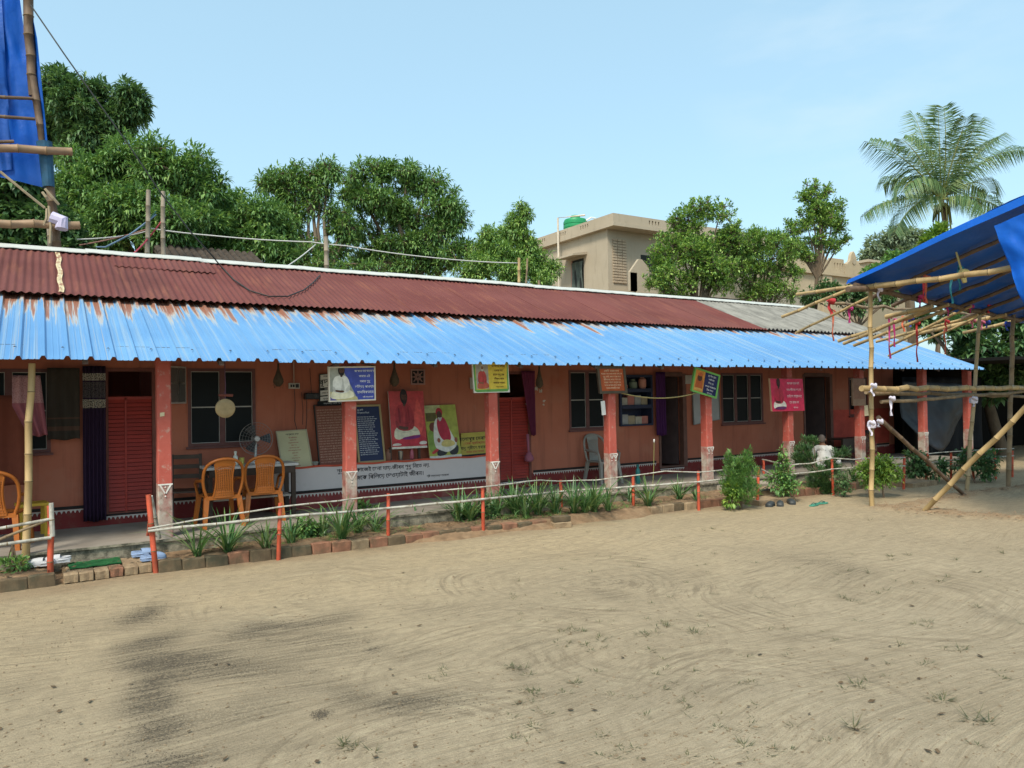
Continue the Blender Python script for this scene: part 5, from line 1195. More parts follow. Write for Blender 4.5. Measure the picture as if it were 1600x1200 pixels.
# loose pair of bricks
t = thing('brick_pile', tuple(at(880,826,Z=0)), 'two loose bricks stacked at the foot of a fence post', 'bricks'); c = at(880,824,Z=0)
brick(t, 2, (c.x, c.y+.05, .035), -.25, (1.2,1.3,.52)); brick(t, 1, (c.x+.01, c.y+.07, .125), -.18, (1.15,1.2,.5), .05)
# brick step with mat
st = thing('brick_step', (.62, 9.95, 0), 'low brick step with pale bricks before the left door', 'step')
for i in range(6): brick(st, 2 if i != 3 else 0, (.265+i*.150, 9.80+.012*i, .048), rnd.uniform(-.04,.04)+.03, (.58, 2.0, .62), rnd.uniform(-.03,.03))
for i in range(3): brick(st, 2, (.36+i*.28, 10.04+.01*i, .052), .03+rnd.uniform(-.03,.03), (1.1, 2.0, .64))
for i in range(3): brick(st, 2, (.33+i*.30, 10.215, .055), rnd.uniform(-.02,.02), (1.15, 1.0, .66))
a, b, c, d = at(109,888,Z=.124), at(190,878,Z=.124), at(187,871,Z=.126), at(105,881,Z=.126)
mb = MB(); mb.grid(lambda u, v: (a.lerp(b, u)).lerp(d.lerp(c, u), v)+Vector((0,.0,.004*math.sin(u*17)+.012*(v > .9)*abs(math.sin(u*8)))), 20, 8, (0,0,-.012)); o = mb.build('door_mat', mat('mat_green', (.012,.10,.028), .9, .25, 40, .5), None, origin=tuple(a)); tag(o, 'dark green door mat on the brick step', 'mat')
# stone steps at the right gap
st = thing('stone_steps', (11.1, 9.0, 0), 'low worn stone steps at the fence gap beside the big shrub', 'steps')
def slab(x0, x1, y0, y1, z0, z1, m, nm='slab'):
    mb = MB(); mb.grid(lambda u, v: (x0+(x1-x0)*u+.02*mnoise.noise(Vector((u*3, v*3, x0))), y0+(y1-y0)*v+.02*mnoise.noise(Vector((u*3+5, v*3, x0))), z1+.012*mnoise.noise(Vector((u*4, v*4, y0)))), 8, 5, (0,0,-(z1-z0))); autosmooth(mb.build(nm, m, st), 40)
slab(10.66, 11.62, 8.98, 9.42, -.02, .085, m_brick_pale); slab(10.75, 11.9, 9.43, 9.86, -.02, .17, m_brick_pale); slab(11.0, 12.3, 9.87, 10.27, -.02, .22, m_concrete)
st = thing('stone_steps', (15.3, 8.95, 0), 'worn stone steps behind the slanting dark brace', 'steps')
slab(15.0, 15.9, 8.75, 9.35, -.02, .09, m_brick_pale); slab(15.1, 15.95, 9.36, 9.9, -.02, .17, m_concrete); slab(15.1, 16.0, 9.91, 10.27, -.02, .23, m_concrete)

# ------------------------------------------------------------------ footwear
def clog(label, loc, rz, m, inner, name='clog', grp=None, cat='clog'):
    t = thing(name, loc, label, cat, grp, rz)
    mb = MB(); L, w = .28, .052
    def wid(u): return w*(.78+.34*math.sin(min(1, u*1.25)*math.pi*.62))*(1 if u < .9 else 1-((u-.9)/.1)**2*.55)
    out = [(wid(u), u) for u in [i/16 for i in range(17)]]
    poly = [(a, -L/2+L*u, 0) for a, u in out]+[(-a, -L/2+L*u, 0) for a, u in out[::-1]]
    mb.prism(poly, 2, (0,0,.028)); autosmooth(mb.build('sole', m, t, local=True), 40)
    mb = MB()
    def dome(u, v):
        q = .36+.64*u; h = .068*math.sqrt(max(0, 1-((q-.46)/.545)**2)); w_ = wid(min(q, .97))*1.04*(1 if q < .9 else math.sqrt(max(0, 1-((q-.9)/.105)**2)))
        return (math.cos(math.pi*v)*w_, -L/2+L*q, .022+math.sin(math.pi*v)**.7*h)
    mb.grid(dome, 14, 14, (0,0,.003)); autosmooth(mb.build('upper', m, t, local=True), 70)
    mb = MB(); rim = [(math.cos(math.pi*i/14)*wid(.2)*1.02, -L/2+L*.42-math.sin(math.pi*i/14)*L*.42, .034) for i in range(15)]; mb.tube(rim, .013, 8); autosmooth(mb.build('heel_rim', m, t, local=True), 70)
    mb = MB()
    for (dx, dy) in ((-.02,.05),(.02,.05),(0,.075),(-.02,.1),(.02,.1)): mb.lathe([(.006,0),(.006,.004)], (dx, dy, .026+.06*math.sqrt(max(0,1-(dx/.055)**2))-.3*max(0,dy-.03)**1.5*3), 8)
    mb.build('vent_hole', inner, t, local=True)
    mb = MB(); mb.tube([(math.cos(math.pi+math.pi*i/10)*wid(.2)*1.05, -.02+math.sin(math.pi+math.pi*i/10)*.125, .048+.012*math.sin(math.pi*i/10)) for i in range(11)], .009, 6, flat=.5); mb.build('heel_strap', m, t, local=True)
    mb = MB(); mb.box(-.036,.036,-.11,.02,.0285,.031); mb.build('insole', inner, t, local=True)
    return t
m_cw, m_cb = mat('clog_white', (.50,.50,.52), .6, .1, 9, .05, dirt=(.3,.28,.25), dirt_amt=.4), mat('clog_blue', (.25,.34,.52), .6, .1, 9, .05)
m_ck, m_in = mat('clog_black', (.035,.04,.042), .5, .15, 9, .05, dirt=(.15,.14,.12), dirt_amt=.35), mat('clog_inside', (.03,.035,.06), .7)
def L_(px, py, z=0): p = at(px, py, Z=z); return (p.x, p.y, z)
clog('white clog on the left, nearer the sandy yard', L_(62,884,.150), math.radians(78), m_cw, m_in); clog('white clog on the left, nearer the veranda wall', L_(88,879,.158), math.radians(84), m_cw, m_in)
clog('light blue clog on the step, nearer the fence stake', L_(240,874,.115), math.radians(-80), m_cb, m_in); clog('light blue clog on the step, nearer the veranda edge', L_(226,868,.12), math.radians(-86), m_cb, m_in)
clog('black clog at the left of three in the sand', L_(1204,791), math.radians(112), m_ck, m_in); clog('black clog in the middle of three in the sand', L_(1219,790), math.radians(130), m_ck, m_in); clog('black clog at the right of three beside the red fence post', L_(1236,787), math.radians(142), m_ck, m_in)
def slipper(label, loc, rz, m, strap):
    t = thing('flip_flop', loc, label, 'flip-flop', None, rz); mb = MB()
    out = [(.045*(.8+.3*math.sin(i/14*math.pi*.8))*(1 if i < 13 else .6), i/14) for i in range(15)]
    mb.prism([(a, -.13+.26*u, 0) for a, u in out]+[(-a, -.13+.26*u, 0) for a, u in out[::-1]], 2, (0,0,.018)); mb.build('sole', m, t, local=True)
    mb = MB(); mb.tube([(-.04,-.03,.02),(-.025,.03,.045),(0,.075,.022)], .006, 6); mb.tube([(.04,-.03,.02),(.025,.03,.045),(0,.075,.022)], .006, 6); mb.build('strap', strap, t, local=True)
m_ff, m_fs = mat('flip_flop_green', (.06,.26,.18), .6, .15, 8, 0), mat('flip_flop_strap', (.03,.10,.08), .5)
slipper('green flip-flop in the sand, nearer the yard', L_(1272,790), math.radians(-75), m_ff, m_fs); slipper('green flip-flop in the sand, nearer the bushes', L_(1284,787), math.radians(-95), m_ff, m_fs)
slipper('dark slipper on the stone step, nearer the fence', L_(1186,768,.175), math.radians(-70), m_ck, m_ck); slipper('dark slipper on the stone step, farther into the gap', L_(1196,766,.175), math.radians(-80), m_ck, m_ck)

# ------------------------------------------------------------------ foliage tools
def leafmesh(name, pos, dirs, ups, lens, wids, mate, fold=.25, bend=.25):
    """many leaves at once: each leaf is six corners folded along its midrib and bent at mid length"""
    n = len(pos); pos = np.asarray(pos, float); d = np.asarray(dirs, float); d /= np.linalg.norm(d, axis=1)[:, None]+1e-9
    u = np.asarray(ups, float); u = u-d*np.sum(u*d, 1)[:, None]; u /= np.linalg.norm(u, axis=1)[:, None]+1e-9; s = np.cross(d, u)
    L = np.asarray(lens)[:, None]; Wd = np.asarray(wids)[:, None]
    a = pos; m_ = pos+d*L*.5+u*L*bend*.25; t = pos+d*L-u*L*bend*.35
    l = m_+s*Wd*.5+u*Wd*fold; r = m_-s*Wd*.5+u*Wd*fold
    V = np.stack([a, l, m_, r, t], 1).reshape(-1, 3)
    k = np.arange(n)[:, None]*5
    F = np.concatenate([k+[0, 2, 1], k+[0, 3, 2], k+[1, 2, 4], k+[2, 3, 4]], 1).reshape(-1, 3)
    me = bpy.data.meshes.new(name); me.vertices.add(len(V)); me.vertices.foreach_set('co', V.ravel())
    me.loops.add(F.size); me.loops.foreach_set('vertex_index', F.ravel()); me.polygons.add(len(F))
    me.polygons.foreach_set('loop_start', np.arange(0, F.size, 3)); me.polygons.foreach_set('loop_total', np.full(len(F), 3))
    me.polygons.foreach_set('use_smooth', np.ones(len(F), bool)); me.materials.append(mate); me.update(calc_edges=True); return me
NR = np.random.RandomState(11)
def unit(n): v = NR.normal(size=(n, 3)); return v/np.linalg.norm(v, axis=1)[:, None]
m_bark = mat('bark', (.12,.085,.055), .95, .3, 7, .6, dirt=(.2,.17,.13), dirt_amt=.5, stretch=(1,1,.3))
def limb(mb, a, b, r0, r1, wob=.12, n=6):
    a, b = Vector(a), Vector(b); L = (b-a).length; pts = []
    for i in range(n+1):
        t = i/n; p = a.lerp(b, t); w = wob*L*math.sin(math.pi*t)*.35
        pts.append(p+Vector((mnoise.noise(p*.9)*w, mnoise.noise(p*.9+Vector((7,0,0)))*w, w*.25)))
    mb.tube(pts, [r0+(r1-r0)*i/n for i in range(n+1)], 7); return pts[-1]
def tree(name, label, cat, base, blobs, style, leaves, mate, trunk_r=.16, group=None, fork=.45, dens=1.0, flat=.85, shell=.55, clump=0):
    """blobs: (centre, radius). Sprays of leaves sit on twig ends spread through the crown's lobes"""
    base = Vector(base); t = thing(name, tuple(base), label, cat, group)
    main = blobs
    if clump:
        bl2 = []
        for c, r in blobs:
            for v in unit(clump):
                rr = r*NR.uniform(.42, .80); bl2.append((Vector(c)+Vector(v)*(r*1.08-rr*.7)*NR.uniform(.5, 1.05), rr))
        blobs = bl2
    C_ = Vector(np.mean([np.array(b[0]) for b in blobs], 0)); low = min(b[0].z-b[1] for b in blobs)
    mb = MB(); fk = base.lerp(Vector((C_.x, C_.y, low)), .92); fk.z = max(fk.z, base.z+.3)
    limb(mb, base-Vector((0,0,.2)), fk, trunk_r, trunk_r*.75, .10)
    ends = [limb(mb, fk, c, trunk_r*.45, trunk_r*.14, .25) for c, r in main] if clump else []
    wts = np.array([b[1]**2 for b in blobs]); wts = wts/wts.sum(); P = []; Dn = []
    for (c, r), w in zip(blobs, wts):
        if clump:
            q0 = min(ends, key=lambda q: (q-Vector(c)).length); e = limb(mb, q0, c, trunk_r*.12, trunk_r*.05, .2, 3)
        else: e = limb(mb, fk, c, trunk_r*.5, trunk_r*.16, .25)
        n = max(4, int(leaves*w/style['per'])); v = unit(n); rad = (shell+(1.04-shell)*NR.rand(n))**1 * r
        rad *= 1+.22*np.array([mnoise.noise(Vector(x)*2.2+c) for x in v])
        p = np.array(c)+v*rad[:, None]*[1, 1, flat]; P.append(p); Dn.append(v)
        for q in p[::max(1, n//9)]: limb(mb, e, Vector(q), trunk_r*.13, .008, .2, 3)
    P = np.concatenate(P); Dn = np.concatenate(Dn); autosmooth(mb.build('trunk', m_bark, t), 80)
    per = style['per']; m = len(P); tip = Dn*.6+unit(m)*.5; tip[:, 2] += style['lift']; tip /= np.linalg.norm(tip, axis=1)[:, None]
    pos = np.repeat(P, per, 0); tp = np.repeat(tip, per, 0); sp = unit(len(pos))
    d = tp*style['fwd']+sp*style['spread']; d[:, 2] -= style['droop']*NR.rand(len(pos))
    pos = pos+sp*style['jit']+tp*(NR.rand(len(pos))[:, None]-.5)*style['jit']*1.5
    up = np.tile([0, 0, 1.], (len(pos), 1))+unit(len(pos))*.35
    L = style['len']*(.65+.6*NR.rand(len(pos))); me = leafmesh('crown', pos-np.array(base), d, up, L, L*style['wid'], mate, bend=style['bend'])
    linkmesh('crown', me, t); return t
MANGO = dict(per=11, len=.24, wid=.27, fwd=.6, spread=.85, droop=.6, lift=.3, jit=.06, bend=.4)
JACK = dict(per=9, len=.15, wid=.52, fwd=.9, spread=.75, droop=.1, lift=.5, jit=.05, bend=.2)
BUSH = dict(per=9, len=.20, wid=.5, fwd=.6, spread=.9, droop=.35, lift=.3, jit=.05, bend=.3)
FINE = dict(per=12, len=.12, wid=.4, fwd=.6, spread=.9, droop=.3, lift=.3, jit=.06, bend=.3)
lm_mango = leafmat('mango_leaf', [(.018,.052,.014), (.036,.088,.020), (.055,.12,.028), (.085,.155,.032)])
lm_dark = leafmat('dark_leaf', [(.013,.038,.012), (.022,.058,.018), (.035,.080,.022), (.05,.10,.028)])
lm_jack = leafmat('jackfruit_leaf', [(.018,.055,.012), (.045,.105,.020), (.080,.155,.028), (.13,.215,.040)], rough=.35)
lm_bush = leafmat('bush_leaf', [(.022,.065,.015), (.045,.11,.024), (.075,.15,.03)])
lm_lime = leafmat('lime_leaf', [(.032,.080,.012), (.055,.115,.015), (.090,.155,.02)])
lm_strap = leafmat('strap_leaf', [(.012,.038,.010), (.022,.065,.016), (.038,.085,.022), (.07,.11,.03)], rough=.35)
lm_pale = leafmat('pale_far_leaf', [(.05,.085,.045), (.075,.12,.06), (.11,.16,.08)])  # haze of distance put into a paler, bluer leaf colour
# ------------------------------------------------------------------ plants in the bed
def strap_plant(label, x, y, z, n, L, w, lean=.5, name='strap_leaf_plant', mate=None, cat='plant', group='strap leaved plants in the planting bed'):
    mb = MB()
    for i in range(n):
        an = rnd.uniform(0, 6.283); le = L*rnd.uniform(.6, 1.2); sp = lean*rnd.uniform(.2, 1.7); d = Vector((math.cos(an), math.sin(an), 0)); sd_ = Vector((-d.y, d.x, 0)); p0 = Vector((rnd.uniform(-.04,.04), rnd.uniform(-.04,.04), -.02)); k = len(mb.v); m_ = 6; dr = rnd.uniform(.25, 1.0)
        for j in range(m_+1):
            u = j/m_; p = p0+d*le*sp*u**1.25+Vector((0,0,le*(u-.55*dr*sp*u**2.6))); ww = w*(.7+.5*u)*(1-u**3)+.0015
            mb.v += [tuple(p-sd_*ww+Vector((0,0,.25*ww))), tuple(p), tuple(p+sd_*ww+Vector((0,0,.25*ww)))]
        for j in range(m_):
            a = k+j*3; mb.f += [[a,a+1,a+4,a+3],[a+1,a+2,a+5,a+4]]; mb.mi += [0,0]
    o = mb.build(name, mate or lm_strap, None, True, local=True); o.location = (x, y, z); return tag(o, label, cat, group)
SP = [(308,884,12,.46,'thin strap leaved plant nearest the left fence post'),(357,862,26,.52,'full strap leaved plant in front of the orange chairs'),(455,848,12,.40,'small strap leaved plant right of the second fence post'),
      (535,842,28,.50,'dense strap leaved plant left of the leafy one by the second post'),(588,828,14,.34,'small strap leaved plant just left of the third fence post'),(652,815,6,.26,'tiny sprout between the third and fourth fence posts'),
      (716,812,24,.46,'strap leaved plant left of the fourth fence post'),(748,806,18,.42,'strap leaved plant crowding the fourth fence post'),(806,803,30,.50,'big strap leaved plant right of the red mid door post'),(840,802,28,.50,'big strap leaved plant left of the loose bricks'),
      (897,800,26,.48,'strap leaved plant right of the loose bricks'),(930,800,28,.50,'strap leaved plant below the grey chair'),(985,783,10,.34,'thin strap leaved plant beside the sixth fence post'),(1014,790,20,.44,'arching strap leaved plant below the teal bottle'),
      (1060,780,16,.40,'strap leaved plant before the open doorway'),(1335,772,16,.42,'strap leaved plant by the bamboo pavilion post'),(1088,790,8,.24,'low sprout at the seventh fence post'),(415,860,12,.34,'low strap leaved plant just left of the second fence post'),(505,836,14,.36,'strap leaved plant between the leafy plant and the dense strap leaved one'),(560,832,16,.38,'strap leaved plant in front of the leafy green plant'),
      (735,812,18,.40,'strap leaved plant pressed against the fourth fence post on its left'),(775,806,20,.42,'strap leaved plant between the fourth fence post and the mid door'),(822,806,18,.40,'low strap leaved plant between two big ones before the mid door'),(868,800,20,.44,'strap leaved plant behind the two loose bricks'),(915,802,20,.42,'strap leaved plant between two others right of the loose bricks'),(950,798,14,.36,'strap leaved plant at the foot of the fourth veranda post')]
for px, py, n, L, lb in SP:
    p = at(px, py, Z=.13); y = max(p.y, FY(p.x)+.1); strap_plant(lb, p.x*(y/p.y) if p.y else p.x, y, .13, int(n*1.9), L*1.15, .0115, .85)
def bushy(name, label, px, py, Z, blobs, style, leaves, mate, group=None, tr=.02, cat='plant'):
    b = at(px, py, Z=Z); D_ = depth(b)
    bl = [(at(x, y, D=D_+dz), r*D_/CAM_F) for x, y, r, dz in blobs]
    return tree(name, label, cat, tuple(b), bl, style, leaves, mate, tr, group, shell=.25, flat=1)
S = lambda **k: {**BUSH, **k}
bushy('leafy_plant', 'leafy green plant behind the dense strap leaved one', 565, 815, .13, [(560,800,14,0),(575,808,12,0),(552,812,10,0)], S(len=.10), 420, lm_bush)
bushy('leafy_plant', 'small leafy plant between second fence post and first sign post', 480, 838, .13, [(478,825,11,0),(486,832,9,0)], S(len=.09), 240, lm_bush)
bushy('leafy_plant', 'low broad leaved plant at the foot of the fourth fence post', 735, 808, .13, [(730,800,11,0),(765,803,10,0),(745,806,10,0)], S(len=.11), 300, lm_dark)
bushy('leafy_plant', 'low weeds at the far left planter', 22, 893, .13, [(10,886,9,0),(30,884,10,0)], S(len=.08), 160, lm_bush)
FEATH = dict(per=26, len=.060, wid=.22, fwd=1.2, spread=.5, droop=.0, lift=.9, jit=.035, bend=.15)
bushy('shrub', 'dense feathery green shrub at the end of the long fence', 1158, 790, .06, [(1144,765,20,0),(1166,768,21,.0),(1148,745,21,0),(1167,742,20,0),(1145,725,12,0),(1163,722,13,0),(1170,709,7,0),(1140,712,6,0)], FEATH, 10000, lm_bush, tr=.03, cat='shrub')
bushy('leafy_plant', 'small yellow green plant at the foot of the feathery shrub', 1146, 792, .03, [(1146,766,11,-.15),(1143,780,9,-.15)], S(len=.10), 260, lm_lime)
bushy('leafy_plant', 'pale leafy shrub with tall stalk left of the fifth post', 1225, 775, .1, [(1222,755,16,0),(1212,745,12,0),(1230,738,12,0),(1223,722,9,0),(1235,760,12,0),(1222,705,5,0)], S(len=.085), 900, lm_bush, tr=.02)
bushy('shrub', 'dark feathery cypress shrub in front of the person in white', 1262, 765, .08, [(1255,705,14,.2),(1262,720,13,.2),(1248,718,11,.2),(1270,690,8,.2),(1259,690,8,.2),(1285,745,20,0),(1300,730,15,0),(1312,712,10,0),(1275,758,17,0),(1292,765,14,0),(1320,705,7,0)], {**FEATH, 'droop': .3, 'len': .07}, 9000, lm_dark, tr=.035, cat='shrub')
bushy('leafy_plant', 'grey green small shrub right of the dark cypress', 1318, 772, .05, [(1318,762,10,0),(1312,748,8,0),(1322,750,7,0)], S(len=.06), 500, lm_dark)
bushy('shrub', 'bright lime green shrub behind the bamboo pavilion post', 1382, 770, .08, [(1350,738,12,0),(1368,730,13,0),(1388,728,12,0),(1380,745,16,0),(1362,750,12,0),(1400,742,8,0),(1372,720,8,0)], S(len=.075), 2300, lm_lime, cat='shrub')
bushy('shrub', 'dark green bush under the slanting dark brace', 1432, 752, .05, [(1430,735,14,.3),(1440,720,12,.3),(1425,715,10,.3),(1418,748,9,.3)], S(len=.12), 700, lm_dark, cat='shrub')
bushy('shrub', 'dark leafy bush behind the far bamboo fence', 1532, 752, .05, [(1525,722,12,.3),(1540,735,13,.3),(1545,715,12,.3),(1510,710,11,.3),(1500,728,10,.3),(1470,730,11,.3),(1455,742,9,.3)], S(len=.12), 1100, lm_dark, cat='shrub')
# lone flower stalk
a = at(1019,775,Z=.13); mb = MB(); p1 = at(1022,690,Y=a.y+.1); mb.tube([a, a.lerp(p1,.5)+Vector((.015,0,0)), p1], [.006,.005,.004], 5); t = thing('flower_stalk', tuple(a), 'tall bare flower stalk with a pale tip before the doorway', 'plant'); mb.build('stem', mat('stem_yellow', (.25,.26,.09)), t)
mb = MB(); mb.lathe([(.004,-.02),(.016,.01),(.018,.03),(.006,.045)], tuple(p1), 7); mb.build('flower', m_white, t)

# ------------------------------------------------------------------ trees behind the house
def btree(name, label, Y, blobs, style, leaves, mate, tr=.17, group='trees behind the long house', foot=None, zscale=1):
    c = at(blobs[0][0], blobs[0][1], Y=Y); D_ = depth(c)
    bl = [(at(x, y, D=D_+dz), r*(D_+dz)/CAM_F) for x, y, r, dz in blobs]
    f = foot or (sum(b[0] for b in blobs)/len(blobs), 600); p = at(f[0], f[1], D=D_); base = (p.x, p.y, -.05)
    return tree(name, label, 'tree', base, [(c_, r_*style.get('k', 1.14)) for c_, r_ in bl], {**style, 'len': style['len']*.72}, int(leaves*2.1), mate, tr, group, shell=.30, clump=6)
M_ = lambda **k: {**MANGO, **k}
btree('mango_tree', 'tall dark tree rising above the blue tarpaulin at upper left', 27, [(95,150,40,0),(120,165,38,0),(160,172,36,0),(200,160,26,0),(215,175,18,0),(135,205,38,0),(85,195,34,1),(170,205,26,0),(95,118,16,0),(150,140,20,0),(190,190,22,0),(60,220,40,1),(110,240,30,0)], M_(len=.34, per=12), 15000, lm_dark, .3, foot=(110,500))
btree('mango_tree', 'broad light green mango tree behind the maroon roof at left', 21, [(150,270,46,0),(205,262,42,0),(255,262,40,-.5),(300,280,40,0),(330,305,30,0),(230,315,52,-1),(160,330,50,-1),(290,340,48,-1),(110,300,40,-.5),(195,370,45,-1),(260,380,45,-1),(130,375,40,-1),(335,350,30,0)], M_(len=.25), 25000, lm_mango, .3, foot=(230,600))
btree('broadleaf_tree', 'dark broad leaved tree behind the bamboo frame at far left', 18, [(15,310,45,0),(60,335,36,0),(30,370,40,0),(90,355,30,0),(-40,330,50,0),(75,380,28,0),(110,385,22,0),(45,290,28,0)], {**BUSH, 'len': .25}, 6500, lm_dark, .2, foot=(30,560))
btree('mango_tree', 'mid green mango tree between the two left roof poles and the gap', 20.5, [(365,325,38,0),(405,345,36,-.5),(350,365,36,-.5),(395,385,36,-1),(435,375,28,0),(320,395,34,-1),(440,410,24,-1),(370,405,30,-1)], M_(len=.25), 11000, lm_mango, .2, foot=(400,600))
btree('mango_tree', 'sparse mango tree with a leaning forked trunk in the gap', 23, [(425,280,24,0),(455,275,22,0),(490,270,20,0),(515,272,20,0),(440,305,28,0),(480,310,28,0),(425,330,22,0),(455,345,24,0),(500,300,20,0),(540,365,22,0),(525,395,18,0),(470,375,20,0),(465,400,24,-1),(445,425,22,-1),(545,420,22,-1),(580,430,20,-1),(500,425,24,-1.5),(525,435,22,-1.5),(480,435,22,-1.5),(505,395,20,-1),(535,345,18,0),(515,335,16,0)], M_(len=.25), 8500, lm_mango, .2, foot=(500,600))
btree('mango_tree', 'tallest rounded mango tree left of centre with a clear trunk', 23, [(560,285,28,0),(595,268,24,0),(635,278,26,0),(670,285,26,0),(700,315,26,0),(705,345,24,0),(575,320,34,0),(615,330,36,0),(655,335,36,0),(555,355,28,0),(690,370,30,0),(600,375,34,0),(645,390,34,0),(700,400,30,0),(570,405,24,0),(730,390,18,0),(665,420,26,0),(625,425,24,0),(550,310,18,0)], M_(len=.25), 16500, lm_mango, .22, foot=(603,600))
btree('mango_tree', 'lighter pointed tree just left of the beige house', 20, [(808,340,13,0),(822,335,10,0),(815,322,9,0),(795,362,24,0),(765,372,22,0),(820,375,20,0),(780,400,32,0),(825,405,28,0),(845,425,24,0),(755,420,28,-.5),(800,432,30,-.5),(745,390,18,0),(850,445,18,-.5),(735,425,20,-.5)], M_(len=.21), 12500, leafmat('fresh_mango_leaf', [(.022,.062,.016), (.05,.11,.024), (.08,.16,.032), (.12,.20,.04)]), .15, foot=(800,620))
J_ = lambda **k: {**JACK, 'k': 1.32, **k}
btree('jackfruit_tree', 'rounded glossy jackfruit tree in front of the beige house', 19, [(1090,330,20,0),(1125,335,18,0),(1068,345,20,0),(1145,360,14,0),(1055,372,24,0),(1090,370,28,0),(1125,375,22,0),(1040,400,22,0),(1075,405,28,-.3),(1110,410,28,-.3),(1028,415,18,0),(1045,432,22,-.3),(1085,435,20,-.3),(1040,455,13,-.3),(1020,440,14,0),(1142,395,16,0),(1125,440,18,-.3),(1140,420,16,-.3),(1060,460,12,-.3),(1148,375,12,0)], J_(), 11500, lm_jack, .13, foot=(1112,640))
btree('jackfruit_tree', 'low bushy tree between the two jackfruit crowns', 18.4, [(1185,365,16,0),(1170,385,22,0),(1205,385,22,0),(1160,415,22,0),(1195,415,26,0),(1180,445,22,0),(1215,430,20,0),(1150,440,16,0),(1225,405,16,0),(1205,455,16,0),(1152,395,15,0),(1235,430,14,0),(1165,465,14,0),(1238,385,12,0),(1230,455,14,-.2)], J_(per=10, droop=.6, wid=.3, len=.2), 7000, lm_jack, .11, foot=(1190,640))
btree('jackfruit_tree', 'tall narrow jackfruit tree beside the second beige building', 18, [(1272,292,11,0),(1288,300,12,0),(1262,312,11,0),(1280,322,18,0),(1302,325,14,0),(1258,345,15,0),(1285,350,20,0),(1312,352,12,0),(1240,362,14,0),(1270,375,17,0),(1300,378,14,0),(1320,375,8,0),(1245,385,15,0),(1265,398,12,0),(1228,375,10,0)], J_(), 6200, lm_jack, .10, foot=(1258,640))
btree('bush_tree', 'dark bushes showing above the grey roof', 17.6, [(1290,455,18,0),(1320,462,16,0),(1265,465,14,0),(1350,458,16,0),(1385,470,16,0),(1375,440,14,0),(1410,455,14,0),(1340,480,14,0)], {**BUSH, 'len': .2}, 2600, lm_dark, .08, foot=(1320,620))
def far(name, label, D_, blobs, style, leaves, mate, tr, foot):
    bl = [(at(x, y, D=D_+dz), r*D_/CAM_F) for x, y, r, dz in blobs]; p = at(foot[0], foot[1], D=D_)
    return tree(name, label, 'tree', (p.x, p.y, -.05), bl, style, leaves, mate, tr, 'trees beyond the second building', shell=.35, clump=5)
far('rain_tree', 'distant pale domed tree beside the coconut palm', 62, [(1370,392,22,0),(1400,380,26,0),(1430,385,22,0),(1450,400,20,0),(1358,405,16,0),(1410,405,26,0)], {**FINE, 'len': .42}, 9000, lm_pale, .4, (1400,600))
far('bushy_tree', 'mid green bushy tree below the coconut palm', 38, [(1400,410,20,0),(1430,405,20,0),(1455,412,20,0),(1480,420,18,0),(1385,425,18,0),(1420,425,20,0),(1360,428,14,0)], {**BUSH, 'len': .30}, 4500, lm_bush, .3, (1430,600))
far('bushy_tree', 'yellow green leaf cluster tree at the foot of the palm', 34, [(1462,370,12,0),(1475,378,11,0),(1450,378,9,0),(1470,362,8,0)], {**JACK, 'len': .36, 'wid': .3}, 700, lm_lime, .12, (1466,600))
far('broadleaf_tree', 'large dark broad leaved tree at the right end of the house', 22.5, [(1530,540,34,0),(1565,560,34,0),(1500,515,24,0),(1545,500,28,0),(1585,520,30,0),(1595,580,34,0),(1545,590,30,0),(1610,545,40,0),(1480,500,16,1),(1640,500,50,1),(1575,480,24,1),(1500,490,20,1),(1440,500,18,2),(1460,520,16,2)], {**BUSH, 'len': .26, 'wid': .42}, 11000, lm_dark, .2, (1570,720))
far('broadleaf_tree', 'shaded trees behind the blue pavilion at the right edge', 30, [(1600,600,50,0),(1560,630,50,0),(1650,600,60,0),(1520,610,40,0),(1640,660,60,0),(1540,690,50,0),(1600,700,50,0)], {**BUSH, 'len': .3}, 7000, lm_dark, .25, (1590,720))

# coconut palm
pd = 40; pc = at(1471, 312, D=pd); pf = at(1492, 600, D=pd); t = thing('coconut_palm', (pf.x, pf.y, 0), 'coconut palm with arching fronds against the sky', 'palm tree')
mb = MB(); pts = [Vector((pf.x, pf.y, -.1)).lerp(pc, i/16)+Vector((RT.x, RT.y, 0))*(.35*math.sin(i/16*math.pi)) for i in range(17)]
mb.tube(pts, [.20-.006*i+.012*(i % 2) for i in range(17)], 9); autosmooth(mb.build('trunk', m_bark, t), 80)
lm_palm = leafmat('palm_leaf', [(.018,.046,.016), (.032,.072,.022), (.050,.095,.030), (.080,.120,.042)], rough=.4)
m_rachis = mat('palm_rachis', (.26,.27,.09), .6)
s2 = pd/CAM_F
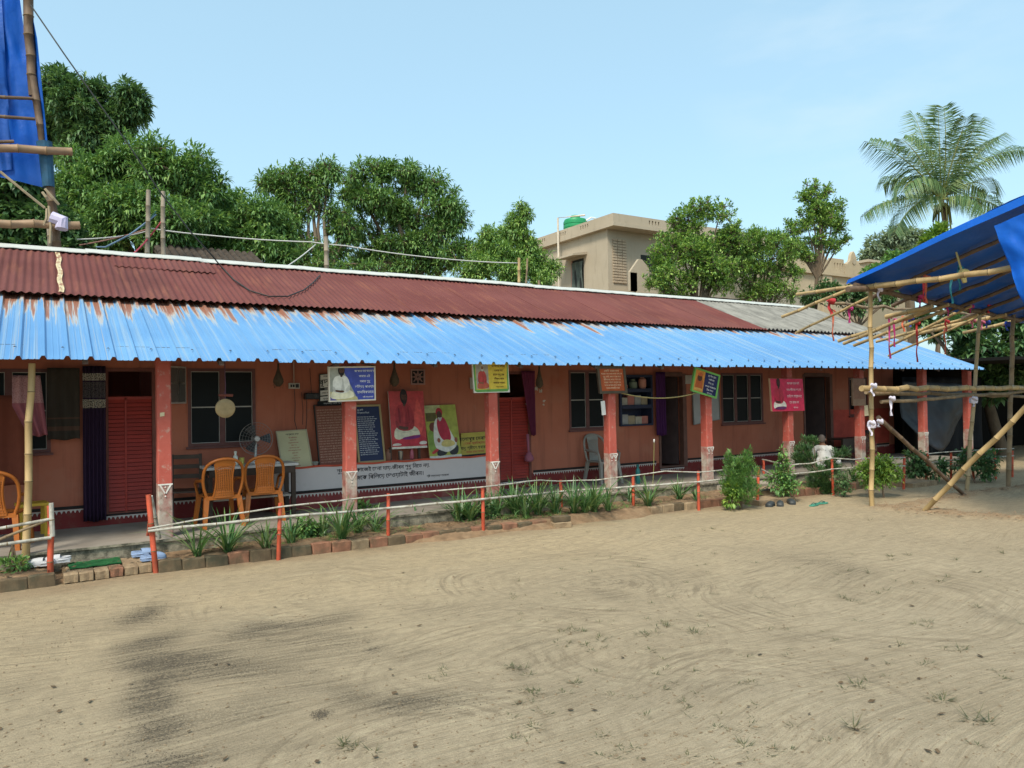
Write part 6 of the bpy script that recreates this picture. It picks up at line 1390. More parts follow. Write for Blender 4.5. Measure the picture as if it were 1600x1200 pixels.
# (tip px, control px, forward)
FR_ = [((1466,172),(1468,240),0,1.0),((1475,168),(1482,240),.6,.9),((1362,222),(1420,240),.2,1),((1356,335),(1400,300),.1,1),((1555,320),(1520,300),.2,1),((1560,215),(1525,232),-.2,1),((1592,235),(1540,235),.3,1),((1410,218),(1440,240),.8,1),((1428,180),(1452,235),-.8,.9),((1510,185),(1492,235),.9,.9),((1385,285),(1415,265),-.7,1),((1545,300),(1530,265),-.8,1),((1410,300),(1425,262),1.0,.9),((1530,190),(1505,225),-.5,.9),((1400,360),(1425,305),.5,1.0),((1545,345),(1520,302),.8,.9)]
for tip, ctl, fwd, sc in FR_:
    a = pc; b = at(*ctl, D=pd+fwd*-1.2); c = at(*tip, D=pd+fwd*-2.4); n = 40; R = []
    for i in range(n+1):
        u = i/n; R.append(a*(1-u)**2+b*2*u*(1-u)+c*u**2)
    fr = MB(); fr.tube(R, [.05*(1-.9*i/n)+.004 for i in range(n+1)], 5); fo = fr.build('frond', m_rachis, t)
    pos, dr, up_, ln = [], [], [], []
    for i in range(3, n+1):
        for sub in (0, .5):
            u = (i+sub)/(n+.5); p = R[min(i, n)].lerp(R[min(i+1, n)], sub); tg = (R[min(i+1, n)]-R[max(i-1, 0)]).normalized()
            sdv = tg.cross(Vector((0,0,1))); sdv = sdv.normalized() if sdv.length > .15 else Vector((RT.x, RT.y, 0)); nm = sdv.cross(tg)
            for s in (-1, 1):
                d = sdv*s*.85+tg*(.40+.5*u)+Vector((0,0,-.42-.25*rnd.random()))+nm*.12
                pos.append(p); dr.append(d); up_.append(nm); ln.append(1.5*(math.sin(math.pi*(.12+.80*u))**.6)*rnd.uniform(.85,1.1)*sc)
    ln = np.array(ln); me = leafmesh('leaflets', np.array([tuple(p) for p in pos])-np.array((pf.x, pf.y, 0)), [tuple(v) for v in dr], [tuple(v) for v in up_], ln, np.full(len(ln), .052), lm_palm, fold=.2, bend=.9)
    linkmesh('leaflets', me, fo)
mb = MB()
for k in range(9):
    an = k*.7; p = pc+Vector((math.cos(an)*.28, math.sin(an)*.28, -.35-.12*(k % 3))); mb.lathe([(.02,-.14),(.10,-.07),(.12,0),(.09,.09),(.02,.13)], tuple(p), 8)
for k in range(14):
    an = k*2.4; mb.tube([pc+Vector((0,0,-.15)), pc+Vector((math.cos(an)*.35, math.sin(an)*.35, -.45)), pc+Vector((math.cos(an)*.45, math.sin(an)*.45, -1.1-.3*(k % 3)))], [.06,.05,.02], 5)
mb.build('coconuts', mat('coconut_husk', (.10,.11,.03), .6), t)

# ------------------------------------------------------------------ beige houses behind
def rendermat(name, c1, c2):
    s = NT(name); oc = s.coord(); n1 = s.noise(oc, .55, 6, .65); n2 = s.noise(s.mapping(oc, (2, 2, .35)), 2.2, 6, .7); c = s.mix(s.ramp(n1, [(.3, 0.), (.7, 1.)]), c1, c2)
    c = s.mix(s.ramp(n2, [(.55, 0.), (.78, .55)]), c, tuple(v*.5 for v in c1)); s.color(c); s.set(Roughness=.95); s.bump(s.noise(oc, 9, 5), .25, .02); return s.m
m_beige = rendermat('cement_render', (.36,.295,.215), (.43,.36,.27)); m_beige2 = rendermat('ochre_render', (.40,.32,.215), (.47,.385,.27)); m_hole = mat('opening_dark', (.02,.022,.02), .8)
HC = at(949, 362, Y=24); hx, hy = HC.x, 24.0
t = thing('beige_house', (hx, hy, 0), 'unfinished beige two storey house with slotted parapet', 'house')
top = at(965, 355, Y=23.6).z; W2, D2 = 9.0, 5.4
mb = MB(); mb.box(hx, hx+W2, hy, hy+D2, 0, top-.02); mb.build('wall', m_beige, t)
mb = MB(); o_ = .42; mb.box(hx-o_*.55, hx+W2+o_, hy-o_*1.6, hy+D2+o_, top-.018, top+.13); mb.build('roof_slab', m_beige, t)
def slotted(x0, x1, y0, y1, z0, z1, axis, slots, par, m, nm='parapet'):
    """parapet wall with groups of narrow vertical slots really cut through"""
    pb = MB(); a0, a1 = (x0, x1) if axis == 'x' else (y0, y1); zA, zB = z0+(z1-z0)*.28, z0+(z1-z0)*.72
    def bx(u0, u1, za, zb):
        if axis == 'x': pb.box(u0, u1, y0, y1, za, zb)
        else: pb.box(x0, x1, u0, u1, za, zb)
    bx(a0, a1, z0, zA); bx(a0, a1, zB, z1); c = a0
    for s0, w in sorted(slots): bx(c, s0, zA, zB); c = s0+w
    bx(c, a1, zA, zB); return pb.build(nm, m, par)
pt = at(965, 333, Y=hy-o_*1.6).z; zb = top+.132
sl_ = []
for g0 in (1.0, 2.6, 4.2):
    sl_ += [(hy+g0+.16*k, .07) for k in range(4)]
slotted(hx-o_*.5, hx-o_*.5+.14, hy-o_*1.5, hy+D2+o_*.9, zb, pt, 'y', sl_, t, m_beige)
sl_ = []
for g0 in (1.7, 4.0, 6.2): sl_ += [(hx+g0+.17*k, .075) for k in range(4)]
slotted(hx-o_*.5+.142, hx+W2+o_*.9, hy-o_*1.5, hy-o_*1.5+.14, zb, pt, 'x', sl_, t, m_beige)
mb = MB(); mb.box(hx-o_*.5+.143, hx+W2+o_*.9, hy+D2+o_*.7, hy+D2+o_*.9, zb, pt); mb.build('parapet', m_beige, t)
# left face door with curtain and sun shade
d0, d1 = at(912, 410, X=hx), at(893, 410, X=hx); zt_, zb_ = at(905, 405, X=hx).z, at(905, 500, X=hx).z
mb = MB(); mb.box(hx-.012, hx+.02, d0.y, d1.y, zb_, zt_); dd = mb.build('door_opening', m_hole, t)
mb = MB(); mb.box(hx-.04, hx-.013, d1.y-.09, d1.y, zb_, zt_); mb.build('jamb', mat('pink_jamb', (.34,.20,.15), .8), dd)
mb = MB(); mb.grid(lambda u, v: (hx-.05-.035*math.sin(u*14+v*2)-.04*math.sin(v*9+u*3), d0.y+(d1.y-.1-d0.y)*u, zt_-.12+(zb_-zt_+.12)*v), 22, 26, (-.004,0,0)); autosmooth(mb.build('door_curtain', mat('grey_green_cloth', (.085,.105,.09), .9, .2, 6, 0), dd), 80)
mb = MB(); e0, e1 = d0.y-.25, d1.y+.35; mb.hexa([(hx-.75,e0,zt_+.02),(hx-.003,e0,zt_+.12),(hx-.003,e1,zt_+.12),(hx-.75,e1,zt_+.02)], [(hx-.75,e0,zt_+.10),(hx-.003,e0,zt_+.24),(hx-.003,e1,zt_+.24),(hx-.75,e1,zt_+.10)]); mb.build('sun_shade', m_beige, t)
# toothed bricks at the corner of the front face
tb_ = MB()
m_tooth = mat('toothed_brick', (.40,.31,.22), .95, .15, 7, .4)
z = at(950, 372, Y=hy).z; k = 0
while z > at(955, 440, Y=hy).z:
    w_ = .78 if k % 2 else .60; lx = hx+.25
    while lx < hx+.25+w_-.1: b_ = MB(); b_.box(lx, lx+.22, hy-.05, hy-.003, z-.085, z); b_.build('brick', m_tooth, t); lx += .245
    z -= .115; k += 1
# front window, stair parapet
w0, w1 = at(1001, 398, Y=hy), at(1030, 398, Y=hy); mb = MB(); mb.box(w0.x, w1.x, hy-.012, hy+.02, at(1005,425,Y=hy).z, w0.z); mb.build('window_opening', m_hole, t)
s0, s1 = at(958, 444, Y=hy-1.2), at(1040, 420, Y=hy-1.2); za_ = at(960, 452, Y=hy-1.2).z
mb = MB(); yb0, yb1 = hy-1.25, hy-.05
mb.box(hx+.4, hx+6.5, yb0-.05, hy-.004, za_-.18, za_-.02); mb.build('balcony_slab', m_beige, t)
p0 = at(985, 430, Y=yb0).x
slotted(hx+.45, p0-.02, yb0, yb0+.12, za_-.018, za_+.72, 'x', [(hx+.70+.2*k, .09) for k in range(int((p0-hx-.9)/.2))], t, m_beige, 'balcony_parapet')
mb = MB(); mb.prism([(p0,yb0,za_-.018),(p0+1.0,yb0,za_-.018),(p0+1.0,yb0,za_+.95),(p0+.62,yb0,za_+1.28),(p0+.45,yb0,za_+1.28),(p0,yb0,za_+.75)], 1, (0,.12,0)); mb.build('balcony_gable', m_beige, t)
slotted(p0+1.02, hx+6.4, yb0, yb0+.12, za_-.018, za_+.80, 'x', [(p0+1.3+.2*k, .09) for k in range(4)], t, m_beige, 'balcony_parapet')
# pipe and tank
pp = at(879, 400, X=hx-.1); mb = MB(); mb.tube([(hx-.32,pp.y,0),(hx-.32,pp.y,at(881,337,X=hx-.32).z),(hx+.5,pp.y-.9,at(881,337,X=hx-.32).z+.02)], .045, 8); mb.build('drain_pipe', mat('pipe_cream', (.6,.52,.42), .6), t)
tk = at(899, 350, X=hx+1.0); r_ = .55; z0 = top+.15; t2 = thing('water_tank', (tk.x, tk.y, z0), 'bright green plastic water tank on the beige house roof', 'water tank')
m_tank = mat('tank_green', (.02,.26,.10), .45, .1, 3, 0); zt2 = at(899, 341, D=depth(tk)).z-z0
pr = [(r_*.98,0)]
for k in range(6): pr += [(r_,zt2*(k+.15)/7), (r_,zt2*(k+.8)/7), (r_*.965,zt2*(k+.88)/7), (r_*.965,zt2*(k+1.05)/7)]
pr += [(r_*.9,zt2*.93),(r_*.42,zt2*.97)]; mb = MB(); mb.lathe(pr, (0,0,0), 28); autosmooth(mb.build('tank_body', m_tank, t2, local=True), 30)
mb = MB(); mb.lathe([(r_*.40,zt2*.975),(r_*.40,zt2*1.08),(r_*.36,zt2*1.10)], (0,0,0), 20); autosmooth(mb.build('lid', m_tank, t2, local=True), 30)
mb = MB(); mb.tube([(r_*-1.4,.2,.25),(r_*.9,-.55,zt2*.98),(r_*1.25,-.6,zt2*.95)], .035, 6); mb.build('inlet_pipe', m_white, t2, local=True)
# the grey plain side wall between the trees
a, b = at(1010, 460, Y=23), at(1120, 460, Y=23); t = thing('garden_wall', (a.x, 23, 0), 'plain grey cement wall seen under the jackfruit trees', 'wall')
mb = MB(); mb.prism([(a.x,22.7,0),(b.x+6,22.7,0),(b.x+6,22.7,at(1120,452,Y=22.7).z),(at(1100,420,Y=22.7).x,22.7,at(1100,424,Y=22.7).z),(a.x,22.7,at(1000,470,Y=22.7).z)], 1, (0,.2,0)); mb.build('wall', m_concrete, t)
# second building with scrolled gables
q = at(1305, 420, Y=27); t = thing('gabled_building', (q.x, 27, 0), 'ochre building with scroll gables along its parapet', 'building'); gy = 27.0
X = lambda px: at(px, 420, Y=gy).x
Zp = lambda px, py: at(px, py, Y=gy).z
x0, x1 = X(1185), X(1420); zc = Zp(1305, 432)
mb = MB(); mb.box(x0, x1, gy, gy+6, 0, zc); mb.build('wall', m_beige2, t)
mb = MB(); mb.box(x0-.1, x1+.1, gy-.18, gy+6.1, zc+.002, zc+.16); mb.build('cornice', m_beige2, t)
zp0, zp1 = zc+.162, Zp(1320, 406)
def gable(c, w, h):
    g_ = MB(); P = []
    for i in range(25):
        u = -1+2*i/24; P.append((c+u*w/2, gy-.05, zp0+h*(.48+.30*(abs(u) < .72)*(1-abs(u)/.9)+.32*max(0, 1-(u/.34)**2)**.5*(abs(u) < .34))))
    P = [(c-w/2, gy-.05, zp0)]+P+[(c+w/2, gy-.05, zp0)]; P = P[::-1]
    g_.prism(P, 1, (0,.2,0)); o = g_.build('gable', m_beige2, t)
    r_ = MB(); r_.lathe([(.16,0),(.17,.03),(.10,.03)], (0,0,0), 14); r_.v = [(x+c, gy-.051-z, y+zp0+h*.62) for x, y, z in r_.v]; r_.build('roundel', m_beige, o)
    r_ = MB(); r_.lathe([(.10,.012),(.001,.014)], (0,0,0), 12); r_.v = [(x+c, gy-.055-z, y+zp0+h*.62) for x, y, z in r_.v]; r_.build('roundel_hole', m_hole, o)
gw = X(1345)-X(1318)
for c in (X(1333), X(1283), X(1233)): gable(c, gw, Zp(1333, 399)-zp0+.1)
slotted(X(1297), X(1318), gy-.03, gy+.12, zp0, zp1, 'x', [(X(1303)+.25*k, .12) for k in range(4)], t, m_beige2)
slotted(X(1247), X(1269), gy-.03, gy+.12, zp0, zp1, 'x', [(X(1252)+.25*k, .12) for k in range(4)], t, m_beige2)
for px in (1290, 1343):
    mb = MB(); mb.box(X(px)-.4, X(px)+.4, gy-.12, gy-.002, 0, zc-.002); pl = mb.build('pilaster', m_beige2, t)
    for k in range(3): mb = MB(); z = zc-.45-.95*k; mb.box(X(px)-.26, X(px)+.26, gy-.124, gy-.105, z-.5, z); mb.build('inset', m_beige, pl)
mb = MB(); mb.box(X(1300), X(1336), gy-.02, gy-.002, zc-2.4, zc-.7); mb.build('blind_window', m_beige, t)
# far house sliver near the palm foot
q = at(1362, 398, D=55); t = thing('far_house', tuple((q.x, q.y, 0)), 'tiny ochre house wall among the distant trees', 'house'); a = at(1356, 405, D=55)
mb = MB(); mb.box(q.x-.5, q.x+2.2, q.y, q.y+3, 0, at(1400,403,D=56).z-.5); mb.build('wall', m_beige2, t); mb = MB(); zt3 = at(1400,403,D=56).z-.498; mb.box(q.x-.7, q.x+2.4, q.y-.2, q.y+3.2, zt3, zt3+.18); mb.build('roof', m_beige, t)

# tiled shed roof behind the ridge at the left
t = thing('tiled_shed', (4.2, 18.0, 0), 'old shed with a dark clay tile roof behind the maroon ridge', 'shed')
e0, e1 = at(250, 402, Y=17.3), at(420, 418, Y=17.3); r0, r1 = at(265, 386, Y=18.4), at(412, 402, Y=18.4); m_tile = mat('dark_clay_tile', (.055,.042,.032), .95, .35, 6, .6)
mb = MB(); mb.box(e0.x+.1, e1.x-.1, 17.6, 19.4, 0, e0.z-.1); mb.build('wall', mat('mud_wall', (.16,.11,.075), .95), t)
n = 26
for r in range(6):
    for k in range(n):
        pass
tl_ = MB(); tl_.grid(lambda u, v: (.14*(u-.5), .26*v, .045*math.sin(math.pi*u)+.012*v), 5, 1, (0,0,-.012)); tme = tl_.mesh('roof_tile', m_tile)
ez, rz_ = e0.z-.02, r0.z-.02; sl2 = math.atan2(rz_-ez, 1.1)
for r in range(5):
    for k in range(int((e1.x-e0.x)/.145)):
        f = r/5; linkmesh('roof_tile', tme, t, (e0.x+.07+k*.145-4.2, 17.3+1.1*f-18.0, ez+(rz_-ez)*f+.02+rnd.uniform(-.006,.012)), (sl2, 0, rnd.uniform(-.05,.05)))
mb = MB(); mb.prism([(e0.x,17.32,ez-.04),(e0.x,18.4,rz_-.03),(e0.x,19.6,ez-.05),(e0.x,19.6,ez-.09),(e0.x,18.4,rz_-.07),(e0.x,17.32,ez-.08)], 0, (e1.x-e0.x,0,0)); mb.build('roof_bed', m_tile, t)
for k in range(7): mb = MB(); xx = e0.x+.3+k*(e1.x-e0.x-.6)/6; mb.tube([(xx,17.25,ez-.22),(xx+.05,18.2,rz_-.10)], .035, 6); mb.build('rafter', m_bamboo_grey, t)

# ------------------------------------------------------------------ poles, ropes and wires over the roof
def pole(label, p0, p1, Y, r, m, down=3.4):
    a, b = at(*p0, Y=Y), at(*p1, Y=Y); a = Vector((a.x, a.y, min(a.z, down))); t = thing('bamboo_pole', (a.x, a.y, a.z), label, 'pole', 'bamboo poles standing behind the ridge'); mb = MB(); bamboo(mb, a, b, r, wob=.01); autosmooth(mb.build('pole', m, t), 60); return b
m_pole = mat('grey_bamboo', (.30,.25,.19), .8, .2, 6, .15, dirt=(.16,.12,.09), dirt_amt=.5)
pA = pole('first bamboo pole behind the ridge, with coloured cords tied to it', (226,395), (232,297), 16.9, .05, m_pole); pB = pole('second bamboo pole behind the ridge, smooth and straight', (254,392), (255,299), 17.0, .05, m_pole)
pC = pole('thick rag wrapped stump of a pole behind the ridge', (512,425), (509,370), 17.0, .065, m_pole); pD = pole('slim yellowish pole behind the ridge near the beige house', (811,450), (811,403), 17.0, .045, m_bamboo); pE = pole('thin leaning stick beside the slim yellowish pole', (816,450), (824,404), 17.1, .03, m_bamboo_grey); pF = pole('short stub of pole just left of the beige house', (842,452), (842,438), 17.0, .04, m_bamboo_grey)
def wire(name, label, pts, r, m, cat='wire', seg=True):
    P = []
    for a, b in zip(pts[:-1], pts[1:]): P += sagline(a, b, .02*(Vector(b)-Vector(a)).length*.5, 6)[:-1]
    P.append(Vector(pts[-1])); mb = MB(); mb.tube(P, r, 6); o = mb.build(name, m, None, True, origin=tuple(P[0])); return tag(o, label, cat)
A = lambda px, py, Y=17: at(px, py, Y=Y)
m_whitewire = mat('white_wire', (.55,.53,.5), .6, .05, 5, 0)
wire('wire', 'pale wire running from the poles past the mango trees to the slim pole', [A(236,357), A(330,368), A(485,378), A(540,384), A(680,403), A(809,411)], .014, m_whitewire)
wire('wire', 'pale stay wire slanting down to the ridge by the sparse tree', [A(493,382), A(442,420,15.0)], .014, m_whitewire)
wire('cord', 'red cord slanting from the second pole to the ridge', [A(253,345), A(232,372), A(202,402,15.2)], .016, mat('red_cord', (.40,.05,.07), .7), 'cord')
wire('cord', 'blue cord bundle slanting left from the first pole', [A(244,335), A(205,365), A(165,386), A(150,386)], .018, mat('blue_cord', (.16,.24,.34), .7), 'cord')
wire('cord', 'pinkish cord strung left from the first pole', [A(230,358), A(180,372), A(124,383)], .014, mat('pink_cord', (.34,.17,.13), .7), 'cord')
wire('cord', 'white cord strung left below the pinkish cord', [A(230,361), A(205,367), A(160,372), A(120,374)], .014, m_whitewire, 'cord')
wire('cord', 'green cord at the top of the two roof poles', [A(244,330), A(226,352), A(208,362)], .014, mat('green_cord', (.05,.14,.09), .7), 'cord')
P = [at(48,8,Y=14.9), at(100,84,Y=14.7), at(150,155,Y=14.5), at(200,225,Y=14.4), at(250,300,Y=14.35), at(300,365,Y=14.3), at(330,398,Y=14.2)]
def onroof(px, py):
    # point where the sight line meets the maroon roof
    d = ray(px, py); tt = (RZ-.42*RY+.05-CAM_Z)/(d.z-.42*d.y); return EYE+d*tt
P += [onroof(*q) for q in ((345,416),(365,437),(390,454),(420,463),(450,463),(475,453),(490,441),(500,430))]
mb = MB(); mb.tube(P, .012, 7); o = mb.build('cable', m_cable, None, True, origin=tuple(P[0])); tag(o, 'thick black cable sagging from the left tarpaulin onto the maroon roof', 'cable')

# ------------------------------------------------------------------ left tarpaulin frame rising behind the ridge
def tarpmat(name, c, tr):
    if name in MATS: return MATS[name]
    s = NT(name); oc = s.coord(); n = s.noise(oc, 1.1, 5, .6); wv = s.noise(s.mapping(oc, (1, 1, 1)), 4, 4)
    col = s.mix(s.ramp(n, [(.3, 0.), (.7, 1.)]), tuple(v*.8 for v in c), tuple(min(1, v*1.15) for v in c)); s.color(col); s.set(Roughness=.42); s.bump(wv, .35, .05)
    tb = s.n('ShaderNodeBsdfTranslucent'); s.l(col, tb.inputs[0]); mx = s.n('ShaderNodeMixShader'); mx.inputs[0].default_value = tr; s.l(s.b.outputs[0], mx.inputs[1]); s.l(tb.outputs[0], mx.inputs[2]); s.l(mx.outputs[0], s.out.inputs[0]); MATS[name] = s.m; return s.m
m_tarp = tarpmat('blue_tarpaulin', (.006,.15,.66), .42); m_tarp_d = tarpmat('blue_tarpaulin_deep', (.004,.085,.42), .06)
t = thing('tarpaulin_frame', tuple(at(85,388,Y=15.0)), 'bamboo frame hung with bright blue tarpaulin at upper left', 'tent frame')
m_bam_dk = mat('brown_bamboo', (.125,.08,.05), .65, .25, 6, .15)
Yf = 15.0
mb = MB(); bamboo(mb, A(40,-40,Yf), A(52,150,Yf), .078, wob=.02); autosmooth(mb.build('post', m_bam_dk, t), 60)
mb = MB(); bamboo(mb, A(51,120,Yf-.02), A(68,235,Yf-.02), .062, wob=.02); autosmooth(mb.build('post', m_bam_dk, t), 60)
mb = MB(); bamboo(mb, A(72,250,Yf), A(93,410,Yf), .066, wob=.02, taper=1); autosmooth(mb.build('post', m_bam_dk, t), 60)
mb = MB(); bamboo(mb, A(76,330,Yf+.1), A(80,410,Yf+.1), .05, wob=.02, taper=1); autosmooth(mb.build('post', m_pole, t), 60)
mb = MB(); bamboo(mb, A(-60,228,Yf-.15), A(113,237,Yf-.15), .068, wob=.015, taper=1); autosmooth(mb.build('rail', mat('tan_bamboo', (.27,.175,.105), .6, .2, 6, .1), t), 60)
mb = MB(); bamboo(mb, A(-60,348,Yf-.15), A(125,352,Yf-.15), .068, wob=.015, taper=1); autosmooth(mb.build('rail', mat('tan_bamboo', (.27,.175,.105)), t), 60)
for (a, b) in (((-40,148),(52,154)), ((-40,178),(55,186)), ((-40,222),(22,221))): mb = MB(); bamboo(mb, A(*a,Yf-.1), A(*b,Yf-.1), .032, wob=.01); autosmooth(mb.build('rail', m_bam_dk, t), 60)
def sheetq(name, corners, m, nu=24, nv=30, amp=.06, seed=0):
    c = [Vector(q) for q in corners]
    def fn(u, v):
        p = c[0].lerp(c[1], u).lerp(c[3].lerp(c[2], u), v); e = math.sin(math.pi*u)*math.sin(math.pi*v)
        p += Vector((0,1,0))*(amp*2.2*mnoise.noise(Vector((u*3+seed, v*3, 0)))+amp*1.2*mnoise.noise(Vector((u*9, v*7+seed, 0))))*(.3+.7*e); return p
    mb = MB(); mb.grid(fn, nu, nv, (0,.006,0)); return autosmooth(mb.build(name, m, t), 80)
sheetq('tarpaulin', [A(-60,-40,Yf+.3), A(26,-40,Yf+.25), A(70,293,Yf+.15), A(-60,262,Yf+.3)], m_tarp, seed=2)
sheetq('tarpaulin', [A(38,-40,Yf+.12), A(58,60,Yf-.1), A(76,240,Yf-.1), A(62,250,Yf+.12)], m_tarp_d, 8, 24, .05, 5)
sheetq('tarpaulin_strip', [A(-60,-40,Yf+.2), A(0,-40,Yf+.2), A(20,265,Yf+.18), A(-10,268,Yf+.2)], m_tarp_d, 8, 24, .05, 9)
mb = MB(); mb.tube([A(69,222,Yf-.02), A(72,245,Yf-.02), A(76,292,Yf-.02)], [.12,.105,.09], 12); mb.build('tarpaulin_wrap', mat('wrap_teal', (.015,.07,.13), .6, .3, 8, .2), t)
mb = MB(); mb.tube([A(80,340,Yf-.17), A(97,346,Yf-.2), A(96,358,Yf-.22)], [.11,.115,.10], 10); mb.build('cloth_tie', mat('lilac_cloth', (.50,.46,.62), .85), t)
mb = MB()
for (a, b) in (((0,268),(70,325)), ((73,326),(68,352)), ((70,295),(92,320)), ((66,300),(74,312)), ((76,322),(78,380))): mb.tube([A(*a,Yf-.2), A((a[0]+b[0])/2+2,(a[1]+b[1])/2+2,Yf-.22), A(*b,Yf-.2)], .022, 5)
mb.build('lashing', mat('jute', (.32,.26,.17), .95), t)

# ------------------------------------------------------------------ blue bamboo pavilion at the right
YP = 7.64; ga, gb_ = at(1363,797,Z=-.05), at(1510,773,Z=-.05)
t = thing('bamboo_pavilion', (ga.x, ga.y, 0), 'bamboo pavilion roofed with blue tarpaulin at the right', 'pavilion')
def pb(name, a, b, r, m=m_bamboo, **k): mb = MB(); bamboo(mb, a, b, r, **k); return autosmooth(mb.build(name, m, t), 60)
pb('post', ga, at(1360,448,Y=YP), .042, wob=.012, taper=.85); pb('post', gb_, at(1531,492,Y=YP+.02), .040, mat('shaded_bamboo', (.34,.25,.14), .6, .2, 5, .12), wob=.012)
pb('rail', at(1346,607,Y=YP-.09), at(1700,606,Y=YP-.09), .050, wob=.02, taper=.9)
pb('rail', at(1353,613,Y=YP+.07), at(1700,622,Y=YP+.09), .034, m_bamboo_grey, wob=.02); pb('rail', at(1377,628,Y=YP-.02), at(1700,606,Y=YP-.02), .032, m_bamboo_grey, wob=.02)
pb('brace', at(1372,652,Y=YP+.08), at(1510,776,Z=0), .040, m_bam_dk, wob=.012); b0 = at(1440,803,Z=-.02); pb('brace', b0, b0+(at(1600,640,X=12.0)-b0)*1.5, .043, wob=.012)
pb('post', Vector((16.6,7.7,0)), Vector((16.9,7.65,3.75)), .05, m_bamboo_grey); pb('post', Vector((12.3,3.9,0)), Vector((12.2,3.9,4.7)), .055); pb('post', Vector((16.0,3.9,0)), Vector((16.0,3.9,4.75)), .055); pb('post', Vector((19.6,7.6,0)), Vector((19.6,7.6,3.6)), .05, m_bamboo_grey)
def tz(x, y): return 3.86-.055*(x-11.7)+(7.75-y)*.295
def tarpf(u, v):
    x = 11.62+9.4*u; y = 7.80-4.6*v
    z = tz(x, y)-.10*abs(math.sin((x-11.6)*2.3))*.6-.09*math.sin(math.pi*u*1.0)*(1-v)-.07*mnoise.noise(Vector((x*1.2, y*1.2, 0)))-.035*mnoise.noise(Vector((x*3.4+y*2, y*2.2, 0)))-.016*mnoise.noise(Vector((x*9+y*4, y*5, 0)))
    y += .10*math.sin(x*1.9)*(v < .05)
    return (x, y, z)
mb = MB(); mb.grid(tarpf, 90, 40, (0,0,.005)); autosmooth(mb.build('tarpaulin', m_tarp_d, t), 80)  # shade of the underside is put into this deeper blue
# folded outer edge and hanging flap, daylight put into their lighter blue
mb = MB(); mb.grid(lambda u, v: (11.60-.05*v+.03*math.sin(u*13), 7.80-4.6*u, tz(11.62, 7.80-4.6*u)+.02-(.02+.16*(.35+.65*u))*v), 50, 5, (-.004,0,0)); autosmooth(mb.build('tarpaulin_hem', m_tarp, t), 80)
f0, f1, f2, f3 = at(1553,353,X=11.5), at(1700,290,X=11.5), at(1700,560,X=11.55), at(1603,492,X=11.5)
def flap(u, v):
    a = f0.lerp(f1, u); b = f0.lerp(f3, v); p = f0.lerp(f1, u).lerp(f3.lerp(f2, u), v)
    fold = math.sin((u*1.1+.15)/(v+.25)*9)*.035*v; p.x += fold*1.6+.05*math.sin(u*5-v*11)*v-.12*v*u+.03*mnoise.noise(Vector((u*6, v*6, 3))); return p
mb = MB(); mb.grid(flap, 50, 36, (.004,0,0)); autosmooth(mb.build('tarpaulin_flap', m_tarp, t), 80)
# roof poles
pb('purlin', Vector((11.55,YP,tz(11.7,YP)-.14)), Vector((17.2,YP+.02,3.40)), .048, m_bam_dk, wob=.02); pb('purlin', Vector((11.75,7.75,3.72)), Vector((11.9,3.6,3.70)), .048, wob=.015)
pb('purlin', at(1300,474,Y=8.7), at(1700,506,Y=8.7), .03, m_bamboo_grey, wob=.03); pb('purlin', at(1325,452,Y=YP-.1), at(1395,449,Y=YP-.1), .05, m_bam_dk)
RAF = [((1222,495),(1332,450),11.75,.030),((1245,460),(1340,447),11.85,.034),((1244,520),(1362,462),12.2,.024),((1310,533),(1482,476),14.1,.036),((1318,537),(1458,478),13.7,.034),((1334,540),(1474,486),14.1,.032),((1369,534),(1528,492),15.2,.030),((1390,541),(1518,478),15.0,.030),((1384,495),(1456,479),13.4,.044),((1505,520),(1690,478),17.4,.036),((1388,556),(1540,490),15.6,.024),((1412,525),(1572,492),16.2,.044)]
for a, b, X_, r in RAF:
    A_ = at(*a, X=X_); B_ = at(*b, X=X_)
    B_ = A_+(B_-A_)*1.0; pb('rafter', A_, B_, r, wob=.01, taper=.95)
for X_ in (12.4, 13.2, 14.0, 14.8, 15.6, 16.4, 17.2, 18.2): pb('rafter', Vector((X_, 8.0, tz(X_, 8.0)-.17)), Vector((X_, 3.4, tz(X_, 3.4)-.15)), .035, m_bam_dk, wob=.015)
def ribbon(p0, length, w, col, wav=.02, X_=None, nm='ribbon'):
    mb = MB(); n = 12; a = rnd.uniform(0, 6)
    mb.grid(lambda u, v: (p0.x+w*(u-.5)*(.75+.25*math.sin(v*9+a))+wav*math.sin(v*7+a), p0.y+.015*math.sin(u*6+v*5), p0.z-length*v), 3, n, (0,.003,0)); mb.tube([p0+Vector((-w*.9,-.02,.02)), p0+Vector((0,-.05,-.02)), p0+Vector((w*.9,-.02,.02))], [w*.35,w*.55,w*.3], 7)
    return autosmooth(mb.build(nm, col, t), 70)
m_mag, m_rred, m_ror, m_rbl, m_rwh, m_rte, m_rpk = mat('ribbon_magenta', (.40,.03,.16), .7), mat('ribbon_red', (.45,.035,.04), .7), mat('ribbon_orange', (.50,.12,.06), .7), mat('ribbon_blue', (.03,.06,.38), .7), mat('cloth_lilac_white', (.62,.58,.68), .8), mat('cord_teal', (.03,.20,.24), .7), mat('ribbon_pink', (.48,.12,.20), .7)
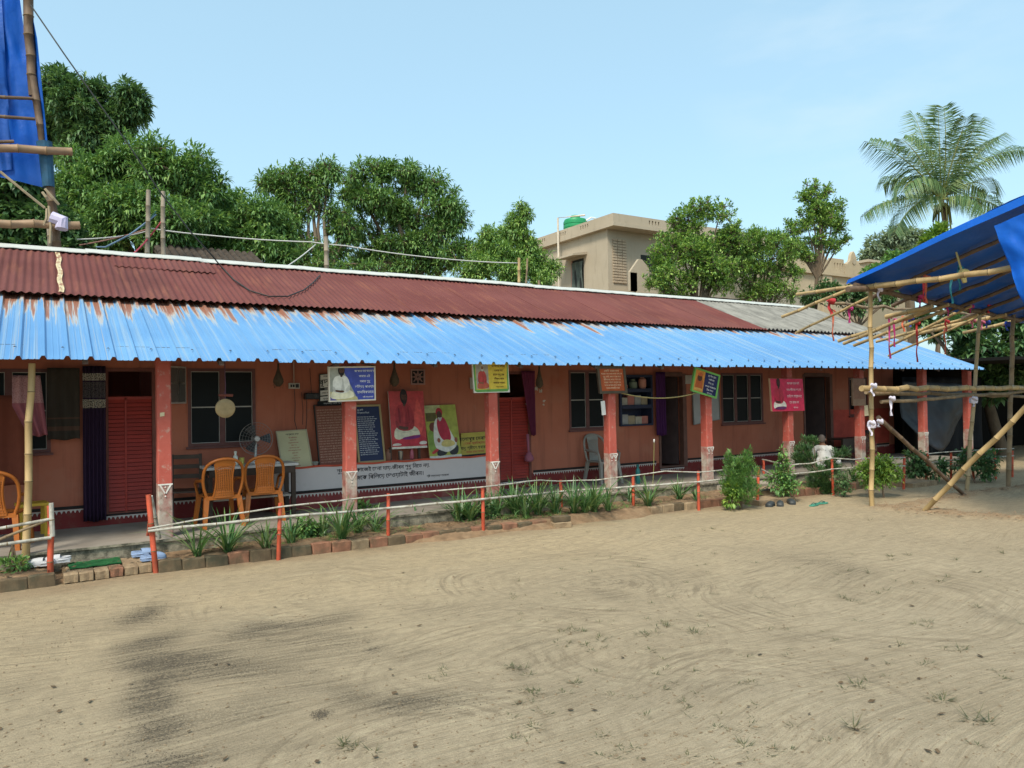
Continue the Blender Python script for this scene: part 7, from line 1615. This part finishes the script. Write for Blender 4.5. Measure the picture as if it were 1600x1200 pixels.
for px, py, Y_, ln, w_, m_ in ((1297,470,8.6,.28,.11,m_rred),(1301,486,8.6,.55,.025,m_ror),(1327,482,8.6,.27,.07,m_mag),(1389,495,8.4,.80,.045,m_mag),(1397,500,8.4,.52,.045,m_mag),(1411,497,8.3,.26,.075,m_ror),(1422,497,8.3,.17,.07,m_rbl),(1432,505,8.2,.75,.03,m_rred),(1432,503,8.2,.28,.06,m_rred),(1446,434,6.9,.42,.085,m_ror),(1443,436,6.9,.38,.05,m_rred),(1437,463,7.6,.22,.08,m_mag),(1481,476,7.7,.22,.07,m_mag),(1478,502,8.0,.20,.06,m_rred),(1476,512,8.0,.52,.018,m_ror),(1519,500,7.9,.16,.06,m_rpk),(1534,503,7.9,.16,.05,m_rpk),(1541,503,7.9,.12,.08,m_rbl),(1573,506,7.9,.14,.10,m_rbl),(1516,478,7.6,.14,.06,m_mag),(1544,478,7.6,.14,.08,m_rred),(1486,432,6.3,.42,.04,m_rte),(1498,418,6.3,.36,.05,m_rte),(1373,452,7.5,.20,.06,m_rwh)):
    ribbon(at(px, py, Y=Y_), ln, w_, m_)
mb = MB(); c = at(1504,428,Y=6.2); mb.tube([c+Vector((-.07,0,.02)), c+Vector((0,-.04,.0)), c+Vector((.07,0,.02))], [.05,.075,.05], 8); mb.tube([c, c+Vector((0,-.03,-.14))], [.05,.03], 6); mb.tube([at(1494,394,Y=6.3), c], .015, 5); mb.build('yellow_knot', mat('knot_yellow', (.52,.42,.16), .85), t)
for px, py, ln in ((1363,602,.18), (1392,622,.30), (1360,660,.22), (1521,622,.16), (1373,658,.10)): ribbon(at(px, py, Y=YP-.16), ln, .07, m_rwh, nm='cloth_tie')
for px, py in ((1363,608),(1362,664),(1521,626)):
    c = at(px, py, Y=YP); mb = MB(); mb.lathe([(.066,-.05),(.075,-.02),(.072,.03),(.062,.06)], tuple(c), 10); mb.build('cloth_binding', m_rwh, t)

# dark shed beyond the pavilion, its deep shade put into a near-black colour
t = thing('dark_shed', (24, 9.5, 0), 'open shed coloured near black for deep shade beyond the far bamboo fence', 'shed')
m_dark_in = mat('shed_shade_black', (.012,.011,.010), .95, .1, 3, 0, spec=.1)
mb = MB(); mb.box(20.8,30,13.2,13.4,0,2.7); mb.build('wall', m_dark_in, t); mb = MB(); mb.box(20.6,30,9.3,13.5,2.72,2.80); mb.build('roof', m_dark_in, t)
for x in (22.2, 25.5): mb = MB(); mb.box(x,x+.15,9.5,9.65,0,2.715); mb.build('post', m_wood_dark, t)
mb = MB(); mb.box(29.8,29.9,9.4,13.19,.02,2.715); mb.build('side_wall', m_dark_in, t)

# ------------------------------------------------------------------ things lying about the yard
def scatter(name, label, n, region, fn, mate, seed):
    r = random.Random(seed); mb = MB()
    for _ in range(n):
        px, py = region(r)
        if py < 700: continue
        p = at(px, py, Z=0); p.z = gz(p.x, p.y); fn(mb, p, r)
    o = mb.build(name, mate); return tag(o, label, kind='stuff')
def tuft(mb, p, r, s=1):
    for _ in range(r.randint(6, 16)):
        an = r.uniform(0, 6.28); L = r.uniform(.03, .11)*s; d = Vector((math.cos(an), math.sin(an), 0)); b = p+d*r.uniform(0, .05); e = b+d*L*.8+Vector((0,0,L*r.uniform(.15,.6))); sd_ = Vector((-d.y, d.x, 0))*.003
        mb.add([b-sd_, b+sd_, e], [(0,1,2)])
TU = [(1340,1135,1.5),(1530,1127,1.6),(1510,875,1.4),(1470,1092,1),(1405,1015,1),(1500,1015,1),(1320,935,1),(1325,895,1.2),(1335,1068,1),(1060,1105,.8),(905,1068,.8),(825,1085,.8),(800,1045,1),(830,1140,.9),(1170,1130,.9),(1230,980,.8),(1085,985,.8),(1045,975,1),(890,985,.8),(1590,980,1.2),(1520,950,1),(1540,900,1.1),(1375,925,.8),(1440,975,.8),(1165,1165,.9),(1010,990,.7),(930,1000,.7),(1405,870,1),(1350,815,1),(1110,825,.8),(700,1050,.7),(540,1165,.9),(610,1172,.9),(1560,860,1.2),(1485,905,1)]
mb = MB(); r = random.Random(3)
for px, py, s in TU:
    for _ in range(r.randint(1, 4)):
        p = at(px+r.gauss(0,12), py+r.gauss(0,3), Z=0); p.z = gz(p.x, p.y); tuft(mb, p, r, s)
for _ in range(150):
    px = 800+abs(r.gauss(0, 420)); py = r.uniform(830, 1190)
    if px > 1620: continue
    p = at(px, py, Z=0); p.z = gz(p.x, p.y); tuft(mb, p, r, .45)
tag(mb.build('grass_tufts', leafmat('yard_grass', [(.022,.032,.010), (.032,.042,.014), (.05,.05,.018)])), 'sparse thin grass tufts in the sandy yard', kind='stuff')
def clod(mb, p, r, s=1):
    q = r.uniform(.002, .006)*s*r.choice((.6,.8,1,1.6)); a = r.uniform(0, 6.28); u = Vector((math.cos(a), math.sin(a), 0))*q*r.uniform(1, 2.2); v = Vector((-math.sin(a), math.cos(a), 0))*q
    c = p+Vector((0,0,q*.35)); mb.add([c+u, c+v, c-u, c-v, c+Vector((0,0,q*.7))], [(0,1,4),(1,2,4),(2,3,4),(3,0,4)])
def reg(r): return r.uniform(-20, 1620), 800+400*r.random()**.8
scatter('dirt_clods', 'small dark clods and pebbles strewn over the sand', 4200, reg, clod, mat('clod', (.20,.145,.09), 1, .3, 9, 0), 5)
def reg2(r):
    px, py, rx, ry, k = r.choice([(225,960,34,10,1),(235,1010,40,12,1),(243,1040,50,14,1),(240,1080,40,18,1),(235,1140,40,24,1),(680,1100,70,18,1),(460,975,60,9,1),(500,1118,12,6,1),(350,1040,70,12,1),(1290,880,70,20,1),(270,1185,70,12,1)]); return r.gauss(px, rx*.55), r.gauss(py, ry*.6)
scatter('black_grit', 'dark grit gathered in swept heaps on the left of the yard', 3500, reg2, lambda mb, p, r: clod(mb, p, r, .55), mat('black_grit', (.085,.07,.052), 1, .3, 9, 0), 6)
def leaf(mb, p, r):
    a = r.uniform(0, 6.28); u = Vector((math.cos(a), math.sin(a), .15))*r.uniform(.012,.035); v = Vector((-math.sin(a), math.cos(a), r.uniform(-.2,.4)))*r.uniform(.008,.02); c = p+Vector((0,0,.012)); mb.add([c-u, c+v, c+u, c-v], [(0,1,2),(0,2,3)])
scatter('leaf_litter', 'scattered dry brown leaves and bits on the sand', 70, reg, leaf, mat('dry_leaf', (.10,.065,.035), .9, .4, 20, 0), 8)
# brick outlines pressed in the sand at left
imp = MB()
for px, py, w, h in ((62,961,34,7),(75,979,38,8),(72,998,36,8),(72,1022,36,9),(170,940,30,6),(190,952,26,5)):
    c = [at(px-w, py-h, Z=0), at(px+w, py-h*1.4, Z=0), at(px+w*1.05, py+h*.7, Z=0), at(px-w*.95, py+h, Z=0)]
    for a, b in zip(c, c[1:]+c[:1]):
        n = int((b-a).length/.012)
        for k in range(n):
            if rnd.random() < .75: p = a.lerp(b, k/n)+Vector((rnd.gauss(0,.006), rnd.gauss(0,.006), 0)); p.z = gz(p.x, p.y)-.002; clod(imp, p, rnd, .8)
tag(imp.build('brick_imprints', mat('clod', (.16,.11,.07))), 'faint brick outlines of crumbs pressed into the sand', kind='stuff')
def clod2(mb, p, r): clod(mb, p+Vector((0,0,.05)), r, 2.0)
def reg3(r):
    pl = r.choice(RIDGE); i = r.randrange(len(pl)-1); p = pl[i].lerp(pl[i+1], r.random()); v = p-EYE
    return 800+CAM_F*v.dot(RT)/v.dot(FW)+r.gauss(0,6), 600-CAM_F*v.dot(UP)/v.dot(FW)+r.gauss(0,3)
scatter('earth_clods', 'brown earth clods along the low ridges by the pavilion', 1700, reg3, clod2, mat('earth_clod', (.24,.15,.085), 1, .3, 9, 0), 12)
mb = MB(); r = random.Random(31)
for _ in range(420):
    x = r.uniform(1.3, 14.3); y = FY(x)+r.uniform(.12, .52)
    if mnoise.noise(Vector((x*1.1, 3, 0))) > -.12: tuft(mb, Vector((x, y, .11)), r, r.choice((.8, 1.2, 2.2)))
tag(mb.build('bed_weeds', lm_bush), 'low weeds and grass growing through the planting bed', kind='stuff')
mb = MB(); r = random.Random(21)
for _ in range(900):
    x = r.uniform(-3, 14); y = FY(x)+r.uniform(.05, .5); leaf(mb, Vector((x, y, .135+.02*r.random())), r)
tag(mb.build('bed_litter', mat('dry_leaf', (.10,.065,.035))), 'dry leaves and straw lying on the planting bed', kind='stuff')
bpy.context.view_layer.update()
